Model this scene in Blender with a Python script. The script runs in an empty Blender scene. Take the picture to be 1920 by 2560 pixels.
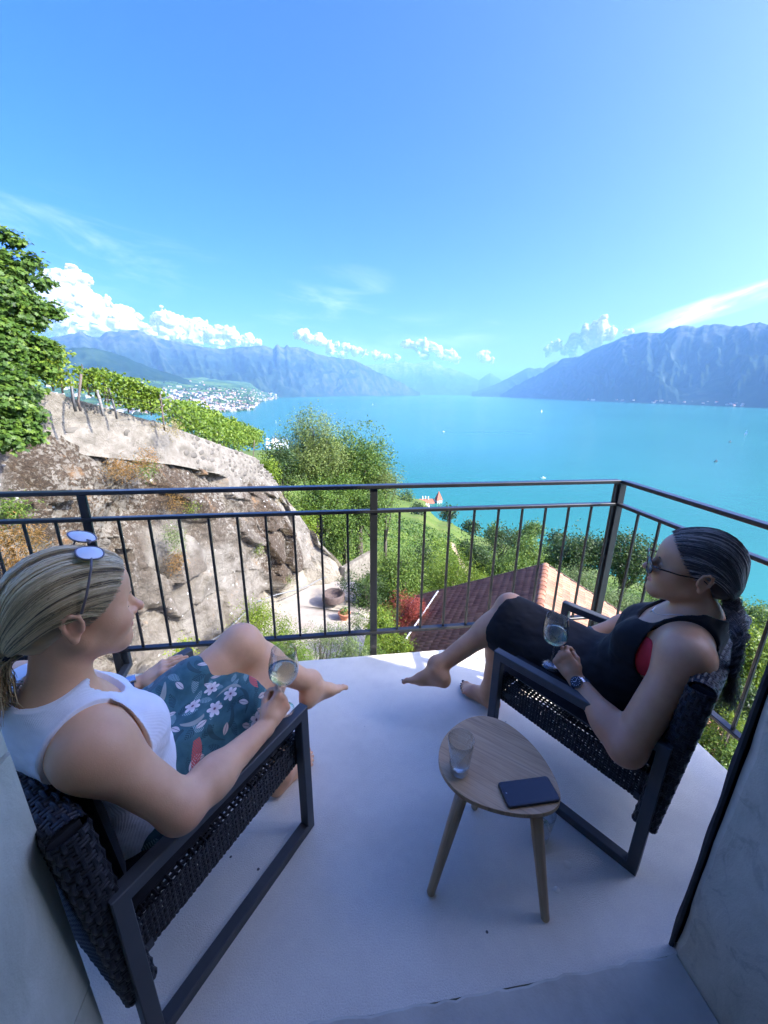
import bpy, bmesh, math, random
import numpy as np
from mathutils import Vector, Matrix
R = math.radians
SC = bpy.context.scene
COL = SC.collection
random.seed(7)
RNG = np.random.default_rng(11)

# ------------------------------------------------------------------ camera
EYE = Vector((0.0, 0.0, 1.5))
PITCH, ROLL, FPX = R(17.1), R(-0.6), 980.0
fw = Vector((0, math.cos(PITCH), -math.sin(PITCH)))
up0 = Vector((0, math.sin(PITCH), math.cos(PITCH)))
rt0 = Vector((1, 0, 0))
cx = rt0 * math.cos(ROLL) - up0 * math.sin(ROLL)
cy = rt0 * math.sin(ROLL) + up0 * math.cos(ROLL)
cam_d = bpy.data.cameras.new('camera')
cam = bpy.data.objects.new('camera', cam_d)
COL.objects.link(cam)
cam.matrix_world = Matrix(((cx.x, cy.x, -fw.x, EYE.x), (cx.y, cy.y, -fw.y, EYE.y), (cx.z, cy.z, -fw.z, EYE.z), (0, 0, 0, 1)))
cam_d.sensor_fit = 'HORIZONTAL'
cam_d.sensor_width = 36.0
cam_d.lens = 36.0 * FPX / 1920.0
cam_d.clip_start = 0.02
cam_d.clip_end = 200000.0
SC.camera = cam

# ------------------------------------------------------------------ light
SUN_AZ, SUN_EL = R(111.0), R(37.0)          # azimuth clockwise from +Y
sun_dir = Vector((math.sin(SUN_AZ) * math.cos(SUN_EL), math.cos(SUN_AZ) * math.cos(SUN_EL), math.sin(SUN_EL)))
sun_d = bpy.data.lights.new('sun', 'SUN')
sun_d.energy = 2.6
sun_d.angle = R(0.5)
sun_d.color = (1.0, 0.93, 0.82)
sun = bpy.data.objects.new('sun', sun_d)
COL.objects.link(sun)
sun.rotation_euler = sun_dir.to_track_quat('Z', 'Y').to_euler()
sun.location = (30, -20, 40)

world = bpy.data.worlds.new('World')
SC.world = world
world.use_nodes = True
wn, wl = world.node_tree.nodes, world.node_tree.links
wn.clear()
w_out = wn.new('ShaderNodeOutputWorld')
w_bg = wn.new('ShaderNodeBackground')
w_sky = wn.new('ShaderNodeTexSky')
w_sky.sky_type = 'NISHITA'
w_sky.sun_disc = False
w_sky.sun_elevation = SUN_EL
w_sky.sun_rotation = SUN_AZ
w_sky.altitude = 500
w_sky.air_density = 0.7
w_sky.dust_density = 8.5
w_sky.ozone_density = 9.0
w_bg.inputs['Strength'].default_value = 0.15
wl.new(w_bg.outputs[0], w_out.inputs[0])

SC.view_settings.view_transform = 'Standard'
SC.view_settings.look = 'None'
SC.view_settings.exposure = 2.24
SC.view_settings.gamma = 1.0
SC.view_settings.use_curve_mapping = False
SC.render.engine = 'CYCLES'
cy_ = SC.cycles
cy_.max_bounces = 10
cy_.diffuse_bounces = 4
cy_.glossy_bounces = 4
cy_.transmission_bounces = 10
cy_.transparent_max_bounces = 16
cy_.volume_bounces = 1
cy_.caustics_reflective = False
cy_.caustics_refractive = False
cy_.use_denoising = True

# high cirrus and a short contrail are part of the sky itself
def w_node(t, **kw):
    n = wn.new(t)
    for k, v in kw.items():
        setattr(n, k, v)
    return n
def w_math(op, a, b=None, c=None, clamp=False):
    n = wn.new('ShaderNodeMath'); n.operation = op; n.use_clamp = clamp
    for i, s in enumerate((a, b, c)):
        if s is None: continue
        if isinstance(s, (int, float)): n.inputs[i].default_value = s
        else: wl.new(s, n.inputs[i])
    return n.outputs[0]
w_tc = w_node('ShaderNodeTexCoord')
w_sep = w_node('ShaderNodeSeparateXYZ')
wl.new(w_tc.outputs['Generated'], w_sep.inputs[0])
w_az = w_math('ARCTAN2', w_sep.outputs[0], w_sep.outputs[1])
w_el = w_math('ARCSINE', w_sep.outputs[2])
def w_cirrus(scale_az, scale_el, tilt, seed, lo, hi):
    cmb = w_node('ShaderNodeCombineXYZ')
    wl.new(w_math('MULTIPLY', w_az, scale_az), cmb.inputs[0])
    wl.new(w_math('MULTIPLY', w_math('ADD', w_el, w_math('MULTIPLY', w_az, tilt)), scale_el), cmb.inputs[1])
    cmb.inputs[2].default_value = seed
    nz = w_node('ShaderNodeTexNoise')
    nz.inputs['Scale'].default_value = 1.0
    nz.inputs['Detail'].default_value = 7.0
    nz.inputs['Roughness'].default_value = 0.62
    nz.inputs['Distortion'].default_value = 0.6
    wl.new(cmb.outputs[0], nz.inputs['Vector'])
    mr = w_node('ShaderNodeMapRange')
    mr.interpolation_type = 'SMOOTHSTEP'
    mr.inputs['From Min'].default_value = lo
    mr.inputs['From Max'].default_value = hi
    wl.new(nz.outputs[0], mr.inputs['Value'])
    return mr.outputs[0]
def w_blob(az, el, ra, re, tilt=0.0):
    """soft elliptical patch of sky, angles in degrees"""
    da = w_math('SUBTRACT', w_az, R(az)); de = w_math('SUBTRACT', w_el, R(el))
    de = w_math('SUBTRACT', de, w_math('MULTIPLY', da, tilt))
    q = w_math('ADD', w_math('POWER', w_math('DIVIDE', da, R(ra)), 2.0), w_math('POWER', w_math('DIVIDE', de, R(re)), 2.0))
    return w_math('SUBTRACT', 1.0, q, clamp=True)
c_sum = w_math('MULTIPLY', w_cirrus(4.0, 18.0, 0.12, 3.1, 0.42, 0.80), 0.13)
mask = None
for b in ((-33, 14, 16, 5, .0), (-10, 10.5, 12, 4.2, .2), (-47, 30, 10, 12, 0), (4, 7.0, 16, 3.0, .1)):
    m_ = w_blob(*b)
    mask = m_ if mask is None else w_math('MAXIMUM', mask, m_)
c_sum = w_math('MULTIPLY', c_sum, mask)
streak = w_math('MULTIPLY', w_blob(37.5, 8.9, 9.0, 1.25, 0.26), w_math('ADD', 0.12, w_cirrus(9.0, 46.0, -0.26, 8.7, 0.36, 0.72)))
c_sum = w_math('MAXIMUM', c_sum, w_math('MULTIPLY', streak, 0.36, clamp=True))
trail = w_math('MULTIPLY', w_blob(-37.9, 36.6, 0.28, 2.3, 0.0), 0.35)
c_sum = w_math('MAXIMUM', c_sum, trail)
w_mix = w_node('ShaderNodeMix', data_type='RGBA')
wl.new(c_sum, w_mix.inputs['Factor'])
w_hsv = w_node('ShaderNodeHueSaturation')
w_hsv.inputs['Hue'].default_value = 0.518
w_hsv.inputs['Saturation'].default_value = 1.235
w_hsv.inputs['Value'].default_value = 1.0
wl.new(w_sky.outputs[0], w_hsv.inputs['Color'])
wl.new(w_hsv.outputs[0], w_mix.inputs['A'])
w_mix.inputs['B'].default_value = (6.4, 6.6, 6.9, 1)
wl.new(w_mix.outputs['Result'], w_bg.inputs['Color'])

# ------------------------------------------------------------------ helpers
def pray(u, v):
    a, b = (u - 960) / FPX, -(v - 1280) / FPX
    return fw + cx * a + cy * b
def at_z(u, v, z):
    d = pray(u, v); return EYE + d * ((z - EYE.z) / d.z)
def at_d(u, v, dist):
    d = pray(u, v); return EYE + d * (dist / math.hypot(d.x, d.y))
def azel(u, v):
    d = pray(u, v); return math.atan2(d.x, d.y), math.atan2(d.z, math.hypot(d.x, d.y))

def tag(o, label=None, cat=None, group=None, kind=None):
    if label: o['label'] = label
    if cat: o['category'] = cat
    if group: o['group'] = group
    if kind: o['kind'] = kind
    return o
def empty(name, loc=(0, 0, 0), rotz=0.0, label=None, cat=None, group=None, kind=None):
    o = bpy.data.objects.new(name, None)
    COL.objects.link(o)
    o.location = loc
    o.rotation_euler = (0, 0, rotz)
    o.empty_display_size = 0.1
    return tag(o, label, cat, group, kind)
def link(name, me, parent=None):
    o = bpy.data.objects.new(name, me)
    COL.objects.link(o)
    if parent is not None: o.parent = parent
    return o
def copy_tree(o, parent=None):
    c = o.copy(); COL.objects.link(c); c.parent = parent
    for ch in list(o.children): copy_tree(ch, c)
    return c
def np_mesh(name, V, F, mats, smooth=True, mi=None, attrs=None):
    """V (n,3), F list of arrays (m,3|4) or one array"""
    V = np.asarray(V, np.float32)
    Fs = F if isinstance(F, (list, tuple)) else [F]
    Fs = [np.asarray(f, np.int32) for f in Fs if len(f)]
    me = bpy.data.meshes.new(name)
    me.vertices.add(len(V))
    me.vertices.foreach_set('co', V.ravel())
    nl = sum(f.size for f in Fs); npoly = sum(len(f) for f in Fs)
    me.loops.add(nl)
    me.loops.foreach_set('vertex_index', np.concatenate([f.ravel() for f in Fs]))
    me.polygons.add(npoly)
    tot = np.concatenate([np.full(len(f), f.shape[1], np.int32) for f in Fs])
    st = np.concatenate([[0], np.cumsum(tot)[:-1]]).astype(np.int32)
    me.polygons.foreach_set('loop_start', st)
    me.polygons.foreach_set('loop_total', tot)
    me.polygons.foreach_set('use_smooth', np.full(npoly, bool(smooth)))
    for m in (mats if isinstance(mats, (list, tuple)) else [mats]): me.materials.append(m)
    if mi is not None: me.polygons.foreach_set('material_index', np.asarray(mi, np.int32))
    for k, a in (attrs or {}).items():
        a = np.asarray(a, np.float32)
        if a.ndim == 1:
            t = me.attributes.new(k, 'FLOAT', 'POINT'); t.data.foreach_set('value', a)
        elif a.shape[1] == 3:
            t = me.attributes.new(k, 'FLOAT_VECTOR', 'POINT'); t.data.foreach_set('vector', a.ravel())
        else:
            t = me.attributes.new(k, 'FLOAT_COLOR', 'POINT'); t.data.foreach_set('color', a.ravel())
    me.update(calc_edges=True)
    me.validate()
    return me

class MB:
    """collects boxes, bars, tubes and lathes, then links them as one mesh object"""
    def __init__(s): s.V, s.F, s.S, s.n = [], [], [], 0
    def add(s, V, F, smooth=False):
        for f in F: s.F.append(tuple(i + s.n for i in f)); s.S.append(smooth)
        s.V.extend([tuple(v) for v in V]); s.n += len(V)
        return s
    def frame(s, c, ax, ay, az, sx, sy, sz, ch=0.0):
        """box centred at c with half axes; ch chamfers the long edges (about ax)"""
        c, ax, ay, az = Vector(c), Vector(ax).normalized(), Vector(ay).normalized(), Vector(az).normalized()
        hx, hy, hz = sx / 2, sy / 2, sz / 2
        if ch <= 0:
            prof = [(-hy, -hz), (hy, -hz), (hy, hz), (-hy, hz)]
        else:
            prof = [(-hy + ch, -hz), (hy - ch, -hz), (hy, -hz + ch), (hy, hz - ch), (hy - ch, hz), (-hy + ch, hz), (-hy, hz - ch), (-hy, -hz + ch)]
        n = len(prof)
        V = [c + ax * x + ay * a + az * b for x in (-hx, hx) for a, b in prof]
        F = [(i, (i + 1) % n, n + (i + 1) % n, n + i) for i in range(n)]
        F += [tuple(range(n - 1, -1, -1)), tuple(range(n, 2 * n))]
        return s.add(V, F)
    def box(s, c, size, rz=0.0, ch=0.0):
        m = Matrix.Rotation(rz, 3, 'Z')
        return s.frame(c, m @ Vector((1, 0, 0)), m @ Vector((0, 1, 0)), (0, 0, 1), *size, ch=ch)
    def bar(s, p0, p1, w, h, up=(0, 0, 1), ch=0.0):
        p0, p1 = Vector(p0), Vector(p1)
        ax = (p1 - p0).normalized(); ay = Vector(up).cross(ax)
        if ay.length < 1e-4: ay = Vector((0, 1, 0)).cross(ax)
        ay.normalize(); az = ax.cross(ay)
        return s.frame((p0 + p1) / 2, ax, ay, az, (p1 - p0).length, w, h, ch)
    def tube(s, pts, r, n=8, cap=True, closed=False, smooth=True):
        pts = [Vector(p) for p in pts]
        rs = r if isinstance(r, (list, tuple)) else [r] * len(pts)
        V = []; k = len(pts); pa = None
        for i, p in enumerate(pts):
            if closed: t = pts[(i + 1) % k] - pts[i - 1]
            else: t = pts[min(i + 1, k - 1)] - pts[max(i - 1, 0)]
            t.normalize()
            if pa is None:
                pa = t.orthogonal().normalized()
            pa = (pa - t * pa.dot(t))
            if pa.length < 1e-6: pa = t.orthogonal()
            pa.normalize(); pb = t.cross(pa)
            for j in range(n):
                a = 2 * math.pi * j / n
                V.append(p + (pa * math.cos(a) + pb * math.sin(a)) * rs[i])
        F = []
        for i in range(k if closed else k - 1):
            for j in range(n):
                a, b = i * n + j, i * n + (j + 1) % n
                c, d = ((i + 1) % k) * n + (j + 1) % n, ((i + 1) % k) * n + j
                F.append((a, b, c, d))
        s.add(V, F, smooth)
        if cap and not closed:
            s.add([], [])
            b0 = s.n - len(V)
            s.F.append(tuple(b0 + j for j in range(n - 1, -1, -1))); s.S.append(False)
            s.F.append(tuple(b0 + (k - 1) * n + j for j in range(n))); s.S.append(False)
        return s
    def lathe(s, prof, n=24, c=(0, 0, 0), smooth=True, rfun=None):
        c = Vector(c); V = []
        for r, z in prof:
            for j in range(n):
                a = 2 * math.pi * j / n
                rr = r if rfun is None else rfun(r, z, a)
                V.append(c + Vector((rr * math.cos(a), rr * math.sin(a), z)))
        F = []
        for i in range(len(prof) - 1):
            for j in range(n):
                F.append((i * n + j, i * n + (j + 1) % n, (i + 1) * n + (j + 1) % n, (i + 1) * n + j))
        return s.add(V, F, smooth)
    def mesh(s, name, m):
        me = bpy.data.meshes.new(name)
        me.from_pydata([tuple(v) for v in s.V], [], s.F)
        me.polygons.foreach_set('use_smooth', s.S)
        for mm in (m if isinstance(m, (list, tuple)) else [m]): me.materials.append(mm)
        me.update()
        return me
    def build(s, name, m, parent=None):
        return link(name, s.mesh(name, m), parent)

# numpy value noise ---------------------------------------------------
def _hash(ix, iy, iz, seed):
    h = (ix.astype(np.int64) * 374761393 + iy.astype(np.int64) * 668265263 + iz.astype(np.int64) * 2147483647 + seed * 1274126177) & 0xffffffff
    h = ((h ^ (h >> 13)) * 1274126177) & 0xffffffff
    h = ((h ^ (h >> 16)) * 2246822519) & 0xffffffff
    return ((h ^ (h >> 15)) & 0xffffff) / float(0xffffff)
def vnoise(x, y, z=None, seed=0):
    x = np.asarray(x, float); y = np.asarray(y, float)
    z = np.zeros_like(x) if z is None else np.asarray(z, float)
    ix, iy, iz = np.floor(x), np.floor(y), np.floor(z)
    fx, fy, fz = x - ix, y - iy, z - iz
    fx, fy, fz = [f * f * (3 - 2 * f) for f in (fx, fy, fz)]
    r = 0
    for dx in (0, 1):
        for dy in (0, 1):
            for dz in (0, 1):
                w = (fx if dx else 1 - fx) * (fy if dy else 1 - fy) * (fz if dz else 1 - fz)
                r = r + w * _hash(ix + dx, iy + dy, iz + dz, seed)
    return r
def fbm(x, y, z=None, octs=5, seed=0, gain=0.5, ridged=False):
    a, s, f, t = 1.0, 0, 1.0, 0
    for o in range(octs):
        n = vnoise(np.asarray(x) * f, np.asarray(y) * f, None if z is None else np.asarray(z) * f, seed + o * 17)
        if ridged: n = 1 - np.abs(2 * n - 1)
        s = s + a * n; t += a; a *= gain; f *= 2.03
    return s / t

# ------------------------------------------------------------------ materials
class NT:
    def __init__(s, name):
        s.m = bpy.data.materials.new(name); s.m.use_nodes = True
        s.n, s.l = s.m.node_tree.nodes, s.m.node_tree.links
        s.b = s.n['Principled BSDF']; s.out = s.n['Material Output']
    def _set(s, sock, v):
        if v is None: return
        if isinstance(v, bpy.types.NodeSocket): s.l.new(v, sock)
        elif isinstance(v, (tuple, list)):
            v = tuple(v)
            if sock.type == 'RGBA' and len(v) == 3: v = v + (1,)
            sock.default_value = v
        else: sock.default_value = v
    def p(s, **kw):
        for k, v in kw.items(): s._set(s.b.inputs[k.replace('_', ' ')], v)
        return s
    def coord(s, kind='Object'): return s.n.new('ShaderNodeTexCoord').outputs[kind]
    def attr(s, name, out='Fac'):
        a = s.n.new('ShaderNodeAttribute'); a.attribute_name = name; return a.outputs[out]
    def map(s, vec, scale=(1, 1, 1), rot=(0, 0, 0), loc=(0, 0, 0)):
        a = s.n.new('ShaderNodeMapping'); s._set(a.inputs['Vector'], vec)
        a.inputs['Scale'].default_value = scale; a.inputs['Rotation'].default_value = rot; a.inputs['Location'].default_value = loc
        return a.outputs[0]
    def noise(s, vec, scale, detail=4, rough=0.55, dist=0.0, out=0):
        a = s.n.new('ShaderNodeTexNoise'); s._set(a.inputs['Vector'], vec)
        a.inputs['Scale'].default_value = scale; a.inputs['Detail'].default_value = detail
        a.inputs['Roughness'].default_value = rough; a.inputs['Distortion'].default_value = dist
        return a.outputs[out]
    def voro(s, vec, scale, feature='F1', out='Distance', rnd=1.0):
        a = s.n.new('ShaderNodeTexVoronoi'); a.feature = feature; s._set(a.inputs['Vector'], vec)
        a.inputs['Scale'].default_value = scale; a.inputs['Randomness'].default_value = rnd
        return a.outputs[out]
    def wave(s, vec, scale, dist=2, detail=2, dscale=1.0, kind='BANDS', direction='X'):
        a = s.n.new('ShaderNodeTexWave'); a.wave_type = kind; s._set(a.inputs['Vector'], vec)
        if kind == 'BANDS': a.bands_direction = direction
        a.inputs['Scale'].default_value = scale; a.inputs['Distortion'].default_value = dist
        a.inputs['Detail'].default_value = detail; a.inputs['Detail Scale'].default_value = dscale
        return a.outputs['Fac']
    def ramp(s, fac, stops, interp='LINEAR'):
        a = s.n.new('ShaderNodeValToRGB'); s._set(a.inputs[0], fac); cr = a.color_ramp; cr.interpolation = interp
        while len(cr.elements) < len(stops): cr.elements.new(0.5)
        for e, (pos, c) in zip(cr.elements, stops):
            e.position = pos; e.color = (c, c, c, 1) if isinstance(c, (int, float)) else tuple(c) + (1,)
        return a.outputs[0]
    def mix(s, fac, a, b, mode='MIX'):
        n = s.n.new('ShaderNodeMix'); n.data_type = 'RGBA'; n.blend_type = mode
        s._set(n.inputs['Factor'], fac); s._set(n.inputs['A'], a); s._set(n.inputs['B'], b)
        return n.outputs['Result']
    def math(s, op, a, b=None, c=None, clamp=False):
        n = s.n.new('ShaderNodeMath'); n.operation = op; n.use_clamp = clamp
        for i, v in enumerate((a, b, c)): s._set(n.inputs[i], v)
        return n.outputs[0]
    def vmath(s, op, a, b=None, out=0):
        n = s.n.new('ShaderNodeVectorMath'); n.operation = op
        s._set(n.inputs[0], a); s._set(n.inputs[1], b)
        return n.outputs[out]
    def sep(s, v):
        n = s.n.new('ShaderNodeSeparateXYZ'); s._set(n.inputs[0], v); return n.outputs
    def comb(s, x=0, y=0, z=0):
        n = s.n.new('ShaderNodeCombineXYZ')
        for i, v in enumerate((x, y, z)): s._set(n.inputs[i], v)
        return n.outputs[0]
    def rng(s, v, a, b, c=0.0, d=1.0, smooth=False):
        n = s.n.new('ShaderNodeMapRange'); n.interpolation_type = 'SMOOTHSTEP' if smooth else 'LINEAR'
        for k, x in zip(('Value', 'From Min', 'From Max', 'To Min', 'To Max'), (v, a, b, c, d)): s._set(n.inputs[k], x)
        return n.outputs[0]
    def bump(s, h, strength=0.3, dist=0.01, normal=None):
        n = s.n.new('ShaderNodeBump'); s._set(n.inputs['Height'], h)
        n.inputs['Strength'].default_value = strength; n.inputs['Distance'].default_value = dist
        if normal is not None: s._set(n.inputs['Normal'], normal)
        s.l.new(n.outputs[0], s.b.inputs['Normal'])
        return n.outputs[0]
    def geo(s, out): return s.n.new('ShaderNodeNewGeometry').outputs[out]
    def objrnd(s): return s.n.new('ShaderNodeObjectInfo').outputs['Random']

def plain(name, col, rough=0.5, var=0.12, scale=20.0, bump=0.0, bscale=60.0, metal=0.0, spec=0.5, **kw):
    t = NT(name); c = t.coord()
    nz = t.noise(c, scale, 5, 0.6)
    lo = tuple(max(0, x * (1 - var)) for x in col); hi = tuple(min(1, x * (1 + var)) for x in col)
    t.p(Base_Color=t.ramp(nz, [(0.3, lo), (0.7, hi)]), Roughness=rough, Metallic=metal, Specular_IOR_Level=spec, **kw)
    if bump: t.bump(t.noise(c, bscale, 4, 0.6), bump, 0.003)
    return t.m

def leaf_mat(name, dark, mid, light, trans=0.35, rough=0.5):
    """leaf colours vary per leaf through the 'rnd' attribute; thin leaves let light through"""
    t = NT(name); r = t.attr('rnd')
    col = t.ramp(r, [(0.0, dark), (0.5, mid), (1.0, light)])
    t.p(Base_Color=col, Roughness=rough, Specular_IOR_Level=0.35)
    tr = t.n.new('ShaderNodeBsdfTranslucent')
    t._set(tr.inputs['Color'], t.mix(0.5, col, t.ramp(r, [(0, tuple(x * 1.3 for x in mid)), (1, (light[0] * 1.3, light[1] * 1.3, light[2]))])))
    mx = t.n.new('ShaderNodeMixShader'); mx.inputs[0].default_value = trans
    t.l.new(t.b.outputs[0], mx.inputs[1]); t.l.new(tr.outputs[0], mx.inputs[2]); t.l.new(mx.outputs[0], t.out.inputs[0])
    return t.m

# ------------------------------------------------------------------ scattered leaves
def leaf_quads(P, N, size, aspect=0.6, rnd=None, curl=0.12):
    """one bent four-cornered leaf per point; returns verts, faces, rnd"""
    n = len(P); size = np.broadcast_to(np.asarray(size, float), (n,))[:, None]
    N = N / (np.linalg.norm(N, axis=1, keepdims=True) + 1e-9)
    ref = RNG.normal(size=(n, 3))
    T = np.cross(N, ref); T /= (np.linalg.norm(T, axis=1, keepdims=True) + 1e-9)
    B = np.cross(N, T)
    L, W = size * 0.5, size * 0.5 * aspect
    V = np.stack([P - T * L, P + B * W - N * size * curl, P + T * L, P - B * W - N * size * curl], 1).reshape(-1, 3)
    i = np.arange(n)[:, None] * 4
    F = np.concatenate([i + [0, 1, 2], i + [0, 2, 3]], 0)
    if rnd is None: rnd = RNG.random(n)
    return V, F, np.repeat(rnd, 4)
def blob_points(c, r, n, shell=0.45, squash=(1, 1, 1)):
    d = RNG.normal(size=(n, 3)); d /= np.linalg.norm(d, axis=1, keepdims=True)
    rad = (shell + (1 - shell) * RNG.random((n, 1)) ** 0.6)
    q = d * rad * np.asarray(squash)
    return np.asarray(c) + q * r, d
# ================================================================== smooth solid modelling (for bodies, clothes, clouds)
def nrm(v):
    v = np.asarray(v, float); return v / (np.linalg.norm(v) + 1e-12)
def A3(*v): return np.array(v, float)
def rc(a, b, ra, rb, k=0.03, op='u'):
    a, b = np.asarray(a, float), np.asarray(b, float)
    return dict(t='c', a=a, b=b, ra=ra, rb=rb, k=k, op=op, c=(a + b) / 2, r=np.linalg.norm(b - a) / 2 + max(ra, rb))
def sp(c, r, k=0.03, op='u'): return rc(c, np.asarray(c, float) + 1e-6, r, r, k, op)
def el(c, r, k=0.03, ax=None, op='u'):
    return dict(t='e', c=np.asarray(c, float), rad=np.asarray(r, float), ax=np.eye(3) if ax is None else np.asarray(ax, float), k=k, op=op, r=float(max(r)))
def prim_d(p, X):
    if p['t'] == 'c':
        ba = p['b'] - p['a']; pa = X - p['a']
        t = np.clip(pa @ ba / (ba @ ba + 1e-12), 0, 1)
        return np.linalg.norm(pa - t[:, None] * ba, axis=1) - (p['ra'] + (p['rb'] - p['ra']) * t)
    q = (X - p['c']) @ p['ax'].T
    k0 = np.linalg.norm(q / p['rad'], axis=1); k1 = np.linalg.norm(q / p['rad'] ** 2, axis=1) + 1e-9
    return k0 * (k0 - 1) / k1
def field(prims):
    def f(X, lo=None, hi=None):
        d = np.full(len(X), 0.30)
        for p in prims:
            if lo is not None:
                g = np.maximum(np.maximum(lo - p['c'], p['c'] - hi), 0)
                if math.sqrt(float(g @ g)) > p['r'] + 0.10: continue
            e = prim_d(p, X); k = p['k']
            if p['op'] == 'u':
                h = np.maximum(k - np.abs(d - e), 0) / k; d = np.minimum(d, e) - h * h * k * .25
            else:
                e = -e; h = np.maximum(k - np.abs(d - e), 0) / k; d = np.maximum(d, e) + h * h * k * .25
        return d
    return f
_C8 = np.array([(i, j, k) for i in (0, 1) for j in (0, 1) for k in (0, 1)])
_E12 = [(a, b) for a in range(8) for b in range(a + 1, 8) if np.abs(_C8[a] - _C8[b]).sum() == 1]
def surface_nets(F, lo, h):
    nx, ny, nz = F.shape
    S = F < 0
    m = np.zeros((nx - 1, ny - 1, nz - 1), np.int8)
    for i, j, k in _C8: m += S[i:nx - 1 + i, j:ny - 1 + j, k:nz - 1 + k]
    idx = np.argwhere((m > 0) & (m < 8))
    vals = np.stack([F[idx[:, 0] + i, idx[:, 1] + j, idx[:, 2] + k] for i, j, k in _C8], 1)
    acc = np.zeros((len(idx), 3)); cnt = np.zeros(len(idx))
    for a, b in _E12:
        va, vb = vals[:, a], vals[:, b]; cr = (va < 0) != (vb < 0)
        t = np.where(cr, va / np.where(cr, va - vb, 1), 0)
        acc += np.where(cr[:, None], _C8[a] + t[:, None] * (_C8[b] - _C8[a]), 0); cnt += cr
    V = lo + (idx + acc / cnt[:, None]) * h
    ids = np.full(m.shape, -1, np.int32); ids[tuple(idx.T)] = np.arange(len(idx))
    Q = []
    for ax in range(3):
        u, w = (ax + 1) % 3, (ax + 2) % 3
        sl0 = [slice(None)] * 3; sl1 = [slice(None)] * 3; sl0[ax] = slice(0, -1); sl1[ax] = slice(1, None)
        e = np.argwhere(S[tuple(sl0)] != S[tuple(sl1)])
        e = e[(e[:, u] > 0) & (e[:, w] > 0) & (e[:, u] < F.shape[u] - 1) & (e[:, w] < F.shape[w] - 1)]
        inside = S[tuple(e.T)]
        def c(du, dw):
            q = e.copy(); q[:, u] += du; q[:, w] += dw; return ids[tuple(q.T)]
        q = np.stack([c(-1, -1), c(0, -1), c(0, 0), c(-1, 0)], 1)
        q[~inside] = q[~inside][:, ::-1]
        Q.append(q[(q >= 0).all(1)])
    return V, np.concatenate(Q)
def mesh_field(f, lo, hi, h, B=8, slack=1.0):
    """f(X, lo, hi) -> signed distance; only blocks near the surface are sampled finely"""
    lo = np.asarray(lo, float); n = np.ceil((np.asarray(hi, float) - lo) / h / B).astype(int); bs = B * h
    bi = np.argwhere(np.ones(tuple(n), bool)); bc = lo + (bi + .5) * bs - h * .5
    d = f(bc, None, None)
    act = np.abs(d) < bs * .87 * slack + h
    F = np.repeat(np.repeat(np.repeat(d.reshape(tuple(n)).astype(np.float32), B, 0), B, 1), B, 2)
    g = np.stack(np.meshgrid(*[np.arange(B)] * 3, indexing='ij'), -1).reshape(-1, 3)
    ab = bi[act]; key = (ab // 4) @ np.array([10000, 100, 1]); o = np.argsort(key, kind='stable'); ab = ab[o]; key = key[o]
    cuts = np.concatenate([[0], np.flatnonzero(np.diff(key)) + 1, [len(ab)]])
    for s, e in zip(cuts[:-1], cuts[1:]):
        b = ab[s:e]; I = (b[:, None, :] * B + g[None]).reshape(-1, 3); X = lo + I * h
        F[tuple(I.T)] = f(X, X.min(0), X.max(0))
    return surface_nets(F, lo, h)
# ================================================================== LAKE, TERRAIN, MOUNTAINS
LAKE = -165.0
# --- lake
t = NT('lake_water')
c = t.coord()
big = t.noise(t.map(c, (1, 1, 1)), 0.0011, 4, 0.55, 0.5)
streak = t.noise(t.map(c, (0.35, 1.6, 1), (0, 0, 0.4)), 0.0035, 5, 0.6, 0.8)
col = t.mix(t.rng(big, 0.35, 0.65, smooth=True), (0.012, 0.118, 0.092), (0.016, 0.134, 0.102))
col = t.mix(t.math('MULTIPLY', t.rng(streak, 0.52, 0.7, smooth=True), 0.25), col, (0.018, 0.138, 0.106))
# shallow shelf along the near shore
pos = t.geo('Position')
dist = t.vmath('LENGTH', pos, out='Value')
col = t.mix(t.rng(dist, 430, 720, 0.55, 0.0, True), col, (0.03, 0.165, 0.145))
t.p(Base_Color=col, Roughness=0.20, IOR=1.33, Specular_IOR_Level=0.16)
rip = t.math('ADD', t.noise(t.map(c, (1, 2.2, 1), (0, 0, 0.5)), 0.25, 3, 0.6), t.math('MULTIPLY', t.noise(c, 0.03, 3, 0.6), 3.0))
t.bump(rip, 0.30, 0.6)
M_WATER = t.m
th = np.linspace(-math.pi * 0.75, math.pi * 0.75, 90)
rr = np.geomspace(60, 30000, 40)
TH, RR = np.meshgrid(th, rr)
V = np.stack([np.sin(TH) * RR, np.cos(TH) * RR, np.full_like(RR, LAKE)], -1).reshape(-1, 3)
i, j = np.meshgrid(np.arange(39), np.arange(89), indexing='ij')
q = (i * 90 + j).ravel()
F = np.stack([q, q + 1, q + 91, q + 90], 1)
lake = tag(link('lake', np_mesh('lake', V, F, M_WATER)), 'turquoise lake spreading from the near shore to the far mountains', 'lake', kind='structure')

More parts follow.
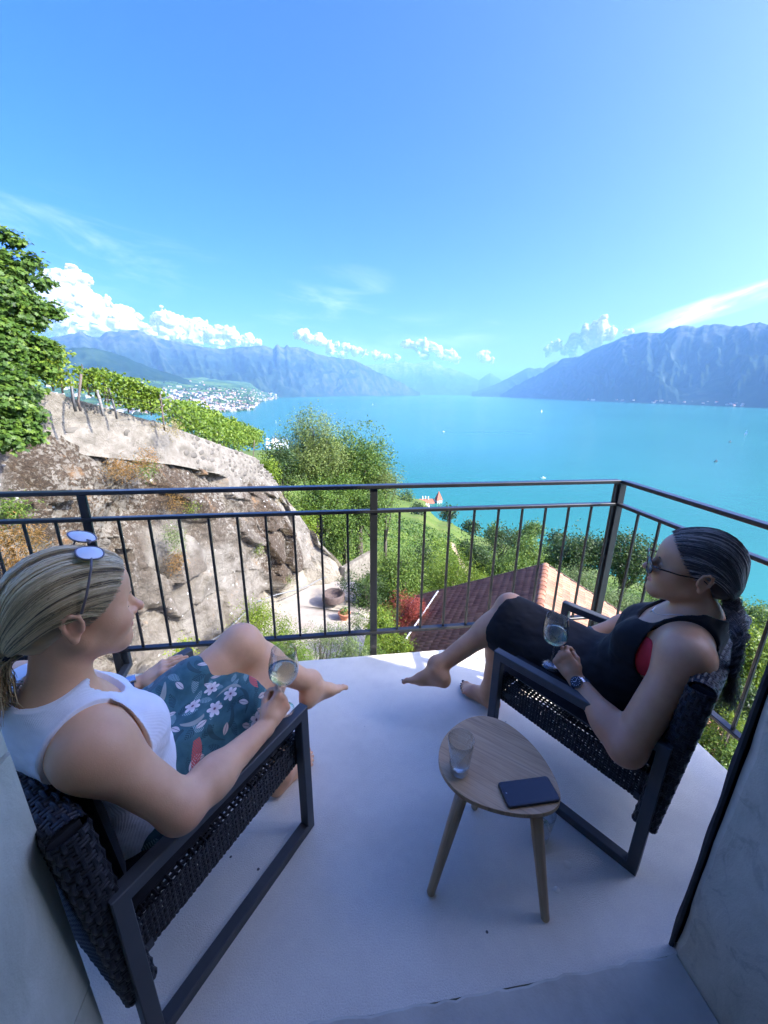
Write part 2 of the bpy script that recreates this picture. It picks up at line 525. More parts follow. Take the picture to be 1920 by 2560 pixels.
# --- the near hillside, as anchors of (distance, height) per azimuth
AN = {
    -70: [(0, -12.6), (30, -12.6), (60, -12), (100, -16), (300, -60), (800, -130), (1400, -170)],
    -40: [(0, -12.6), (30, -12.6), (60, -12), (100, -16), (300, -42), (800, -100), (1500, -172)],
    -25: [(0, -12.6), (34, -12.6), (60, -10), (120, -15.5), (220, -24), (420, -39), (600, -75), (1000, -140), (1350, -172)],
    -18: [(0, -12.6), (32, -12.8), (60, -15), (200, -37), (500, -80), (1000, -140), (1250, -172)],
    -10: [(0, -12.4), (28, -13), (60, -20), (200, -54), (500, -108), (800, -152), (930, -172)],
    0: [(0, -12), (26, -12.6), (60, -22), (100, -36), (200, -62), (400, -112), (620, -158), (680, -172)],
    5: [(0, -11), (24, -12.5), (60, -24), (100, -38), (200, -66), (400, -118), (600, -160), (640, -172)],
    9: [(0, -11), (24, -12.5), (60, -25), (100, -40), (200, -71), (400, -134), (500, -163), (530, -172)],
    15: [(0, -11), (24, -13), (60, -27), (100, -43), (200, -79), (300, -114), (450, -163), (480, -172)],
    25: [(0, -11), (24, -13), (60, -29), (100, -45), (200, -84), (300, -122), (418, -164), (440, -172)],
    40: [(0, -11), (24, -13), (60, -30), (100, -46), (200, -87), (300, -127), (398, -164), (415, -172)],
    70: [(0, -11), (24, -13), (60, -30), (100, -46), (200, -87), (300, -127), (390, -164), (410, -172)],
}
_azk = sorted(AN)
def terr(x, y):
    x = np.asarray(x, float); y = np.asarray(y, float)
    d = np.hypot(x, y); a = np.degrees(np.arctan2(x, y))
    H = np.stack([np.interp(d, [p[0] for p in AN[k]], [p[1] for p in AN[k]], right=AN[k][-1][1] - 5) for k in _azk])
    a = np.clip(a, _azk[0], _azk[-1] - 1e-6)
    i = np.clip(np.searchsorted(_azk, a, side='right') - 1, 0, len(_azk) - 2)
    k = np.asarray(_azk, float)
    w = (a - k[i]) / (k[i + 1] - k[i]); w = w * w * (3 - 2 * w)
    z = np.take_along_axis(H, i[None], 0)[0] * (1 - w) + np.take_along_axis(H, i[None] + 1, 0)[0] * w
    return z + (fbm(x / 14.0, y / 14.0, octs=3, seed=5) - 0.5) * np.clip(d / 60.0, 0.1, 5.0)
def tz(x, y): return float(terr(np.array([x]), np.array([y]))[0])
t = NT('hillside_soil')
c = t.coord()
n1 = t.noise(c, 0.05, 6, 0.6); n2 = t.noise(c, 0.9, 5, 0.65)
col = t.ramp(n1, [(0.3, (0.045, 0.085, 0.016)), (0.5, (0.075, 0.125, 0.022)), (0.62, (0.13, 0.145, 0.045)), (0.75, (0.05, 0.09, 0.018))])
col = t.mix(t.rng(n2, 0.35, 0.7), col, (0.11, 0.15, 0.03))
t.p(Base_Color=col, Roughness=0.95, Specular_IOR_Level=0.1)
t.bump(n2, 0.5, 0.4)
M_HILL = t.m
az = np.radians(np.linspace(-70, 70, 240)); dd = np.concatenate([np.linspace(3, 30, 24), np.geomspace(31, 1500, 110)])
AZ, DD = np.meshgrid(az, dd)
X, Yy = np.sin(AZ) * DD, np.cos(AZ) * DD
V = np.stack([X, Yy, terr(X, Yy)], -1).reshape(-1, 3)
nd, na = DD.shape
i, j = np.meshgrid(np.arange(nd - 1), np.arange(na - 1), indexing='ij'); q = (i * na + j).ravel()
F = np.stack([q, q + 1, q + na + 1, q + na], 1)
tag(link('hillside', np_mesh('hillside', V, F, M_HILL)), 'steep green hillside falling from the house to the lake shore', 'hillside', kind='structure')

# --- coastal land under the far town
def lake_pt(u, v): return at_z(u, v, LAKE)
shore_px = [(300, 1040), (430, 1034), (480, 1037), (530, 1033), (585, 1030), (632, 1025.5), (640, 1014), (655, 1005), (690, 998.5), (705, 992), (760, 987.5), (860, 984.6), (960, 984.2), (1060, 984.3)]
sh = [lake_pt(u, v) for u, v in shore_px]
sh_az = np.array([math.atan2(p.x, p.y) for p in sh]); sh_d = np.array([math.hypot(p.x, p.y) for p in sh])
o_ = np.argsort(sh_az); sh_az, sh_d = sh_az[o_], sh_d[o_]
az = np.linspace(R(-55), sh_az[-1], 260)
tt = np.linspace(0, 1, 60)
AZ, T = np.meshgrid(az, tt)
D0 = np.interp(AZ, sh_az, sh_d)
Dm = np.maximum(np.interp(AZ, [R(-55), R(-30), R(-16), R(-5), R(4)], [9000, 9500, 10500, 16500, 19000]), D0 + 300)
DD = D0 + (Dm - D0) * T ** 1.4
X, Yy = np.sin(AZ) * DD, np.cos(AZ) * DD
inl = DD - D0
slope = np.interp(AZ, [R(-55), R(-28), R(-18), R(-8), R(4)], [0.075, 0.066, 0.05, 0.012, 0.002])
def coast_z(x, y):
    a = np.arctan2(x, y); d = np.hypot(x, y)
    d0 = np.interp(a, sh_az, sh_d); s = np.interp(a, [R(-55), R(-28), R(-18), R(-8), R(4)], [0.075, 0.066, 0.05, 0.012, 0.002])
    i_ = np.maximum(d - d0, 0)
    return LAKE + 1.5 + np.minimum(i_, 120) * 0.02 + s * np.maximum(i_ - 500, 0) + (fbm(x / 500, y / 500, octs=4, seed=3) - 0.42) * np.clip(i_ / 2500, 0, 1) * s * 2600
V = np.stack([X, Yy, np.where(T < 0.001, LAKE - 2, coast_z(X, Yy))], -1).reshape(-1, 3)
nd, na = DD.shape
i, j = np.meshgrid(np.arange(nd - 1), np.arange(na - 1), indexing='ij'); q = (i * na + j).ravel()
F = np.stack([q, q + 1, q + na + 1, q + na], 1)
t = NT('coast_ground'); c = t.coord()
n1 = t.noise(c, 0.0035, 6, 0.65)
t.p(Base_Color=t.ramp(n1, [(0.35, (0.018, 0.045, 0.016)), (0.5, (0.04, 0.085, 0.025)), (0.62, (0.09, 0.15, 0.04)), (0.7, (0.025, 0.055, 0.02))]), Roughness=0.95, Specular_IOR_Level=0.1)
tag(link('far_coast', np_mesh('far_coast', V, F, t.m)), 'wooded far coast rising behind the lakeside town', 'coast', kind='structure')

# --- mountain ranges
def rock_mat(name, forest, meadow, rock, rock_lo, rock_hi, seed):
    t = NT(name); c = t.coord()
    n1 = t.noise(c, 0.0016, 7, 0.62); n2 = t.noise(t.map(c, (1, 1, 0.25)), 0.004, 6, 0.7)
    col = t.mix(t.rng(n1, 0.48, 0.66, smooth=True), forest, meadow)
    hz = t.sep(t.geo('Position'))[2]
    hi = t.rng(hz, rock_lo, rock_hi)
    nz = t.sep(t.geo('Normal'))[2]
    steep = t.rng(nz, 0.78, 0.55)
    f = t.math('MULTIPLY', t.math('ADD', hi, t.math('MULTIPLY', steep, 0.35)), t.rng(n2, 0.42, 0.6))
    col = t.mix(t.math('MINIMUM', f, 1.0), col, rock)
    t.p(Base_Color=col, Roughness=0.95, Specular_IOR_Level=0.05)
    return t.m
def mountain(name, label, px, Dr, Db, back, amp, freq, m, seed, rows=70, cols=320, pw=1.25, jag=0.012, zb=None, ext=None):
    """ridge: pixel silhouette placed at its own distance Dr, foot at distance Db, far side 'back' metres behind"""
    ae = [azel(u, v) for u, v in px]
    a0 = np.array([a for a, e in ae]); e0 = np.array([e for a, e in ae])
    if ext:  # continue beyond the frame
        a0 = np.concatenate([a0, [R(x[0]) for x in ext]]); e0 = np.concatenate([e0, [R(x[1]) for x in ext]])
    o = np.argsort(a0); a0, e0 = a0[o], e0[o]
    az = np.linspace(a0[0], a0[-1], cols)
    Drr = Dr(az) if callable(Dr) else np.full_like(az, Dr)
    Dbb = Db(az) if callable(Db) else np.full_like(az, Db)
    rz = EYE.z + Drr * np.tan(np.interp(az, a0, e0))
    rz = rz + (fbm(az * freq * 6, az * 0 + seed, octs=5, seed=seed, gain=0.6) - 0.5) * jag * Drr
    base = LAKE - 3 if zb is None else zb
    rz = np.maximum(rz, base + 4)
    s = np.concatenate([np.linspace(0, 1, rows), np.linspace(1, 2, 14)[1:]])
    V = np.zeros((len(s), cols, 3))
    for k, sv in enumerate(s):
        if sv <= 1:
            D = Dbb + (Drr - Dbb) * sv
            shp = sv ** pw
            nz = fbm(az * freq + sv * 0.6, sv * 1.6 + az * 0, octs=6, seed=seed + 3, gain=0.55, ridged=True) - 0.55
            z = base + (rz - base) * np.clip(shp + nz * amp * (4 * sv * (1 - sv)) ** 0.8, 0, None)
            # keep the face under the sight line of the ridge
            lim = EYE.z + (rz - EYE.z) * (D / Drr) - (1 - sv) * 20
            z = np.where(rz > EYE.z, np.minimum(z, np.maximum(lim, base + 1)), z)
        else:
            D = Drr + back * (sv - 1)
            z = rz - (rz - base) * (sv - 1) ** 1.1
        V[k] = np.stack([np.sin(az) * D, np.cos(az) * D, z], -1)
    nr = len(s)
    i, j = np.meshgrid(np.arange(nr - 1), np.arange(cols - 1), indexing='ij'); q = (i * cols + j).ravel()
    F = np.stack([q, q + 1, q + cols + 1, q + cols], 1)
    return tag(link(name, np_mesh(name, V.reshape(-1, 3), F, m)), label, 'mountain', kind='structure')
M_RK1 = rock_mat('alpine_slopes', (0.010, 0.022, 0.012), (0.028, 0.046, 0.022), (0.12, 0.118, 0.112), 800, 1600, 1)
M_RK2 = rock_mat('wooded_slopes', (0.008, 0.022, 0.011), (0.026, 0.048, 0.020), (0.20, 0.195, 0.185), 900, 2000, 2)
M_RK3 = rock_mat('south_slopes', (0.014, 0.028, 0.018), (0.026, 0.045, 0.024), (0.13, 0.13, 0.13), 900, 1800, 3)
mountain('mountain_far_valley', 'pale blue peaks closing the far end of the valley',
         [(770, 905), (800, 898), (860, 915), (935, 911), (960, 909), (990, 906), (1012, 903), (1040, 909), (1062, 906), (1084, 901), (1100, 912), (1107, 918), (1135, 922), (1168, 937), (1197, 950), (1212, 940), (1226, 932), (1240, 942), (1255, 950), (1300, 960), (1360, 978)],
         32000, 24000, 5000, 0.35, 14, M_RK2, 21, rows=40, cols=240, jag=0.004)
mountain('mountain_valley_side', 'hazy ridge on the right side of the valley mouth',
         [(1180, 979), (1191, 977), (1215, 969), (1249, 956), (1284, 937), (1319, 920), (1340, 921), (1359, 919), (1375, 908), (1400, 901), (1420, 896), (1440, 890), (1475, 884), (1520, 872)],
         22000, 17500, 4000, 0.35, 16, M_RK2, 31, rows=40, cols=160, jag=0.004)
mountain('mountain_north', 'long blue mountain range with a rocky tower behind the town',
         [(60, 850), (130, 842), (150, 840), (172, 836), (186, 834), (193, 829), (200, 826), (208, 829), (214, 836), (230, 842), (250, 843), (262, 831), (275, 829), (289, 829), (305, 828), (325, 826), (345, 825), (362, 831), (381, 841), (400, 846), (434, 852), (470, 860), (511, 868), (550, 873), (603, 868), (630, 866), (656, 863), (672, 867), (684, 872), (690, 863), (695, 861), (701, 868), (711, 868), (717, 861), (724, 867), (752, 868), (796, 886), (833, 893), (880, 898), (910, 912), (937, 927), (962, 938), (984, 948), (1010, 960), (1030, 971), (1050, 982)],
         lambda a: np.interp(a, [R(-55), R(-10), R(0), R(6)], [12500, 14500, 17000, 18500]),
         lambda a: np.interp(a, [R(-55), R(-30), R(-16), R(-8), R(0), R(6)], [8200, 8600, 9300, 12500, 16300, 18300]), 5000, 0.36, 26, M_RK1, 41, rows=90, cols=420, pw=1.15, jag=0.005, ext=[(-60, 7.5), (-52, 8.2)])
mountain('mountain_foothill', 'dark wooded foothill in front of the blue range',
         [(60, 880), (135, 873), (160, 872), (193, 869), (231, 869), (250, 874), (270, 878), (309, 891), (330, 901), (357, 911), (400, 926), (440, 938), (480, 952), (520, 962), (560, 972)],
         8200, 6400, 2500, 0.25, 18, M_RK2, 51, rows=40, cols=200, pw=1.0, jag=0.004, ext=[(-60, 4.2), (-52, 5.0)], zb=LAKE + 60)
mountain('mountain_south', 'steep blue mountain rising from the right shore of the lake',
         [(1250, 985), (1264, 981), (1284, 966), (1305, 955), (1330, 943), (1359, 930), (1375, 919), (1388, 910), (1411, 894), (1428, 895), (1446, 893), (1481, 874), (1500, 866), (1527, 855), (1550, 845), (1573, 836), (1600, 832), (1620, 831), (1640, 833), (1655, 834), (1672, 820), (1690, 817), (1712, 812), (1725, 813), (1741, 819), (1760, 814), (1782, 809), (1805, 811), (1828, 815), (1860, 812), (1880, 810), (1897, 806), (1920, 810)],
         lambda a: np.interp(a, [R(16), R(22), R(34), R(60)], [17000, 15500, 12000, 10000]),
         lambda a: np.interp(a, [R(16), R(20), R(26), R(32), R(44), R(62)], [16800, 13600, 10600, 9200, 7400, 6600]), 5000, 0.34, 22, M_RK3, 61, rows=90, cols=380, pw=1.1, jag=0.006, ext=[(46, 9.6), (50, 8.0), (55, 9.0), (62, 7.0)])
mountain('mountain_south_spur', 'shaded wooded spur low on the right shore',
         [(1600, 1000), (1700, 972), (1760, 955), (1820, 938), (1870, 928), (1920, 915)],
         lambda a: np.interp(a, [R(33), R(60)], [9600, 8400]), lambda a: np.interp(a, [R(30), R(34), R(44), R(62)], [9300, 8900, 7300, 6500]), 2500, 0.3, 20, M_RK3, 71, rows=40, cols=140, pw=1.0, jag=0.004, ext=[(50, 5.0), (62, 6.0)])

# --- far houses: one mesh per type, every house an object up to the limit, the rest one mass
def house_mesh(name, w, l, h, rh, wall, roof):
    b = MB()
    V = [(-w, -l, 0), (w, -l, 0), (w, l, 0), (-w, l, 0), (-w, -l, h), (w, -l, h), (w, l, h), (-w, l, h), (0, -l, h + rh), (0, l, h + rh)]
    b.add(V, [(0, 1, 5, 4), (1, 2, 6, 5), (2, 3, 7, 6), (3, 0, 4, 7), (4, 5, 8), (6, 7, 9)])
    k = 1.08
    b.add([(-w * k, -l * k, h), (w * k, -l * k, h), (w * k, l * k, h), (-w * k, l * k, h), (0, -l * k, h + rh + .3), (0, l * k, h + rh + .3)], [(0, 4, 5, 3), (1, 2, 5, 4)])
    me = b.mesh(name, [wall, roof])
    for p_ in me.polygons: p_.material_index = 1 if p_.index >= 6 else 0
    return me
W_WHITE = plain('render_white', (0.34, 0.33, 0.30), 0.8); W_CREAM = plain('render_cream', (0.30, 0.26, 0.20), 0.8); W_GREY = plain('render_grey', (0.35, 0.35, 0.35), 0.8)
T_RED = plain('roof_red', (0.30, 0.105, 0.06), 0.8); T_BROWN = plain('roof_brown', (0.16, 0.09, 0.065), 0.8); T_GREY = plain('roof_grey', (0.30, 0.30, 0.31), 0.8)
HM = [house_mesh('house_a', 7, 10, 8, 4, W_WHITE, T_RED), house_mesh('house_b', 8, 14, 13, 4, W_CREAM, T_BROWN), house_mesh('house_c', 6, 8, 7, 4, W_WHITE, T_BROWN), house_mesh('house_d', 9, 20, 17, 2, W_WHITE, T_GREY), house_mesh('house_e', 7, 9, 9, 4, W_CREAM, T_RED)]
def put_house(p, group, label, cat='house', s=1.0):
    o = link('far_house', HM[int(RNG.integers(5))])
    o.location = p; o.rotation_euler = (0, 0, float(RNG.uniform(0, 3.14))); o.scale = (s, s, s)
    return tag(o, label, cat, group)
def coast_house(az_deg, inland, group, label, s):
    a = R(az_deg); d = float(np.interp(a, sh_az, sh_d)) + inland
    x, y = math.sin(a) * d, math.cos(a) * d
    return put_house((x, y, float(coast_z(np.array([x]), np.array([y]))[0]) - 0.5), group, label, 'house', s)
for k in range(150):   # the town on its point
    a = RNG.triangular(-32, -24, -17); a = float(a)
    coast_house(a, float(60 + 1500 * RNG.random() ** 1.5), 'houses of the lakeside town', 'small pale house crowded in the far lakeside town', 1.15)
for k in range(75):    # scattered up the slope
    coast_house(float(RNG.uniform(-40, -14)), float(1400 + 3600 * RNG.random() ** 1.2), 'houses scattered above the town', 'tiny pale house scattered on the wooded slope above the far town', 1.5)
for k in range(35):    # strung along the far left shore
    coast_house(float(RNG.uniform(-17, -6)), float(80 + 700 * RNG.random() ** 2), 'houses along the far left shore', 'tiny white house strung along the shore below the blue range', 2.0)
for k in range(40):    # village at the foot of the right mountain
    a = R(float(RNG.triangular(24, 38, 46))); d = float(np.interp(a, [R(20), R(26), R(32), R(44), R(62)], [13400, 10500, 9100, 7320, 6500])) + float(RNG.uniform(30, 420))
    put_house((math.sin(a) * d, math.cos(a) * d, LAKE + 6 + (RNG.random() * 40)), 'houses at the foot of the right mountain', 'tiny pale house on the shore at the foot of the right mountain', 'house', 2.0)
# the uncountable remainder of the town
Vs, Fs, mi, n = [], [], [], 0
for k in range(900):
    a = R(float(np.clip(RNG.normal(-25, 5.5), -42, -15))); d = float(np.interp(a, sh_az, sh_d)) + float(40 + 2900 * RNG.random() ** 1.8)
    x, y = math.sin(a) * d, math.cos(a) * d; z = float(coast_z(np.array([x]), np.array([y]))[0]) - 1
    me = HM[int(RNG.integers(5))]; rz = RNG.uniform(0, 3.14); s = RNG.uniform(0.7, 1.25)
    co = np.array([v.co for v in me.vertices]) * s
    co = np.stack([co[:, 0] * math.cos(rz) - co[:, 1] * math.sin(rz) + x, co[:, 0] * math.sin(rz) + co[:, 1] * math.cos(rz) + y, co[:, 2] + z], 1)
    Vs.append(co)
    base_m = {W_WHITE: 0, W_CREAM: 1, T_RED: 2, T_BROWN: 3, T_GREY: 4}
    for p_ in me.polygons:
        f = [v + n for v in p_.vertices]; Fs.append(f if len(f) == 4 else f + [f[-1]]); mi.append(base_m[me.materials[p_.material_index]])
    n += len(co)
tri = np.array([f[:3] for f in Fs if f[2] == f[3]]); qd = np.array([f for f in Fs if f[2] != f[3]])
mi = np.array(mi); tm = np.array([f[2] == f[3] for f in Fs])
tag(link('distant_town', np_mesh('distant_town', np.concatenate(Vs), [tri, qd], [W_WHITE, W_CREAM, T_RED, T_BROWN, T_GREY], False, np.concatenate([mi[tm], mi[~tm]]))), 'dense mass of pale houses spread over the far lakeside town', 'town', kind='stuff')
# dark tree clumps among the far houses
P = []
for k in range(1500):
    a = R(float(np.clip(RNG.normal(-25, 7), -45, -12))); d = float(np.interp(a, sh_az, sh_d)) + float(10 + 4200 * RNG.random() ** 1.5)
    P.append((math.sin(a) * d, math.cos(a) * d))
P = np.array(P); Z = coast_z(P[:, 0], P[:, 1])
ico = bmesh.new(); bmesh.ops.create_icosphere(ico, subdivisions=1, radius=1.0); iv = np.array([v.co for v in ico.verts]); ifc = np.array([[v.index for v in f.verts] for f in ico.faces]); ico.free()
Vt = []; Ft = []
for k in range(len(P)):
    s = RNG.uniform(6, 15); Vt.append(iv * [s, s, s * RNG.uniform(.7, 1.1)] * (1 + 0.25 * RNG.normal(size=(len(iv), 1))) + [P[k, 0], P[k, 1], Z[k] + s * 0.4]); Ft.append(ifc + k * len(iv))
tag(link('distant_woods', np_mesh('distant_woods', np.concatenate(Vt), np.concatenate(Ft), plain('far_foliage', (0.02, 0.05, 0.018), 0.9, 0.4, 0.02))), 'dark tree clumps between the houses of the far town', 'woods', kind='stuff')

# --- cumulus behind the ranges
def cumulus(name, label, puffs, D, seed):
    """cauliflower cloud: puffs (px u, v, radius px) fused at distance D and roughened by billows"""
    U = D / FPX
    cs_ = [np.array(EYE + pray(u, v) * (D / math.hypot(pray(u, v).x, pray(u, v).y))) for u, v, r in puffs]
    org = np.mean(cs_, 0)
    az0 = math.atan2(org[0], org[1]); M = np.array([[math.cos(az0), -math.sin(az0), 0], [math.sin(az0), math.cos(az0), 0], [0, 0, 1]])
    rg = np.random.default_rng(seed); L = []
    for c, (u, v, r) in zip(cs_, puffs):
        q = M @ (c - org) / U; L.append((q, r * .80))
        for k in range(5):
            dv = rg.normal(size=3); dv /= np.linalg.norm(dv); dv[2] = abs(dv[2]) * .9 - .1
            L.append((q + dv * r * .8, r * rg.uniform(.28, .5)))
    def f(X, lo=None, hi=None):
        d = np.full(len(X), 1e3)
        for q, r in L:
            if lo is not None and np.linalg.norm(np.maximum(np.maximum(lo - q, q - hi), 0)) > r + 25: continue
            e = np.linalg.norm(X - q, axis=1) - r; h = np.maximum(6 - np.abs(d - e), 0) / 6; d = np.minimum(d, e) - h * h * 1.5
        if lo is not None:
            b1 = np.abs(2 * vnoise(X[:, 0] / 17, X[:, 1] / 17, X[:, 2] / 15, seed) - 1); b2 = np.abs(2 * vnoise(X[:, 0] / 7.5, X[:, 1] / 7.5, X[:, 2] / 6.5, seed + 5) - 1); b3 = fbm(X[:, 0] / 3.2, X[:, 1] / 3.2, X[:, 2] / 3.0, 2, seed + 9)
            d = d + 6.0 - 9.0 * b1 - 5.0 * b2 - 2.6 * b3
        return d
    P = np.array([q for q, r in L]); rm = max(r for q, r in L) + 8
    V, Q = mesh_field(f, P.min(0) - rm, P.max(0) + rm, 1.7, slack=1.9)
    V = (V * U) @ M + org
    return tag(link(name, np_mesh(name, V, Q, M_CLOUD)), label, 'cloud')
t = NT('cloud_vapour')
t.p(Base_Color=(0.62, 0.62, 0.625), Roughness=1.0, Specular_IOR_Level=0.0)
tl = t.n.new('ShaderNodeBsdfTranslucent'); tl.inputs[0].default_value = (0.62, 0.62, 0.63, 1)
m0 = t.n.new('ShaderNodeMixShader'); m0.inputs[0].default_value = 0.42
t.l.new(t.b.outputs[0], m0.inputs[1]); t.l.new(tl.outputs[0], m0.inputs[2])
lw = t.n.new('ShaderNodeLayerWeight'); lw.inputs[0].default_value = 0.5
tr = t.n.new('ShaderNodeBsdfTransparent'); mx = t.n.new('ShaderNodeMixShader')
t.l.new(t.rng(lw.outputs['Facing'], 0.35, 0.97, 0.0, 1.0), mx.inputs[0])
t.l.new(m0.outputs[0], mx.inputs[1]); t.l.new(tr.outputs[0], mx.inputs[2]); t.l.new(mx.outputs[0], t.out.inputs[0])
M_CLOUD = t.m
cumulus('cumulus_cloud', 'tall white cumulus piled above the left mountain range', [(150, 715, 30), (185, 705, 24), (205, 710, 18), (140, 760, 40), (185, 762, 40), (220, 775, 34), (255, 785, 32), (290, 795, 28), (320, 802, 26), (160, 810, 40), (220, 815, 36), (280, 825, 34), (330, 825, 28), (365, 832, 20), (385, 842, 12)], 62000, 1)
cumulus('cumulus_cloud', 'long white cumulus bank sloping down behind the middle of the left range', [(410, 800, 22), (430, 812, 26), (455, 812, 20), (475, 822, 22), (400, 818, 20), (505, 825, 22), (530, 835, 22), (560, 838, 24), (585, 848, 20), (615, 855, 18), (645, 862, 12), (440, 840, 26), (490, 850, 24), (545, 858, 20), (415, 848, 18)], 62000, 2)
cumulus('cumulus_cloud', 'broken white cumulus row behind the twin peaks', [(750, 838, 13), (770, 845, 16), (795, 850, 16), (815, 858, 14), (840, 866, 10), (870, 870, 12), (890, 878, 14), (910, 885, 12), (940, 890, 14), (965, 894, 12), (990, 898, 10), (830, 878, 12), (855, 886, 12)], 62000, 3)
cumulus('cumulus_cloud', 'small white cumulus heads over the pale valley peaks', [(1020, 862, 10), (1038, 862, 12), (1062, 860, 14), (1085, 872, 13), (1105, 882, 14), (1125, 892, 15), (1140, 903, 10), (1060, 885, 12)], 62000, 4)
cumulus('cumulus_cloud', 'lone white cumulus puff above the valley mouth', [(1202, 886, 9), (1216, 893, 11), (1228, 902, 9), (1210, 903, 10)], 62000, 5)
cumulus('cumulus_cloud', 'bright white cumulus tower beside the right mountain', [(1372, 878, 11), (1390, 866, 14), (1410, 872, 12), (1440, 855, 14), (1460, 845, 14), (1480, 828, 16), (1500, 812, 16), (1515, 828, 16), (1530, 838, 10), (1495, 848, 18), (1465, 866, 14), (1430, 878, 14)], 62000, 6)
cumulus('cumulus_cloud', 'tiny white cloud scrap right of the cumulus tower', [(1566, 830, 7), (1574, 833, 6)], 62000, 7)

# --- boats far out
M_HULL = plain('boat_white', (0.8, 0.8, 0.8), 0.4); M_DARKHULL = plain('boat_dark', (0.05, 0.05, 0.06), 0.5)
def sailboat():
    b = MB()
    b.add([(-4, 0, 1.2), (-3, -1.3, 1.2), (3, -1.2, 1.2), (5.5, 0, 1.4), (3, 1.2, 1.2), (-3, 1.3, 1.2), (-3, -.8, -.3), (3, -.7, -.3), (3, .7, -.3), (-3, .8, -.3)], [(0, 1, 2, 3, 4, 5), (1, 6, 7, 2), (2, 7, 3), (3, 8, 4), (4, 8, 9, 5), (0, 6, 1), (0, 5, 9), (0, 9, 6), (3, 7, 8)])
    return b.mesh('sailboat_hull', M_HULL)
SB = sailboat()
sl = MB(); sl.add([(0.6, 0, 2), (0.6, .1, 14), (-4, .5, 2.4)], [(0, 1, 2)]); sl.add([(0.9, 0, 2), (0.8, .1, 12), (5, .3, 1.8)], [(0, 1, 2)]); sl.tube([(0.7, 0, 1), (0.7, 0, 14.4)], .12, 5)
SLm = sl.mesh('sail', M_HULL)
for (u, v, s, lb) in ((932, 1013, 2.0, 'white sailboat alone on the open lake above the middle railing post'), (690, 1058, 1.2, 'white sailboat left of the tall acacia crown'), (1354, 1030, 1.6, 'white sailboat far out in front of the valley mouth'), (1864, 1086, 1.4, 'white sailboat near the right edge of the lake')):
    o = link('sailboat', SB); o.location = at_z(u, v, LAKE); o.rotation_euler = (0, 0, 0.7 + u); o.scale = (s,) * 3
    tag(o, lb, 'boat', 'boats on the lake'); link('sail', SLm, o)
mbt = MB(); mbt.add([(-4, -1.2, 1), (2.5, -1.2, 1), (5, 0, 1.3), (2.5, 1.2, 1), (-4, 1.2, 1), (-4, -.9, -.3), (2.5, -.8, -.3), (2.5, .8, -.3), (-4, .9, -.3)], [(0, 1, 2, 3, 4), (0, 5, 6, 1), (1, 6, 2), (2, 6, 7), (2, 7, 3), (3, 7, 8, 4), (0, 4, 8, 5)])
mbt.box((-.5, 0, 1.6), (2.6, 1.6, 1.2)); mbt.box((0.4, 0, 2.5), (1.6, 1.4, .7), ch=.1)
MBM = [mbt.mesh('motorboat', M_HULL), mbt.mesh('motorboat_dark', M_DARKHULL)]
for (u, v, dk, s, lb) in ((1109, 1080, 0, 1.6, 'white motorboat drawing a long wake across the lake'), (1358, 1196, 0, 1.3, 'white motorboat just above the railing left of the corner post'), (1790, 1154, 1, 1.6, 'dark flat boat lowest on the right part of the lake'), (1825, 1105, 1, 1.8, 'dark flat boat higher on the right part of the lake')):
    o = link('motorboat', MBM[dk]); o.location = at_z(u, v, LAKE); o.rotation_euler = (0, 0, 3.1 if not dk else 0.4); o.scale = (s,) * 3
    tag(o, lb, 'boat', 'boats on the lake')
# wake of the motorboat: a thin sheet lying on the water
w0 = [lake_pt(u, v) for u, v in ((1111, 1080.3), (1180, 1081.2), (1260, 1081.5), (1330, 1083))]
wb = MB(); V = []
for k, p_ in enumerate(w0):
    s = 2 + k * 3.0; V += [(p_.x, p_.y - s, LAKE + .06), (p_.x, p_.y + s, LAKE + .06)]
wb.add(V, [(2 * k, 2 * k + 2, 2 * k + 3, 2 * k + 1) for k in range(len(w0) - 1)])
tag(wb.build('boat_wake', plain('wake_foam', (0.02, 0.16, 0.22), 0.3)), 'long dark wake trailing behind the white motorboat', 'wake', kind='structure')

# --- air between here and the mountains
hz = MB(); hz.box((0, 4000, 980), (80000, 72000, 2340))
t = NT('haze_air')
t.n.remove(t.b)
vol = t.n.new('ShaderNodeVolumePrincipled')
vol.inputs['Color'].default_value = (0.30, 0.60, 1.0, 1)
vol.inputs['Density'].default_value = 3.3e-5
vol.inputs['Anisotropy'].default_value = 0.0
t.l.new(vol.outputs[0], t.out.inputs['Volume'])
haze = hz.build('haze', t.m)
tag(haze, 'thin blue summer haze over the lake and mountains', 'haze', kind='stuff')
# ================================================================== BALCONY, BUILDING, RAILING
NU = Vector((0.990, 0.137, 0)).normalized()        # along the facade, to the right
NV = Vector((-NU.y, NU.x, 0))                       # outwards, towards the lake
YAW = math.atan2(NU.y, NU.x)
def fp(a, b, z=0.0):
    """facade frame: a metres along from the right door jamb, b metres out from the wall face"""
    p = Vector((0.828, 0.700, 0)) + NU * a + NV * b
    return Vector((p.x, p.y, z))
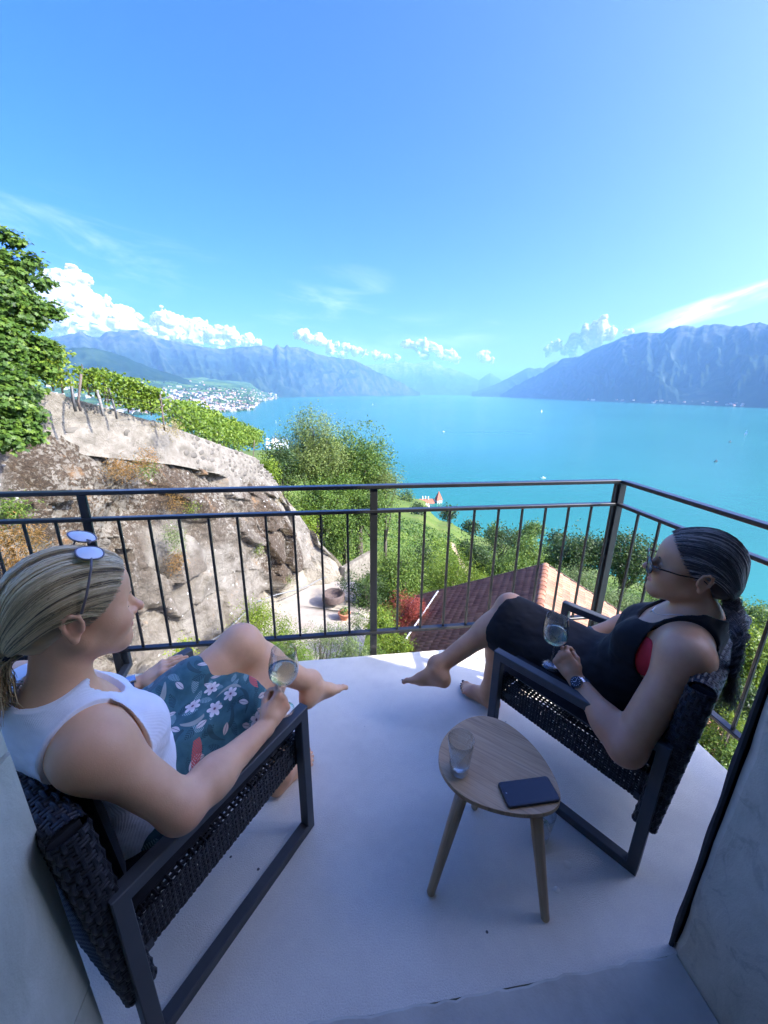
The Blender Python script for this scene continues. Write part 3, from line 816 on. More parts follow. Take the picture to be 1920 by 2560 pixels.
# floor coating with sandy grit, smudges and a few dark specks
t = NT('floor_coating'); c = t.coord()
g = t.noise(c, 260, 3, 0.7); sm = t.noise(c, 2.2, 5, 0.6); sm2 = t.noise(c, 9, 5, 0.65)
spv = t.voro(c, 8.5, out='Distance')
spk = t.math('LESS_THAN', t.math('ADD', spv, t.math('MULTIPLY', t.noise(c, 60, 2), 0.03)), 0.055)
col = t.ramp(sm, [(0.30, (0.68, 0.635, 0.52)), (0.52, (0.84, 0.79, 0.655)), (0.75, (0.88, 0.83, 0.695))])
col = t.mix(t.math('MULTIPLY', t.rng(sm2, 0.50, 0.75), 0.45), col, (0.66, 0.605, 0.52))
col = t.mix(t.math('MULTIPLY', t.rng(g, 0.35, 0.75), 0.60), col, (0.58, 0.53, 0.46))
col = t.mix(t.math('MULTIPLY', spk, t.math('GREATER_THAN', t.noise(c, 3.1, 2), 0.50)), col, (0.10, 0.09, 0.08))
t.p(Base_Color=col, Roughness=0.62, Specular_IOR_Level=0.4)
t.bump(g, 0.9, 0.0025)
M_FLOOR = t.m
t = NT('threshold_concrete'); c = t.coord()
n1 = t.noise(c, 5, 6, 0.65); n2 = t.noise(c, 120, 3, 0.7); n3 = t.noise(t.map(c, (1, 6, 1), (0, 0, .5)), 6, 5, .6)
col = t.ramp(n1, [(0.3, (0.44, 0.41, 0.33)), (0.5, (0.55, 0.515, 0.42)), (0.7, (0.63, 0.59, 0.485))])
col = t.mix(t.math('MULTIPLY', t.rng(n3, 0.55, 0.75), 0.35), col, (0.62, 0.59, 0.50))
t.p(Base_Color=col, Roughness=0.8); t.bump(n2, 0.4, 0.002)
M_THR = t.m
t = NT('rough_sawn_stone'); c = t.coord()
n1 = t.noise(t.map(c, (1, 1, 0.35), (0.5, 0.35, 0)), 7, 7, 0.68, 0.6); n2 = t.noise(c, 180, 3, 0.7)
sc_ = t.noise(t.map(c, (3, 3, 0.5), (0.9, 0.55, 0.2)), 4, 4, 0.6, 0.3)
col = t.ramp(n1, [(0.3, (0.42, 0.44, 0.34)), (0.5, (0.53, 0.55, 0.44)), (0.68, (0.63, 0.64, 0.53))])
col = t.mix(t.math('MULTIPLY', t.rng(sc_, 0.60, 0.72), 0.5), col, (0.70, 0.71, 0.60))
t.p(Base_Color=col, Roughness=0.85); t.bump(t.math('ADD', t.math('MULTIPLY', n1, 3), n2), 0.35, 0.003)
M_STONE = t.m
t = NT('stained_concrete'); c = t.coord()
n1 = t.noise(t.map(c, (1, 1, 0.5), (0.4, 0.0, 0.3)), 9, 7, 0.66, 0.9); n2 = t.noise(c, 150, 3, 0.7); blot = t.noise(t.map(c, (1, 1, .7), (0.6, .2, 0)), 14, 4, .6, 1.2)
col = t.ramp(n1, [(0.3, (0.47, 0.42, 0.305)), (0.5, (0.58, 0.525, 0.385)), (0.7, (0.66, 0.60, 0.455))])
col = t.mix(t.math('MULTIPLY', t.rng(blot, 0.58, 0.68), 0.45), col, (0.30, 0.27, 0.20))
t.p(Base_Color=col, Roughness=0.85); t.bump(t.math('ADD', t.math('MULTIPLY', n1, 2), n2), 0.4, 0.003)
M_CONC = t.m
M_FACADE = plain('facade_render', (0.80, 0.76, 0.68), 0.9, 0.1, 6, 0.4, 90)
M_INNER = plain('inner_plaster', (0.80, 0.77, 0.71), 0.9, 0.06, 5)
M_SEAL = plain('jamb_seal', (0.035, 0.033, 0.035), 0.7, 0.3, 30)

# slab: front edge, right edge and the long left run
fl = MB()
A0, A1 = -3.6, 0.680
def slab(b, z0, z1):
    P = [fp(A0, -0.012), fp(A1 + 0.012, -0.012), fp(A1, 1.385), fp(A0, 1.385)]
    V = [Vector((p.x, p.y, z)) for z in (z0, z1) for p in P]
    b.add(V, [(3, 2, 1, 0), (4, 5, 6, 7), (0, 1, 5, 4), (1, 2, 6, 5), (2, 3, 7, 6), (3, 0, 4, 7)])
slab(fl, -0.22, 0.0)
tag(fl.build('balcony_floor', M_FLOOR), 'pale grey coated balcony floor', 'floor', kind='structure')
# threshold strip with a worn, ragged edge, running on into the room
n = 60; V = []
for k in range(n + 1):
    a = -1.66 + 1.66 * k / n
    w = 0.010 * (vnoise(np.array([a * 30]), np.array([2.0]))[0] - .5) + 0.012 * (vnoise(np.array([a * 9]), np.array([5.0]))[0] - .5)
    V += [fp(a, -2.6, 0.003), fp(a, -0.014 + w, 0.003), fp(a, -0.008 + w, 0.0)]
F = []
for k in range(n): F += [(3 * k, 3 * k + 3, 3 * k + 4, 3 * k + 1), (3 * k + 1, 3 * k + 4, 3 * k + 5, 3 * k + 2)]
tb = MB(); tb.add(V, F); tb.box(fp(-0.83, -1.33, -0.11), (1.66, 2.56, 0.20), YAW)
tag(tb.build('threshold', M_THR), 'worn grey concrete threshold inside the door opening', 'threshold', kind='structure')
# stray bits lying on the floor: splash rings
for (u, v, r) in ((1418, 2162, .013), (1392, 2225, .010)):
    p = at_z(u, v, 0.0); b = MB(); b.lathe([(0.0, 0.0022), (r * .7, 0.0018), (r, 0.0002)], 18, (p.x, p.y, 0.0005))
    t_ = NT('spilt_water') if 'spilt_water' not in bpy.data.materials else None
    if t_: t_.p(Base_Color=(0.80, 0.75, 0.62), Roughness=0.08)
    tag(b.build('water_drop', bpy.data.materials['spilt_water']), 'larger spilt water drop beside the chair runner' if r > .012 else 'smaller spilt water drop nearer the table leg', 'drop', 'water drops on the floor')

# house we look out of: wall pieces round the door opening, room behind
TH = 0.60
wall = empty('house_facade', fp(0, 0), YAW, 'stone house wall with an open balcony door around the viewer', 'house')
def wbox(name, a0, a1, b0, b1, z0, z1, m):
    b = MB(); b.frame((0, 0, 0), (1, 0, 0), (0, 1, 0), (0, 0, 1), a1 - a0, b1 - b0, z1 - z0)
    o = b.build(name, m, wall); o.location = ((a0 + a1) / 2, (b0 + b1) / 2, (z0 + z1) / 2); return o
wbox('wall', -7.0, -1.94, -TH, 0, -12, 2.5, M_FACADE)
wbox('wall', 0.42, 1.78, -TH, 0, -12, 2.5, M_FACADE)
wbox('lintel', -7.0, 1.78, -TH, 0, 2.5, 6.5, M_FACADE)
wbox('side_wall', 1.48, 1.78, -6, -TH - 0.002, -12, 6.5, M_FACADE)
wbox('inner_wall', -3.5, -3.3, -4, -TH - 0.002, 0, 2.7, M_INNER)
wbox('inner_wall', -3.3, 1.47, -4.2, -4.0, 0, 2.7, M_INNER)
wbox('ceiling', -3.5, 1.47, -4, -TH - 0.002, 2.72, 2.85, M_INNER)
wbox('room_floor', -3.5, 1.47, -4, -TH - 0.002, -0.2, -0.002, M_THR)
# left jamb lined with stone slabs, joints recessed
zj = [-0.2, 0.30, 0.93, 1.56, 2.5]
for k in range(4):
    b = MB(); b.frame((0, 0, 0), (0, 0, 1), (1, 0, 0), (0, 1, 0), zj[k + 1] - zj[k] - 0.008, 0.50, TH - 0.002, ch=0.006)
    o = b.build('stone_slab', M_STONE, wall); o.location = (-1.452 - 0.25 + 0.0015 * (k % 2), -TH / 2 + 0.001, (zj[k] + zj[k + 1]) / 2)
b = MB(); b.frame((0, 0, 0), (1, 0, 0), (0, 1, 0), (0, 0, 1), 0.47, TH - 0.03, 2.7); o = b.build('joint_mortar', M_CONC, wall); o.location = (-1.70, -TH / 2, 1.15)
# right jamb: one stained concrete face with chipped outer edge and a dark seal
n = 70; V = []; F = []
for k in range(n + 1):
    z = -0.2 + 2.7 * k / n
    ch = 0.010 + 0.012 * max(0, vnoise(np.array([z * 14]), np.array([1.0]))[0] - .45) + 0.02 * max(0, vnoise(np.array([z * 3.3]), np.array([9.0]))[0] - .72)
    V += [(0.003, -TH, z), (0.003, -0.05, z), (0.003 + 0.1 * ch, -ch * 1.6, z), (ch * 1.1, 0.0, z), (0.42, 0.0, z), (0.42, -TH, z)]
for k in range(n):
    for j in range(5): F.append((6 * k + j, 6 * k + j + 1, 6 * k + 7 + j, 6 * k + 6 + j))
b = MB(); b.add(V, F); b.build('jamb', M_CONC, wall)
V = []; F = []
for k in range(n + 1):
    z = -0.2 + 2.7 * k / n
    w = 0.004 + 0.005 * vnoise(np.array([z * 9]), np.array([4.0]))[0]
    V += [(0.006, 0.002, z), (-0.001, 0.006, z), (-0.001, 0.006 + w, z), (0.30, 0.006 + w, z), (0.30, 0.002, z)]
for k in range(n):
    for j in range(4): F.append((5 * k + j, 5 * k + j + 1, 5 * k + 6 + j, 5 * k + 5 + j))
b = MB(); b.add(V, F); b.build('seal_strip', M_SEAL, wall)

# railing: painted steel, one thing per run, every baluster a part
t = NT('railing_paint'); c = t.coord()
t.p(Base_Color=t.ramp(t.noise(c, 9, 5, .6), [(0.3, (0.012, 0.013, 0.013)), (0.7, (0.022, 0.023, 0.023))]), Roughness=0.30, Specular_IOR_Level=0.5)
t.bump(t.noise(c, 220, 2), 0.12, 0.001)
M_RAIL = t.m
ZT, ZM, ZB = 1.02, 0.885, 0.135
def rail_run(name, label, p0, p1, posts, n_bal, end_gap=0.0):
    """p0->p1 on plan at z=0; posts at given distances from p0; balusters split each bay"""
    p0, p1 = Vector(p0), Vector(p1); L = (p1 - p0).length; d = (p1 - p0) / L
    o = empty(name, p0, math.atan2(d.y, d.x), label, 'railing')
    def part(nm, x0, x1, z, w, h):
        b = MB(); b.bar((x0, 0, z), (x1, 0, z), w, h, ch=0.003); return b.build(nm, M_RAIL, o)
    part('top_rail', 0, L, ZT, 0.042, 0.020)
    part('mid_rail', 0, L, ZM, 0.034, 0.018)
    part('bottom_rail', 0, L, ZB, 0.036, 0.018)
    pm = MB(); pm.bar((0, 0, -0.30), (0, 0, ZT - 0.0105), 0.040, 0.016, up=(0, 1, 0), ch=0.002); pm = pm.mesh('post', M_RAIL)
    bm_ = MB(); bm_.bar((0, 0, ZB + 0.0095), (0, 0, ZM - 0.0095), 0.0125, 0.0125, up=(0, 1, 0), ch=0.002); bm_ = bm_.mesh('baluster', M_RAIL)
    for x in posts:
        q = link('post', pm, o); q.location = (x, 0, 0)
    ed = sorted(posts)
    for x0, x1 in zip(ed[:-1], ed[1:]):
        n = n_bal if x1 - x0 > 1.0 else max(1, round((x1 - x0) / 0.1405) - 1)
        for k in range(1, n + 1):
            q = link('baluster', bm_, o); q.location = (x0 + (x1 - x0) * k / (n + 1), 0, 0)
    return o
rc0 = fp(0.742, 1.425)      # outer corner
def front(a): return fp(a, 1.425)
Lf = 1.4155
x_c = 1.423 - 0.0
rail_run('balcony_railing', 'black steel railing along the front edge of the balcony', front(-3.548), front(0.742 - 0.021), [0.02, 4.269 - 2 * Lf - 0.0 - Lf, 4.269 - 2 * Lf, 4.269 - Lf, 4.269 - 0.0], 9)
rail_run('balcony_railing', 'black steel railing running from the corner post back to the house', fp(0.742, 1.404), fp(0.742, 0.0), [1.30], 9)
rr_ = bpy.data.objects['balcony_railing.001']
bm_ = bpy.data.meshes['baluster']
for k in range(1, 9):
    q = link('baluster', bm_, rr_); q.location = (0.146 * k, 0, 0)
cp = MB(); cp.bar((0, 0, -0.30), (0, 0, ZT - 0.0105), 0.042, 0.042, up=(0, 1, 0), ch=0.003)
q = cp.build('corner_post', M_RAIL, bpy.data.objects['balcony_railing']); q.location = (4.290, 0, 0)
# ================================================================== ROCK FACE, TERRACE WALL, GARDEN
base_pl = np.array([(-12.6, 0.5, -11.2), (-11.0, 4, -11.2), (-10.0, 8.4, -11.2), (-8.9, 11.7, -11.2), (-8.1, 14.9, -11.3), (-7.2, 18.6, -11.4), (-6.5, 22, -11.6), (-4.9, 24.6, -11.9), (-3.0, 26.4, -12.4), (-2.0, 28.4, -13.5)])
top_pl = np.array([(-15.5, 1.0, 2.0), (-13.6, 6, 1.9), (-12.4, 9.2, 1.8), (-10.9, 12.3, 1.45), (-10.1, 14.2, 0.75), (-9.3, 16.4, 0.0), (-8.6, 19.6, -1.15), (-7.9, 23.5, -2.5), (-7.3, 25.0, -4.2), (-6.5, 27.5, -8.5)])
def poly_at(pl, s):
    k = np.linspace(0, 1, len(pl)); return np.stack([np.interp(s, k, pl[:, i]) for i in range(3)], -1)
ns, nv = 420, 220
S, T = np.meshgrid(np.linspace(0, 1, ns), np.linspace(0, 1, nv))
Bp, Tp = poly_at(base_pl, S.ravel()), poly_at(top_pl, S.ravel())
w = T.ravel()[:, None]
prof = w ** 1.25                                   # steeper below, leaning back above
Pc = Bp + (Tp - Bp) * np.concatenate([prof, prof, w], 1)
dS = np.gradient(poly_at(base_pl, np.linspace(0, 1, ns)), axis=0)[:, :2]; dS /= np.linalg.norm(dS, axis=1, keepdims=True)
Nrm = np.stack([dS[:, 1], -dS[:, 0]], 1)            # outward, towards the garden
Nn = np.tile(Nrm, (nv, 1))
arc = S.ravel() * 33.0; hgt = Pc[:, 2]
big = fbm(arc / 4.2, hgt / 3.0, octs=3, seed=91) - 0.5
mid = fbm(arc / 1.1 + hgt * 0.25, hgt / 1.5, octs=5, seed=92, ridged=True) - 0.5
fine = fbm(arc / 0.30, hgt / 0.34, octs=4, seed=93, gain=.6) - 0.5
rough = np.clip(fbm(arc / 3.0 + 7, hgt / 2.4, octs=3, seed=94) * 2.4 - 0.75, 0.12, 1)
topfade = np.clip((1 - w[:, 0]) * 5, 0, 1); botfade = np.clip(w[:, 0] * 8, 0.15, 1)
# two darker boulders bulging through the concrete facing, as in the upper part of the face
def bulge(a0, h0, ra, rh, amt): return amt * np.clip(1 - ((arc - a0) / ra) ** 2 - ((hgt - h0) / rh) ** 2, 0, 1) ** 0.55
# angular blocks: every cell of a scattered pattern has its own offset and tilt
rc_g = np.random.default_rng(40); cp_ = np.stack([rc_g.uniform(-1, 35, 170), rc_g.uniform(-14, 3, 170)], 1); off_ = rc_g.normal(0, .17, 170); tl_ = rc_g.normal(0, .16, (170, 2))
wa = arc + .35 * (fbm(arc / .8, hgt / .8, octs=3, seed=61) - .5); wh_ = hgt + .35 * (fbm(arc / .8, hgt / .8, octs=3, seed=62) - .5)
near_ = np.argmin((wa[:, None] - cp_[None, :, 0]) ** 2 * .8 + (wh_[:, None] - cp_[None, :, 1]) ** 2, 1)
facet = off_[near_] + tl_[near_, 0] * (wa - cp_[near_, 0]) + tl_[near_, 1] * (wh_ - cp_[near_, 1])
bl = bulge(11.2, -1.6, 2.2, 2.0, 0.55) + bulge(18.3, -3.0, 2.4, 1.3, 0.55) + bulge(23.5, -7.5, 2.8, 3.2, 0.6) + bulge(8.5, -4.5, 1.6, 1.6, 0.35)
disp = (big * 1.0 + facet * (.65 + .95 * rough) + (mid * 0.55 + fine * 0.26) * rough + fine * 0.05) * topfade * botfade + bl * topfade
Pc[:, 0] += Nn[:, 0] * disp; Pc[:, 1] += Nn[:, 1] * disp
bmask = np.clip(bl * 3.5, 0, 1)
i, j = np.meshgrid(np.arange(nv - 1), np.arange(ns - 1), indexing='ij'); q = (i * ns + j).ravel()
F = np.stack([q, q + 1, q + ns + 1, q + ns], 1)
t = NT('rock_face'); c = t.coord()
n_big = t.noise(c, 0.28, 4, 0.55, 0.4); n_mid = t.noise(c, 1.3, 7, 0.68, 0.5); n_fin = t.noise(c, 7.0, 6, 0.72, 0.4); n_gr = t.noise(c, 40, 4, 0.7)
vert = t.noise(t.map(c, (1.6, 1.6, 0.16)), 1.4, 5, 0.65, 0.3)
vcr = t.voro(c, 2.6, 'DISTANCE_TO_EDGE')
col = t.ramp(n_mid, [(0.28, (0.115, 0.101, 0.080)), (0.46, (0.185, 0.168, 0.137)), (0.62, (0.25, 0.23, 0.19)), (0.78, (0.32, 0.30, 0.25))])
col = t.mix(t.math('MULTIPLY', t.rng(n_gr, 0.45, 0.7), 0.3), col, (0.14, 0.126, 0.105))
bf = t.attr('boulder'); rg = t.attr('rough')
# brown black crustose lichen over the boulders and rough zones
lich = t.math('MULTIPLY', t.rng(t.math('ADD', n_fin, t.math('MULTIPLY', n_big, 0.5)), 0.66, 0.73), t.math('MAXIMUM', bf, t.math('MULTIPLY', t.rng(rg, 0.16, 0.5), t.rng(t.sep(t.geo('Position'))[2], -8.5, -3.0, 0.25, 1.0))), clamp=True)
col = t.mix(t.math('MULTIPLY', lich, 0.92), col, t.ramp(t.noise(c, 16, 4), [(0.35, (0.028, 0.020, 0.014)), (0.65, (0.085, 0.058, 0.036))]))
# white lime runs and chips
lime = t.math('MULTIPLY', t.rng(vert, 0.60, 0.74, smooth=True), t.rng(n_fin, 0.38, 0.6))
col = t.mix(t.math('MULTIPLY', lime, 0.6), col, (0.52, 0.50, 0.45))
chip = t.math('MULTIPLY', t.math('LESS_THAN', t.voro(c, 1.9), 0.10), t.rng(n_fin, 0.45, 0.5))
col = t.mix(t.math('MULTIPLY', chip, 0.9), col, (0.55, 0.54, 0.50))
rust = t.math('MULTIPLY', t.rng(t.noise(c, 0.9, 5, .6), 0.60, 0.72), t.rng(n_fin, 0.4, 0.6))
col = t.mix(t.math('MULTIPLY', rust, 0.6), col, (0.42, 0.24, 0.11))
low = t.rng(t.sep(t.geo('Position'))[2], -10.0, -10.6)      # limewashed plinth at the foot
col = t.mix(t.math('MULTIPLY', low, t.rng(n_mid, 0.25, 0.5)), col, (0.29, 0.262, 0.205))
t.p(Base_Color=col, Roughness=0.92, Specular_IOR_Level=0.2)
h = t.math('ADD', t.math('MULTIPLY', n_fin, 1.6), t.math('MULTIPLY', n_gr, 0.5))
t.bump(t.math('ADD', h, t.math('MULTIPLY', t.rng(vcr, 0, 0.05), 0.15)), 0.85, 0.09)
M_ROCK = t.m
tag(link('rock_face', np_mesh('rock_face', Pc, F, M_ROCK, True, None, {'boulder': bmask, 'rough': rough})), 'weathered grey rock face with brown lichen and lime streaks beside the garden', 'rock face', kind='structure')

# rubble retaining wall crowning the rock: a mortar core with stones as parts
t = NT('wall_mortar'); c = t.coord()
n1 = t.noise(c, 2.5, 6, 0.65); n2 = t.noise(c, 20, 5, .7); n3 = t.noise(c, 0.8, 5, .6)
col = t.ramp(n1, [(0.3, (0.145, 0.13, 0.105)), (0.55, (0.225, 0.205, 0.17)), (0.75, (0.30, 0.28, 0.235))])
col = t.mix(t.rng(n2, .55, .72), col, (0.12, 0.105, 0.082))
col = t.mix(t.math('MULTIPLY', t.rng(n3, .56, .7), t.rng(n2, .4, .6)), col, (0.055, 0.045, 0.034))
t.p(Base_Color=col, Roughness=0.95, Specular_IOR_Level=0.1); t.bump(t.math('ADD', n2, n1), 0.8, 0.05)
M_MORT = t.m
t = NT('wall_stone'); c = t.coord(); r_ = t.objrnd()
n1 = t.noise(c, 6, 5, .65)
col = t.mix(n1, t.ramp(r_, [(0, (0.075, 0.068, 0.057)), (0.5, (0.115, 0.105, 0.090)), (1, (0.16, 0.145, 0.122))]), t.ramp(r_, [(0, (0.12, 0.11, 0.093)), (1, (0.185, 0.17, 0.143))]))
t.p(Base_Color=col, Roughness=0.95, Specular_IOR_Level=0.15); t.bump(t.noise(c, 25, 4, .7), .5, .02)
M_WSTONE = t.m
WH = np.array([1.5, 1.7, 1.9, 1.95, 1.8, 1.65, 1.6, 1.75, 1.3, 0.5])       # height of the wall band below its top
def wall_pt(s, f):
    """s along, f=0 top 1 bottom of the band, on the wall face"""
    a = poly_at(top_pl, np.array([s]))[0]; b_ = poly_at(base_pl, np.array([s]))[0]
    hh = float(np.interp(s, np.linspace(0, 1, len(WH)), WH))
    d = Nrm[min(ns - 1, int(s * (ns - 1)))]
    q = np.array([a[0] + d[0] * (0.28 + 0.16 * f), a[1] + d[1] * (0.28 + 0.16 * f), a[2] + 0.12 - hh * f]); return q, d
wallr = empty('terrace_wall', tuple(top_pl[4]), 0, 'old rubble stone retaining wall on top of the rock face', 'wall')
org = np.array(top_pl[4])
nsw, nfw = 240, 26
V = []
for a in range(nsw):
    s = a / (nsw - 1)
    for f in np.linspace(-0.0, 1, nfw):
        q, d = wall_pt(s, f); e = 0.09 * (fbm(np.array([s * 60]), np.array([f * 5.0]), octs=4, seed=33)[0] - 0.5) * 2
        V.append([q[0] + d[0] * e, q[1] + d[1] * e, q[2]])
    q, d = wall_pt(s, 0.0); V.append([q[0] - d[0] * 0.5, q[1] - d[1] * 0.5, q[2] + 0.02]); V.append([q[0] - d[0] * 0.5, q[1] - d[1] * 0.5, q[2] - 1.6])
V = np.array(V) - org; nc = nfw + 2
i, j = np.meshgrid(np.arange(nsw - 1), np.arange(nc), indexing='ij'); i = i.ravel(); j = j.ravel()
F = []
for a in range(nsw - 1):
    b0, b1 = a * nc, (a + 1) * nc
    for k in range(nfw - 1): F.append((b0 + k, b1 + k, b1 + k + 1, b0 + k + 1))
    F.append((b0 + nfw, b1 + nfw, b1, b0)); F.append((b0 + nfw + 1, b1 + nfw + 1, b1 + nfw, b0 + nfw))
link('wall_core', np_mesh('wall_core', V, np.array(F), M_MORT), wallr)
stone_me = []
for k in range(8):
    bm = bmesh.new(); bmesh.ops.create_icosphere(bm, subdivisions=1, radius=1.0)
    for v in bm.verts:
        v.co = Vector([math.copysign(abs(x) ** 0.7, x) for x in v.co]) * (1 + random.uniform(-.16, .16))
    me = bpy.data.meshes.new('stone'); bm.to_mesh(me); bm.free(); me.materials.append(M_WSTONE); stone_me.append(me)
    for p_ in me.polygons: p_.use_smooth = True
cnt = 0
rs = random.Random(5)
rows = 6
for rI in range(rows):
    s = 0.30 + rs.uniform(0, .01)
    while s < 0.90 and cnt < 290:
        hh = float(np.interp(s, np.linspace(0, 1, len(WH)), WH)); wdt = rs.uniform(0.24, 0.52)
        f = (rI + 0.5 + rs.uniform(-.22, .22)) / rows
        q, d = wall_pt(s, f)
        if rs.random() < 0.08 + 0.9 * (s > .60):
            o = link('stone', stone_me[cnt % 8], wallr)
            o.location = Vector(q - org) - Vector((d[0], d[1], 0)) * 0.050
            o.rotation_euler = (rs.uniform(-.25, .25), rs.uniform(-.3, .3), math.atan2(d[1], d[0]) + math.pi / 2 + rs.uniform(-.12, .12))
            o.scale = (wdt * 0.55, 0.075, hh / rows * rs.uniform(0.40, 0.54)); cnt += 1
        s += (wdt + 0.05) / 30.0
# terrace behind the wall
pts = poly_at(top_pl, np.linspace(0, 1, 80)); V = []; nt = 30
for k in range(80):
    d = Nrm[min(ns - 1, int(k / 79 * (ns - 1)))]
    for m_ in range(nt):
        b_ = 40 * (m_ / (nt - 1)) ** 1.8
        x, y = pts[k, 0] - d[0] * (b_ - 0.1), pts[k, 1] - d[1] * (b_ - 0.1)
        z = pts[k, 2] + 0.08 - b_ * 0.07 + 0.25 * (fbm(np.array([x]), np.array([y]), octs=3, seed=8)[0] - .5) * min(1, b_)
        V.append((x, y, z))
i, j = np.meshgrid(np.arange(79), np.arange(nt - 1), indexing='ij'); q = (i * nt + j).ravel()
tag(link('terrace_ground', np_mesh('terrace_ground', V, np.stack([q, q + 1, q + nt + 1, q + nt], 1), M_HILL)), 'grassy vineyard terrace behind the stone wall', 'terrace', kind='structure')

# garden yard at the foot of the rock
t = NT('pale_gravel'); c = t.coord()
n1 = t.noise(c, 1.2, 5, .6); n2 = t.noise(c, 14, 5, .7)
col = t.ramp(n1, [(0.3, (0.26, 0.225, 0.18)), (0.6, (0.36, 0.32, 0.265)), (0.8, (0.42, 0.385, 0.32))])
col = t.mix(t.math('MULTIPLY', t.rng(n2, .5, .75), .5), col, (0.28, 0.24, 0.19))
t.p(Base_Color=col, Roughness=0.95, Specular_IOR_Level=0.1); t.bump(n2, .6, .03)
V = []; P = poly_at(base_pl, np.linspace(0.25, 0.94, 40)); nt = 12
for k in range(40):
    d = Nrm[min(ns - 1, int(np.linspace(0.25, .94, 40)[k] * (ns - 1)))]; wid = np.interp(k, [0, 15, 24, 33, 39], [8.0, 7.0, 6.4, 5.4, 2.0])
    for m_ in range(nt):
        b_ = wid * m_ / (nt - 1) - 0.6; x, y = P[k, 0] + d[0] * b_, P[k, 1] + d[1] * b_
        V.append((x, y, P[k, 2] + 0.35 + 0.10 * fbm(np.array([x * .8]), np.array([y * .8]), octs=3, seed=4)[0] - (0.5 if m_ == nt - 1 else 0)))
i, j = np.meshgrid(np.arange(39), np.arange(nt - 1), indexing='ij'); q = (i * nt + j).ravel()
tag(link('garden_yard', np_mesh('garden_yard', V, np.stack([q, q + nt, q + nt + 1, q + 1], 1), t.m)), 'pale sunlit gravel yard at the foot of the rock face', 'yard', kind='structure')
YZ = -11.0
# hose lying along the foot of the rock
hp = [at_d(u, v, d) for u, v, d in ((510, 1612, 16.2), (560, 1583, 17.2), (640, 1505, 20.4), (690, 1487, 21.2), (740, 1475, 21.9), (775, 1462, 22.6), (800, 1448, 23.6), (815, 1443, 24.2))]
b = MB(); b.tube([(p.x, p.y, p.z) for p in hp], 0.035, 6); tag(b.build('water_hose', plain('hose_grey', (0.16, 0.17, 0.17), .6)), 'dark grey water hose running along the foot of the rock face', 'hose')
p = at_d(834, 1491, 22.0)
b = MB(); b.lathe([(0.02, -.12), (.50, -.12), (.56, .16), (.66, .18), (.70, .10), (.72, -.25)], 20, (0, 0, 0)); o = b.build('fire_bowl', plain('rusty_iron', (0.085, 0.06, 0.05), .8, .3, 8)); o.location = (p.x, p.y, p.z + .05)
tag(o, 'dark round iron bowl standing on the pale yard', 'bowl')
# terracotta pot on its plinth
p = at_d(861, 1545, 20.0); pot = empty('flower_pot', (p.x, p.y, p.z - .35), 0, 'terracotta pot on a pale round plinth at the edge of the yard', 'pot')
b = MB(); b.lathe([(.34, -.7), (.34, 0.0), (.36, .04), (.36, .25), (.30, .28), (0, .28)], 20); b.build('plinth', plain('pale_terracotta', (.52, .36, .28), .85), pot)
b = MB(); b.lathe([(.2, .285), (.32, .62), (.37, .64), (.37, .73), (.31, .73), (.29, .62), (0, .60)], 20); b.build('pot', plain('terracotta', (.40, .16, .09), .85), pot)
Pp, Nn_ = blob_points((0, 0, .85), .34, 90, .2, (1, 1, .7)); Vq, Fq, rq = leaf_quads(Pp, Nn_ + [0, 0, .6], .16, .4)
M_LEAF_G = leaf_mat('garden_leaf', (0.030, 0.075, 0.012), (0.075, 0.155, 0.022), (0.16, 0.25, 0.035))
link('plant', np_mesh('plant', Vq, Fq, M_LEAF_G, False, None, {'rnd': rq}), pot)

# ------------------------------------------------------------------ neighbour's tiled roof below the balcony
APX = at_d(1363, 1418, 17.0)                                   # far end of the ridge
rdir = Vector((0.41, 0.91, 0)).normalized(); rlat = Vector((rdir.y, -rdir.x, 0))      # rlat points to the right slope
PITCH_R = R(27)
house = empty('tiled_house', (APX.x, APX.y, APX.z), math.atan2(rdir.y, rdir.x), 'neighbouring house with a red tiled gable roof below the balcony', 'house')
# local frame: x along ridge (away), y to the left, z up
RLEN, WL, WR = 13.0, 6.6, 6.4
def slope_pt(x, s, side, up=0.0):
    y = side * s * math.cos(PITCH_R); z = -s * math.sin(PITCH_R)
    return Vector((x, y + side * up * math.sin(PITCH_R), z + up * math.cos(PITCH_R)))
b = MB()
for side, wd in ((1, WL), (-1, WR)):
    V = [slope_pt(0.25, 0, side, -.02), slope_pt(0.25, wd, side, -.02), slope_pt(-RLEN, wd, side, -.02), slope_pt(-RLEN, 0, side, -.02)]
    V2 = [v - Vector((0, 0, .16)) for v in V]
    b.add(V + V2, [(0, 1, 2, 3) if side < 0 else (3, 2, 1, 0), (7, 6, 5, 4) if side < 0 else (4, 5, 6, 7), (0, 4, 5, 1), (1, 5, 6, 2), (2, 6, 7, 3)])
M_WOODB = plain('roof_boards', (0.10, 0.07, 0.05), .8)
b.build('roof_deck', M_WOODB, house)
hw = MB(); yl, yr = WL * math.cos(PITCH_R) - .5, -(WR * math.cos(PITCH_R) - .5)
zl, zr = -WL * math.sin(PITCH_R) - .02, -WR * math.sin(PITCH_R) - .02
V = [(-.3, yl, zl), (-.3, yr, zr), (-.3, 0, -.35), (-RLEN + .3, yl, zl), (-RLEN + .3, yr, zr), (-RLEN + .3, 0, -.35), (-.3, yl, -8), (-.3, yr, -8), (-RLEN + .3, yl, -8), (-RLEN + .3, yr, -8)]
hw.add(V, [(0, 2, 1), (3, 4, 5), (6, 0, 1, 7), (8, 9, 4, 3), (0, 6, 8, 3), (1, 4, 9, 7)])
hw.build('wall', W_CREAM, house)
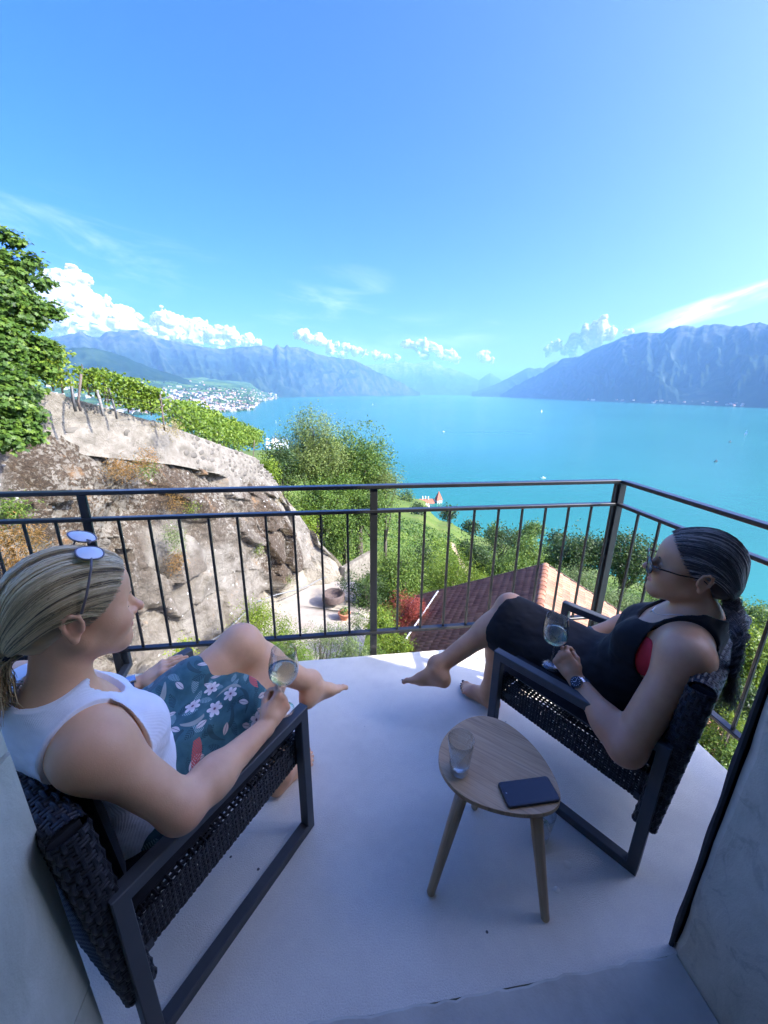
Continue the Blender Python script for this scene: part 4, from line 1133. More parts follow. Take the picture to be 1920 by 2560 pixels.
# interlocking tiles: curved profile, one mesh, laid in courses
TW, TL = 0.215, 0.36
def tile_mesh(m):
    nx = 5; V = []; F = []
    prf = [(-TW * .5, .034), (-TW * .30, .000), (-.01, .004), (TW * .24, .066), (TW * .5, .034)]
    for (l, dz) in ((0.02, 0.0), (-TL * 1.06, .052)):
        for x, z in prf: V.append((l, x, z + dz))
    for x, z in prf: V.append((-TL * 1.06, x, z + .012))
    for k in range(4): F += [(k, k + 1, 6 + k, 5 + k), (5 + k, 6 + k, 11 + k, 10 + k)]
    me = bpy.data.meshes.new('roof_tile'); me.from_pydata(V, [], F); me.materials.append(m)
    me.polygons.foreach_set('use_smooth', [True] * len(F)); me.update(); return me
t = NT('clay_tile'); c = t.coord(); r_ = t.objrnd(); rv = t.attr('rnd')
n1 = t.noise(c, 3.0, 5, .65); n2 = t.noise(c, 30, 4, .7); rr2 = t.math('FRACT', t.math('ADD', r_, rv))
col = t.ramp(rr2, [(0.0, (0.195, 0.078, 0.036)), (0.5, (0.275, 0.120, 0.058)), (1.0, (0.345, 0.165, 0.085))])
col = t.mix(t.math('MULTIPLY', t.rng(n1, .45, .7), .45), col, (0.15, 0.085, 0.06))
col = t.mix(t.math('MULTIPLY', t.rng(n2, .5, .7), .25), col, (0.36, 0.22, 0.155))
t.p(Base_Color=col, Roughness=0.62, Specular_IOR_Level=0.45)
M_TILE = t.m
TM = tile_mesh(M_TILE)
tv = np.array([v.co for v in TM.vertices]); tf = np.array([list(p_.vertices) for p_ in TM.polygons])
allt = []
for side, wd in ((1, WL), (-1, WR)):
    ncol = int(RLEN / TW); nrow = int(wd / (TL * .93))
    for rI in range(nrow):
        for cI in range(ncol):
            x = 0.14 - (cI + .5) * TW; s = (rI + 0.0) * TL * .93 + .05
            P0 = slope_pt(x, s, side, 0.03)
            # tile local: -l runs down the slope, x' along the ridge
            down = Vector((0, side * math.cos(PITCH_R), -math.sin(PITCH_R))); al = Vector((1, 0, 0)) * (1 if side > 0 else -1); nn = Vector((0, side * math.sin(PITCH_R), math.cos(PITCH_R)))
            M = Matrix((( -down.x, al.x, nn.x), (-down.y, al.y, nn.y), (-down.z, al.z, nn.z)))
            wp = house.matrix_basis @ P0 if False else None
            allt.append((P0, M, side, x, s))
hm = Matrix.Rotation(math.atan2(rdir.y, rdir.x), 4, 'Z'); hm.translation = APX
def tile_key(a):
    p = hm @ a[0]; rel = p - EYE; dep = rel.dot(fw)
    u = 960 + rel.dot(cx) / dep * FPX; v = 1280 - rel.dot(cy) / dep * FPX
    vis = (1000 < u < 1780 and 1400 < v < 1700)
    occ = (u > 1235 and v > 1485 and u < 1690) or v > 1642        # behind the seated woman or the slab
    return rel.length + (0 if vis else 100) + (50 if occ else 0)
allt.sort(key=tile_key)
for k, (P0, M, side, x, s) in enumerate(allt[:299]):
    o = link('roof_tile', TM, house)
    m4 = M.to_4x4(); m4 = m4 @ Matrix.Rotation(random.uniform(-.02, .02), 4, 'Z'); m4.translation = P0 + Vector((0, 0, random.uniform(-.004, .004))); o.matrix_basis = m4
Vs, Fs, rv_, n = [], [], [], 0
for (P0, M, side, x, s) in allt[299:]:
    Vs.append(tv @ np.array(M).T + np.array(P0)); Fs.append(tf + n); rv_.append(np.full(len(tv), random.random())); n += len(tv)
tag(link('roof_tiles', np_mesh('roof_tiles', np.concatenate(Vs), np.concatenate(Fs), M_TILE, True, None, {'rnd': np.concatenate(rv_)}), house), kind='stuff')
# ridge caps, verge boards, gutter and snow guard
rcm = MB(); rcm.tube([(0, 0, 0), (-.40, 0, .02)], [.135, .15], 10); rcm = rcm.mesh('ridge_tile', M_TILE)
for k in range(int(RLEN / .38)):
    o = link('ridge_tile', rcm, house); o.location = (0.24 - k * .38, 0, .03); o.scale = (1, 1, .6)
for side, wd in ((1, WL), (-1, WR)):
    b = MB(); b.bar(slope_pt(.30, 0, side, -.02), slope_pt(.30, wd + .05, side, -.02), .05, .20, ch=.004); b.build('verge_board', M_WOODB, house)
b = MB(); b.tube([slope_pt(.3, WL + .06, 1, -.06), slope_pt(-RLEN, WL + .06, 1, -.06)], .075, 8); b.build('gutter', plain('zinc_gutter', (.30, .31, .32), .5, metal=.6), house)
b = MB(); b.tube([slope_pt(-.1, WL * .78, 1, .16), slope_pt(-RLEN, WL * .78, 1, .16)], .035, 8)
for k in range(9): b.bar(slope_pt(-.4 - k * 1.3, WL * .78, 1, .02), slope_pt(-.4 - k * 1.3, WL * .78, 1, .16), .03, .012)
b.build('snow_guard', plain('galvanised_tube', (.62, .63, .64), .4, metal=.3), house)
# ================================================================== VEGETATION
L_MAPLE = leaf_mat('maple_leaf', (0.022, 0.055, 0.008), (0.070, 0.140, 0.018), (0.17, 0.25, 0.03))
L_ACACIA = leaf_mat('acacia_leaf', (0.062, 0.100, 0.022), (0.145, 0.200, 0.045), (0.25, 0.30, 0.075))
L_MID = leaf_mat('broad_leaf', (0.030, 0.070, 0.010), (0.085, 0.155, 0.020), (0.18, 0.25, 0.035))
L_DARK = leaf_mat('dark_leaf', (0.013, 0.034, 0.008), (0.036, 0.076, 0.016), (0.09, 0.14, 0.028))
L_VINE = leaf_mat('vine_leaf', (0.050, 0.100, 0.008), (0.115, 0.190, 0.014), (0.20, 0.265, 0.024))
L_LIME = leaf_mat('lime_leaf', (0.058, 0.110, 0.008), (0.13, 0.205, 0.014), (0.25, 0.30, 0.025))
L_PALE = leaf_mat('pale_leaf', (0.060, 0.100, 0.030), (0.125, 0.180, 0.055), (0.21, 0.26, 0.09))
L_RED = leaf_mat('red_maple_leaf', (0.10, 0.016, 0.014), (0.25, 0.042, 0.030), (0.42, 0.12, 0.065))
L_RUST = leaf_mat('rusty_leaf', (0.10, 0.075, 0.018), (0.23, 0.13, 0.035), (0.36, 0.19, 0.06))
L_DRY = leaf_mat('dry_grass', (0.16, 0.13, 0.05), (0.28, 0.23, 0.10), (0.38, 0.32, 0.16), 0.2)
t = NT('bark'); c = t.coord(); n1 = t.noise(t.map(c, (1, 1, .2)), 14, 5, .7)
t.p(Base_Color=t.ramp(n1, [(.3, (0.045, 0.035, 0.026)), (.7, (0.14, 0.115, 0.09))]), Roughness=.9); t.bump(n1, .6, .02)
M_BARK = t.m
def crown(name, label, cat, u, v, dist, rpx, squash, mat, n, leaf=None, lobes=9, group=None, ground=None, trunk=True, aspect=.62, droop=0.0, rnd_lo=0.0, shell=.35, seed=None, lean=0.0, up=0.5, depth=1.0):
    """tree or shrub: trunk and limbs carry leafy lobes spread unevenly through the crown's volume"""
    rg = np.random.default_rng(seed if seed is not None else int(u * 7 + v * 13))
    c = np.array(at_d(u, v, dist)); dep = (Vector(c) - EYE).dot(fw); r = rpx / FPX * dep
    sx, sz = squash
    z0 = (tz(c[0], c[1]) if ground is None else ground) - .15
    root = empty(name, (c[0], c[1], z0), 0, label, cat, group)
    leaf = leaf or max(0.05, dist * 0.0058)
    lb = []
    for k in range(lobes):
        d = rg.normal(size=3); d /= np.linalg.norm(d)
        q = c + d * np.array([r * sx, r * sx * depth, r * sz]) * rg.uniform(.42, .74)
        lb.append((q, r * rg.uniform(.30, .52)))
    lb.append((c, r * .5))
    w = np.array([b[1] ** 2 for b in lb]); w /= w.sum()
    Ps, Ns, Rs = [], [], []
    for (q, br), ww in zip(lb, w):
        m_ = max(6, int(n * ww))
        # twigs: leaves cluster along short sprays
        k = max(3, m_ // 9)
        tp, td = blob_points(q, br, k, shell, (1, 1, .85 * min(1, sz / sx + .25)))
        idx = rg.integers(0, k, m_)
        off = rg.normal(size=(m_, 3)) * leaf * 1.15; off[:, 2] -= np.abs(rg.normal(size=m_)) * leaf * droop * 3
        P = tp[idx] + off + td[idx] * rg.random((m_, 1)) * leaf * 2.2
        Ps.append(P); Ns.append(td[idx] * .6 + rg.normal(size=(m_, 3)) * .55 + [0, 0, up])
        Rs.append(np.clip(rnd_lo + rg.normal(0.48, .23, m_) + (rg.random(k)[idx] - .5) * .3, 0, 1))
    # stray sprays breaking the outline
    m_ = n // 14; k = max(4, m_ // 8)
    d = rg.normal(size=(k, 3)); d /= np.linalg.norm(d, axis=1, keepdims=True)
    q = c + d * np.array([r * sx, r * sx * depth, r * sz]) * rg.uniform(.85, 1.08, (k, 1)); idx = rg.integers(0, k, m_)
    Ps.append(q[idx] + rg.normal(size=(m_, 3)) * leaf * 1.6); Ns.append(rg.normal(size=(m_, 3)) + [0, 0, up]); Rs.append(np.clip(rg.normal(.55, .2, m_), 0, 1))
    V, F, rv = leaf_quads(np.concatenate(Ps) - [c[0], c[1], z0], np.concatenate(Ns), leaf * RNG.uniform(.75, 1.3, sum(map(len, Ps))), aspect, np.concatenate(Rs))
    link('crown' if cat == 'tree' else 'foliage', np_mesh('crown', V, F, mat, False, None, {'rnd': rv}), root)
    if trunk:
        b = MB(); h = c[2] - z0; tr = max(.05, r * .085)
        b.tube([(lean * -.6, 0, 0), (lean * -.2, .03 * h, h * .35), (0, 0, h * .75), (0, 0, h)], [tr * 1.25, tr, tr * .75, tr * .5], 7)
        for q, br in lb[:-1]:
            e = q - [c[0], c[1], z0]; s0 = Vector((0, 0, h * rg.uniform(.3, .75) if h > r else h * .2))
            mdl = (s0 + Vector(e)) / 2 + Vector((rg.normal() * .06 * r, rg.normal() * .06 * r, -.08 * r))
            b.tube([s0, mdl, e], [tr * .5, tr * .32, tr * .1], 5)
        b.build('trunk' if cat == 'tree' else 'stem', M_BARK, root)
    return root

# big maple hanging in from the left edge, its foot on a ledge of the rock
mp = empty('maple_tree', (-12.2, 9.6, 1.4), 0, 'large leafy maple hanging over the rock face at the left edge', 'tree')
rg = np.random.default_rng(77); base = np.array([-12.2, 9.6, 1.4]); Ps, Ns, Rs = [], [], []
blobs = [(10, 690, 85, 13), (40, 745, 70, 12.6), (85, 775, 52, 12.4), (-60, 640, 90, 13.4), (0, 820, 80, 12.2), (70, 850, 62, 12.2), (20, 900, 90, 12), (100, 905, 45, 12.2), (60, 960, 80, 11.8), (10, 1010, 95, 11.6), (85, 1040, 52, 11.6), (40, 1085, 66, 11.4), (-40, 1060, 100, 11.4), (-80, 800, 130, 13), (-90, 950, 130, 12.4), (115, 800, 26, 12.4), (110, 760, 22, 12.4), (60, 690, 30, 12.8), (10, 580, 26, 13), (125, 860, 24, 12.2), (100, 1085, 30, 11.5), (30, 660, 46, 13), (92, 735, 26, 12.6), (128, 705, 24, 12.6), (150, 775, 26, 12.4), (162, 790, 14, 12.4), (95, 655, 26, 12.8), (150, 880, 26, 12.2), (60, 600, 22, 13), (140, 930, 26, 12)]
leaf = .090; cen = []
for (u, v, rp, dist) in blobs:
    u -= 20 + 10 * (rp > 60); rp *= .80; c = np.array(at_d(u, v, dist)); r = rp / FPX * (Vector(c) - EYE).dot(fw); cen.append(c)
    m_ = int(1500 * (rp / 60) ** 2) + 80; k = m_ // 16
    tp, td = blob_points(c, r, k, .35, (1, 1, .9)); idx = rg.integers(0, k, m_)
    Ps.append(tp[idx] + rg.normal(size=(m_, 3)) * leaf * .85 * [1, 1, .6]); Ns.append(td[idx] * .5 + rg.normal(size=(m_, 3)) * .4 + [0.3, -0.3, .75])
    Rs.append(np.clip(rg.normal(.45, .2, m_) + (rg.random(k)[idx] - .5) * .35, 0, 1))
P = np.concatenate(Ps) - base; N = np.concatenate(Ns); rv0 = np.concatenate(Rs)
# five-lobed maple leaves
n = len(P); N /= np.linalg.norm(N, axis=1, keepdims=True); ref = rg.normal(size=(n, 3)); T = np.cross(N, ref); T /= np.linalg.norm(T, axis=1, keepdims=True); B = np.cross(N, T)
sh_ = [(0, -.42), (.40, -.30), (.26, -.02), (.50, .22), (.16, .20), (0, .58), (-.16, .20), (-.50, .22), (-.26, -.02), (-.40, -.30)]
sz_ = leaf * rg.uniform(.8, 1.45, n)
Vl = np.stack([P + (T * x + B * y) * sz_[:, None] - N * (abs(x) * .18 + max(y, 0) * .12) * sz_[:, None] for x, y in sh_], 1).reshape(-1, 3)
i0 = np.arange(n)[:, None] * 10
Fl = np.concatenate([i0 + [0, 1, 2, 8], i0 + [0, 8, 9, 0]][:1] + [i0 + [2, 3, 4, 8], i0 + [4, 5, 6, 8], i0 + [8, 6, 7, 8]][:2], 0)
Ft_ = np.concatenate([i0 + [0, 8, 9], i0 + [6, 7, 8]], 0)
link('crown', np_mesh('crown', Vl, [Fl, Ft_], L_MAPLE, False, None, {'rnd': np.repeat(rv0, 10)}), mp)
b = MB(); b.tube([(0, 0, -1.5), (.1, -.1, 0), (.25, 0, 1.2), (.3, .2, 3.2)], [.24, .2, .16, .08], 8)
for c in cen: b.tube([(.2, 0, random.uniform(0, 1.8)), tuple((Vector(c - base) + Vector((.2, 0, .8))) / 2 + Vector((0, 0, -.2))), tuple(c - base)], [.07, .045, .012], 5)
b.build('trunk', M_BARK, mp)

# the pair of tall trees beyond the rock, and everything below the railing
crown('acacia_tree', 'tall pale feathery acacia at the end of the rock face, left of the pair', 'tree', 785, 1120, 37, 108, (.80, .95), L_ACACIA, 21000, .21, 18, trunk=True, aspect=.42, droop=.5, depth=.9, up=.7)
crown('ash_tree', 'darker rounded broadleaf tree on the right of the pair beyond the rock', 'tree', 895, 1165, 39, 112, (.84, .95), L_MID, 22000, .22, 18, aspect=.55, droop=.25)
crown('elder_bush', 'light green willowy bush at the right foot of the tall pair of trees', 'bush', 965, 1205, 36, 50, (.9, 1), L_ACACIA, 3600, .18, 8, aspect=.35, droop=.5, trunk=True)
crown('thicket_bush', 'dense green thicket under the tall acacia behind the railing', 'bush', 800, 1235, 33, 85, (1.35, .75), L_MID, 9500, .17, 12)
crown('thicket_bush', 'dark thicket beside the end of the stone wall', 'bush', 700, 1170, 35, 62, (.8, 1.2), L_DARK, 4800, .18, 9)
crown('thicket_bush', 'thicket right of the centre post below the upper rails', 'bush', 930, 1275, 31, 62, (1.2, .8), L_MID, 5200, .16, 9)
crown('overhanging_bush', 'yellow green bush hanging over the right end of the rock', 'bush', 745, 1300, 29, 52, (.95, 1.0), L_LIME, 3300, .15, 7, droop=.5)
crown('overhanging_bush', 'tangled green bush on the right shoulder of the rock', 'bush', 860, 1335, 30, 70, (.9, 1.1), L_MID, 5600, .16, 9, droop=.4)
crown('creeper_bush', 'bright climbing leaves over the end of the stone wall', 'bush', 672, 1180, 27.5, 30, (.7, 1.5), L_LIME, 1500, .14, 6, ground=-4.5)
crown('round_bush', 'dark round bush left of the centre post beside the iron bowl', 'bush', 915, 1478, 22.5, 66, (.9, 1.0), L_DARK, 5200, .11, 9)
crown('fruit_tree', 'bright leafy fruit tree above the red maple', 'tree', 1005, 1445, 24.5, 84, (.80, 1.0), L_MID, 8500, .125, 12, rnd_lo=.12)
crown('red_maple', 'low spreading red leaved maple in the garden', 'tree', 1010, 1526, 15.5, 58, (1.02, .80), L_RED, 6500, .072, 10, aspect=.35, droop=.5)
crown('laurel_bush', 'glossy bright laurel bush in front of the red maple', 'bush', 950, 1558, 14.2, 46, (1.0, .85), L_LIME, 2900, .08, 8, rnd_lo=-.12)
crown('dark_holly', 'dark upright holly behind the fruit tree', 'tree', 1050, 1405, 30, 55, (.75, 1.25), L_DARK, 4600, .15, 9)
crown('bamboo_clump', 'yellow green feathery bamboo clump behind the tiled roof', 'bamboo', 1130, 1455, 25, 84, (1.0, .9), L_LIME, 9500, .20, 13, aspect=.16, droop=.5, rnd_lo=-.1)
crown('bamboo_clump', 'brightest bamboo sprays right beside the roof verge', 'bamboo', 1195, 1460, 25.5, 52, (.7, 1.0), L_LIME, 4600, .20, 8, aspect=.16, droop=.5, rnd_lo=.10)
crown('holm_oak', 'dark round tree left of the roof peak', 'tree', 1190, 1390, 33, 50, (.9, 1.0), L_DARK, 4600, .16, 9)
crown('hornbeam', 'mid green tree close behind the roof verge', 'tree', 1262, 1425, 31, 55, (.9, 1.0), L_MID, 5200, .15, 9)
crown('hornbeam', 'rounded light green tree behind the roof peak', 'tree', 1322, 1395, 34, 46, (.8, 1.15), L_MID, 4200, .16, 8, rnd_lo=.1)
crown('thicket_tree', 'dark tree at the lower edge of the vineyard', 'tree', 1255, 1350, 62, 48, (1.15, .75), L_DARK, 3800, .27, 9)
crown('shore_tree', 'single round grey green tree standing before the shore', 'tree', 1333, 1328, 120, 26, (.85, 1.0), L_MID, 1800, .55, 7)
crown('shore_tree', 'slim dark tree right below the single round tree', 'tree', 1362, 1395, 60, 36, (.6, 1.25), L_MID, 2300, .28, 7)
crown('walnut_tree', 'big dark walnut tree left of the corner post', 'tree', 1440, 1375, 46, 74, (1.05, .88), L_DARK, 9000, .24, 14, rnd_lo=.06)
crown('walnut_tree', 'big dark walnut tree right of the corner post', 'tree', 1568, 1398, 46, 70, (.95, 1.0), L_DARK, 8500, .24, 13, rnd_lo=.03)
crown('willow_bush', 'pale willow scrub right of the roof peak', 'bush', 1435, 1465, 27, 60, (1.1, .8), L_PALE, 5600, .14, 9, aspect=.35)
crown('willow_bush', 'pale willow scrub behind the corner post', 'bush', 1530, 1510, 24, 66, (1.1, .9), L_PALE, 6200, .125, 10, aspect=.35)
crown('willow_bush', 'yellowish willow scrub beside the right verge of the roof', 'bush', 1478, 1535, 22, 44, (1.2, .8), L_PALE, 3200, .12, 7, aspect=.35, rnd_lo=.1)
crown('willow_bush', 'pale willow scrub below the seated woman in black', 'bush', 1620, 1560, 21, 62, (1.1, .9), L_PALE, 5200, .115, 9, aspect=.35)
crown('shore_grove', 'hazy grove along the shore right of the dark hair', 'tree', 1880, 1545, 95, 52, (1.3, .8), L_MID, 3800, .42, 10)
crown('shore_grove', 'grove along the shore behind the dark braid', 'tree', 1800, 1520, 110, 46, (1.2, .75), L_MID, 2600, .46, 9)
crown('hazel_bush', 'bright hazel bush beyond the right railing', 'bush', 1850, 1640, 13.5, 92, (.95, 1.0), L_LIME, 7600, .085, 12, rnd_lo=-.14, ground=-11)
crown('hazel_bush', 'shaded hazel bush lower beyond the right railing', 'bush', 1790, 1705, 12.5, 80, (1.0, 1.0), L_MID, 6200, .08, 10, ground=-11.2)
crown('dark_shrub', 'dark shrub close under the right railing', 'bush', 1860, 1775, 11.5, 76, (1.1, .8), L_DARK, 4800, .07, 9, ground=-11.2)
crown('fern_bush', 'small bright fern sprays under the right railing', 'bush', 1832, 1800, 10.5, 24, (1.0, .9), L_LIME, 700, .075, 5, ground=-10.9, aspect=.3)
crown('ivy_patch', 'leafy ground cover at the foot of the wall right of the slab', 'bush', 1765, 1860, 10.5, 70, (1.3, .8), L_VINE, 5200, .06, 10, ground=-11.3, rnd_lo=-.15)
crown('ivy_patch', 'shaded grass tuft beside the door jamb below the slab', 'bush', 1820, 1925, 10, 60, (1.2, .9), L_MID, 3800, .06, 8, ground=-11.3)
# garden just below the slab edge
crown('sumac_bush', 'lime green sumac bush behind the crossed knees', 'bush', 640, 1555, 15.5, 62, (1.15, .85), L_LIME, 3900, .10, 9, aspect=.32, droop=.3, ground=-11)
crown('sumac_bush', 'lower lime green sumac sprays right of the knees', 'bush', 700, 1590, 14.5, 46, (1.2, .8), L_LIME, 2400, .095, 7, aspect=.32, ground=-11, rnd_lo=-.1)
crown('garden_shrub', 'dense green shrub under the railing left of the wine glass', 'bush', 700, 1650, 11.2, 66, (1.4, .7), L_VINE, 4800, .062, 10, ground=-11.2, rnd_lo=-.12)
crown('garden_shrub', 'wispy green shrub under the railing before the pot', 'bush', 800, 1615, 12.2, 66, (1.3, .85), L_PALE, 4600, .062, 10, ground=-11.2, aspect=.35)
crown('garden_shrub', 'flowering shrub under the railing left of the centre post', 'bush', 880, 1640, 11.4, 56, (1.2, .8), L_PALE, 3800, .058, 9, ground=-11.2, rnd_lo=.12)
crown('garden_shrub', 'yellow green shrub under the railing right of the centre post', 'bush', 985, 1612, 12.5, 40, (1.2, .6), L_LIME, 2500, .07, 8, ground=-11.2)
crown('garden_shrub', 'dark green shrub at the foot of the centre post', 'bush', 960, 1650, 11.6, 42, (1.4, .6), L_MID, 2400, .06, 7, ground=-11.4)
crown('iris_clump', 'spiky iris leaves beside the terracotta pot', 'plant', 895, 1555, 18, 26, (1.2, .8), L_PALE, 700, .16, 5, aspect=.14, ground=-11.2, trunk=False)
crown('yellow_flowers', 'yellow flowering clump behind the hand on the thigh', 'plant', 462, 1622, 13.5, 24, (1.4, .6), L_LIME, 600, .08, 5, ground=-11.2, rnd_lo=.3)

# plants rooted in the rock
def rock_plant(label, u, v, dist, rpx, squash, mat, n, rnd=0.0):
    return crown('rock_plant', label, 'plant', u, v, dist, rpx, squash, mat, n, .085, 6, 'tufts growing in the rock', ground=at_d(u, v, dist).z - .3, trunk=False, aspect=.3, droop=.6, rnd_lo=rnd)
rock_plant('rust and green tuft high in the middle of the rock face', 315, 1165, 15.9, 40, (1.5, .55), L_RUST, 900)
rock_plant('orange tipped spray at the top of the rust tuft', 365, 1140, 16.4, 22, (1, 1), L_RUST, 350, .2)
rock_plant('green tuft beside the orange spray', 362, 1165, 16.2, 20, (1, .8), L_MID, 300)
rock_plant('mossy yellow green cushion at the left edge below the top rail', 35, 1335, 12.6, 62, (1.1, .7), L_RUST, 1500, -.15)
rock_plant('mossy cushion above the hair at the left edge', 25, 1262, 12.8, 40, (1.2, .6), L_MID, 800, .1)
rock_plant('rusty fern tuft low left of the sunglasses', 60, 1400, 12.4, 38, (1.2, .7), L_RUST, 700)
rock_plant('hanging green fern in a crack of the rock between the balusters', 432, 1340, 16.6, 30, (.8, 1.3), L_PALE, 700)
rock_plant('dry brown fern hanging below the green one', 440, 1395, 16.8, 28, (.7, 1.3), L_RUST, 600)
rock_plant('dark brown dry tuft just under the top rail', 440, 1245, 16.8, 22, (.7, 1.3), L_RUST, 380, -.2)
rock_plant('small green tuft under the mid rail right of the brown tuft', 478, 1268, 17.2, 14, (1, 1), L_LIME, 160)
rock_plant('tiny green tuft low on the rock near the hose', 722, 1450, 22.2, 10, (1, 1), L_LIME, 120)
rock_plant('tiny tuft halfway up the rock between thin balusters', 650, 1368, 20.8, 12, (1, 1), L_LIME, 140)
rock_plant('dry grass along the right end of the rock shoulder', 690, 1240, 25.5, 20, (1.5, .5), L_DRY, 300)
rock_plant('dry orange grass on the wall top near the vine row end', 430, 1062, 17.8, 22, (1.6, .6), L_DRY, 420)

# vines on the terrace: short rows end-on to the wall with posts and wires
M_POST = plain('vine_post', (0.11, 0.085, 0.07), .9, .25, 9); M_STEELP = plain('steel_post', (.085, .085, .085), .5, .1, 9, metal=.3)
def vine_row(label, u0, v0, d0, u1, v1, d1, h, n, mat, leaf=.12, yellow=0.0, width=.28):
    a, b_ = np.array(at_d(u0, v0, d0)), np.array(at_d(u1, v1, d1)); L = np.linalg.norm(b_ - a)
    root = empty('vine_row', tuple(a), 0, label, 'vines', 'vine rows on the terrace')
    s = RNG.random(n); P = a + (b_ - a) * s[:, None]; bump_ = .75 + .5 * fbm(s * L * 1.4, s * 0 + u0, octs=3, seed=6)
    P[:, 2] += RNG.random(n) ** .8 * h * bump_ + .15; P[:, :2] += RNG.normal(size=(n, 2)) * width * .6
    V, F, rv = leaf_quads(P - a, RNG.normal(size=(n, 3)) * .7 + [.35, -.35, .4], leaf * RNG.uniform(.7, 1.3, n), .85, np.clip(RNG.normal(.5 + yellow, .25, n), 0, 1))
    link('foliage', np_mesh('foliage', V, F, mat, False, None, {'rnd': rv}), root)
    m = MB()
    for k in range(max(2, int(L / .9))):
        q = (b_ - a) * (k + .5) / max(2, int(L / .9)); m.tube([q, q + [.02, .03, .5], q + [-.03, 0, .95]], [.028, .022, .014], 5)
    m.build('stem', M_BARK, root)
vine_row('vine row with yellow leaves nearest the maple', 122, 975, 14.6, 168, 985, 14.8, 1.05, 900, L_LIME, .10, .2)
vine_row('short vine row between the two slanting posts', 212, 985, 16.2, 250, 1000, 16.4, .75, 600, L_VINE, .10)
vine_row('narrow upright vine beside the thin steel post', 262, 1002, 16.6, 274, 1010, 16.7, .95, 320, L_VINE, .10)
vine_row('long leafy vine row behind the wires', 290, 1028, 17.2, 405, 1042, 18.2, 1.0, 2200, L_VINE, .115)
vine_row('vine row sloping down along the wall past the last wire post', 425, 1075, 20, 610, 1135, 30, 1.1, 2600, L_VINE, .15, -.05, .5)
vine_row('second vine row higher on the sloping terrace', 440, 1062, 24, 640, 1125, 40, 1.2, 2600, L_VINE, .19, .02, .6)
vine_row('third vine row on the sloping terrace by the white house', 455, 1050, 32, 650, 1112, 55, 1.4, 2400, L_VINE, .25, .05, .8)
vine_row('far vine row at the brow of the slope', 470, 1052, 60, 640, 1098, 100, 2.0, 1800, L_VINE, .5, 0, 1.6)
def post(label, u0, v0, u1, v1, d, m, r=.03):
    p0 = at_d(u0, v0, d); p1 = at_d(u1, v1, d); b = MB(); b.tube([(0, 0, -.3), (0, 0, 0), tuple(p1 - p0)], r, 6)
    o = b.build('vine_post', m); o.location = p0; return tag(o, label, 'post', 'posts of the vine terrace')
post('brown wooden post right of the yellow vine leaves', 184, 1003, 175, 942, 15.2, M_STEELP, .04)
post('reddish leaning stake next to the first grey post', 196, 1003, 203, 935, 15.6, M_POST, .035)
post('pale concrete post leaning beside the short vine row', 254, 1017, 243, 975, 16.2, plain('concrete_post', (.19, .185, .17), .9), .045)
post('grey post leaning right of the pale concrete post', 288, 1025, 272, 970, 16.7, M_STEELP, .035)
post('dark straight post at the end of the wire row', 409, 1057, 400, 985, 18.0, M_POST, .035)
post('thin dark stake on the slope below the wire row', 514, 1090, 513, 1048, 30, M_POST, .04)
post('thin stake near the lower end of the terrace', 633, 1142, 636, 1100, 27, M_POST, .03)
wr = MB()
for (a, b_) in (((140, 962, 14.9), (405, 1012, 18)), ((140, 975, 14.9), (405, 1025, 18)), ((190, 1002, 15.3), (405, 1040, 18)), ((404, 992, 18), (640, 1140, 30)), ((404, 1010, 18), (560, 1120, 26))):
    wr.tube([at_d(*a), at_d(*b_)], .0045, 4)
tag(wr.build('trellis_wire', M_STEELP), 'thin trellis wires strung between the terrace posts', 'wire')

# vineyard on the slope below: rows of vines running down to the lake
V_AX = math.radians(9.0); ra = np.array([math.sin(V_AX), math.cos(V_AX)]); la = np.array([ra[1], -ra[0]])
ROWS = []
for k in range(20):
    off = -2.0 + k * 2.1
    s0, s1 = 40 + 0.35 * k, np.interp(k, [0, 3, 12, 19], [135, 150, 135, 95])
    n = int(900 + (s1 - s0) * 9); s = s0 + (s1 - s0) * RNG.random(n) ** 1.25
    if 3 <= k <= 3: continue
    x, y = ra[0] * s + la[0] * off, ra[1] * s + la[1] * off
    x = x + RNG.normal(size=n) * .38; y = y + RNG.normal(size=n) * .38
    z = terr(x, y) + .15 + RNG.random(n) * 1.55
    lf = np.clip(s * .0052, .20, .6) * RNG.uniform(.8, 1.3, n)
    o_ = np.array([x.mean(), y.mean(), z.mean()])
    V, F, rv = leaf_quads(np.stack([x, y, z], 1) - o_, RNG.normal(size=(n, 3)) * .6 + [.1, -.2, .8], lf, .85, np.clip(RNG.normal(.52, .22, n), 0, 1))
    o = link('vineyard_row', np_mesh('vineyard_row', V, F, L_VINE, False, None, {'rnd': rv})); o.location = tuple(o_)
    od = ['first', 'second', 'third', 'fourth', 'fifth', 'sixth', 'seventh', 'eighth', 'ninth', 'tenth', 'eleventh', 'twelfth', 'thirteenth', 'fourteenth', 'fifteenth', 'sixteenth']
    wh = (od[k] + ' vineyard row from the tall trees, left of the dry path') if k < 3 else (od[k - 4] + ' vineyard row to the right of the dry path on the slope')
    tag(o, wh, 'vines', 'rows of the vineyard on the slope')
# dry grassy path strip between the rows
s = np.linspace(42, 150, 40); off = -2.0 + 3 * 2.1; V = []
for q in s:
    for w_ in (-.9, .9):
        x, y = ra[0] * q + la[0] * (off + w_), ra[1] * q + la[1] * (off + w_); V.append((x, y, tz(x, y) + .15))
tag(link('vineyard_path', np_mesh('vineyard_path', V, np.array([(2 * k, 2 * k + 1, 2 * k + 3, 2 * k + 2) for k in range(39)]), plain('dry_path', (.30, .22, .12), .95, .25, 1.5))), 'dry earth path between the vineyard rows', 'path', kind='structure')
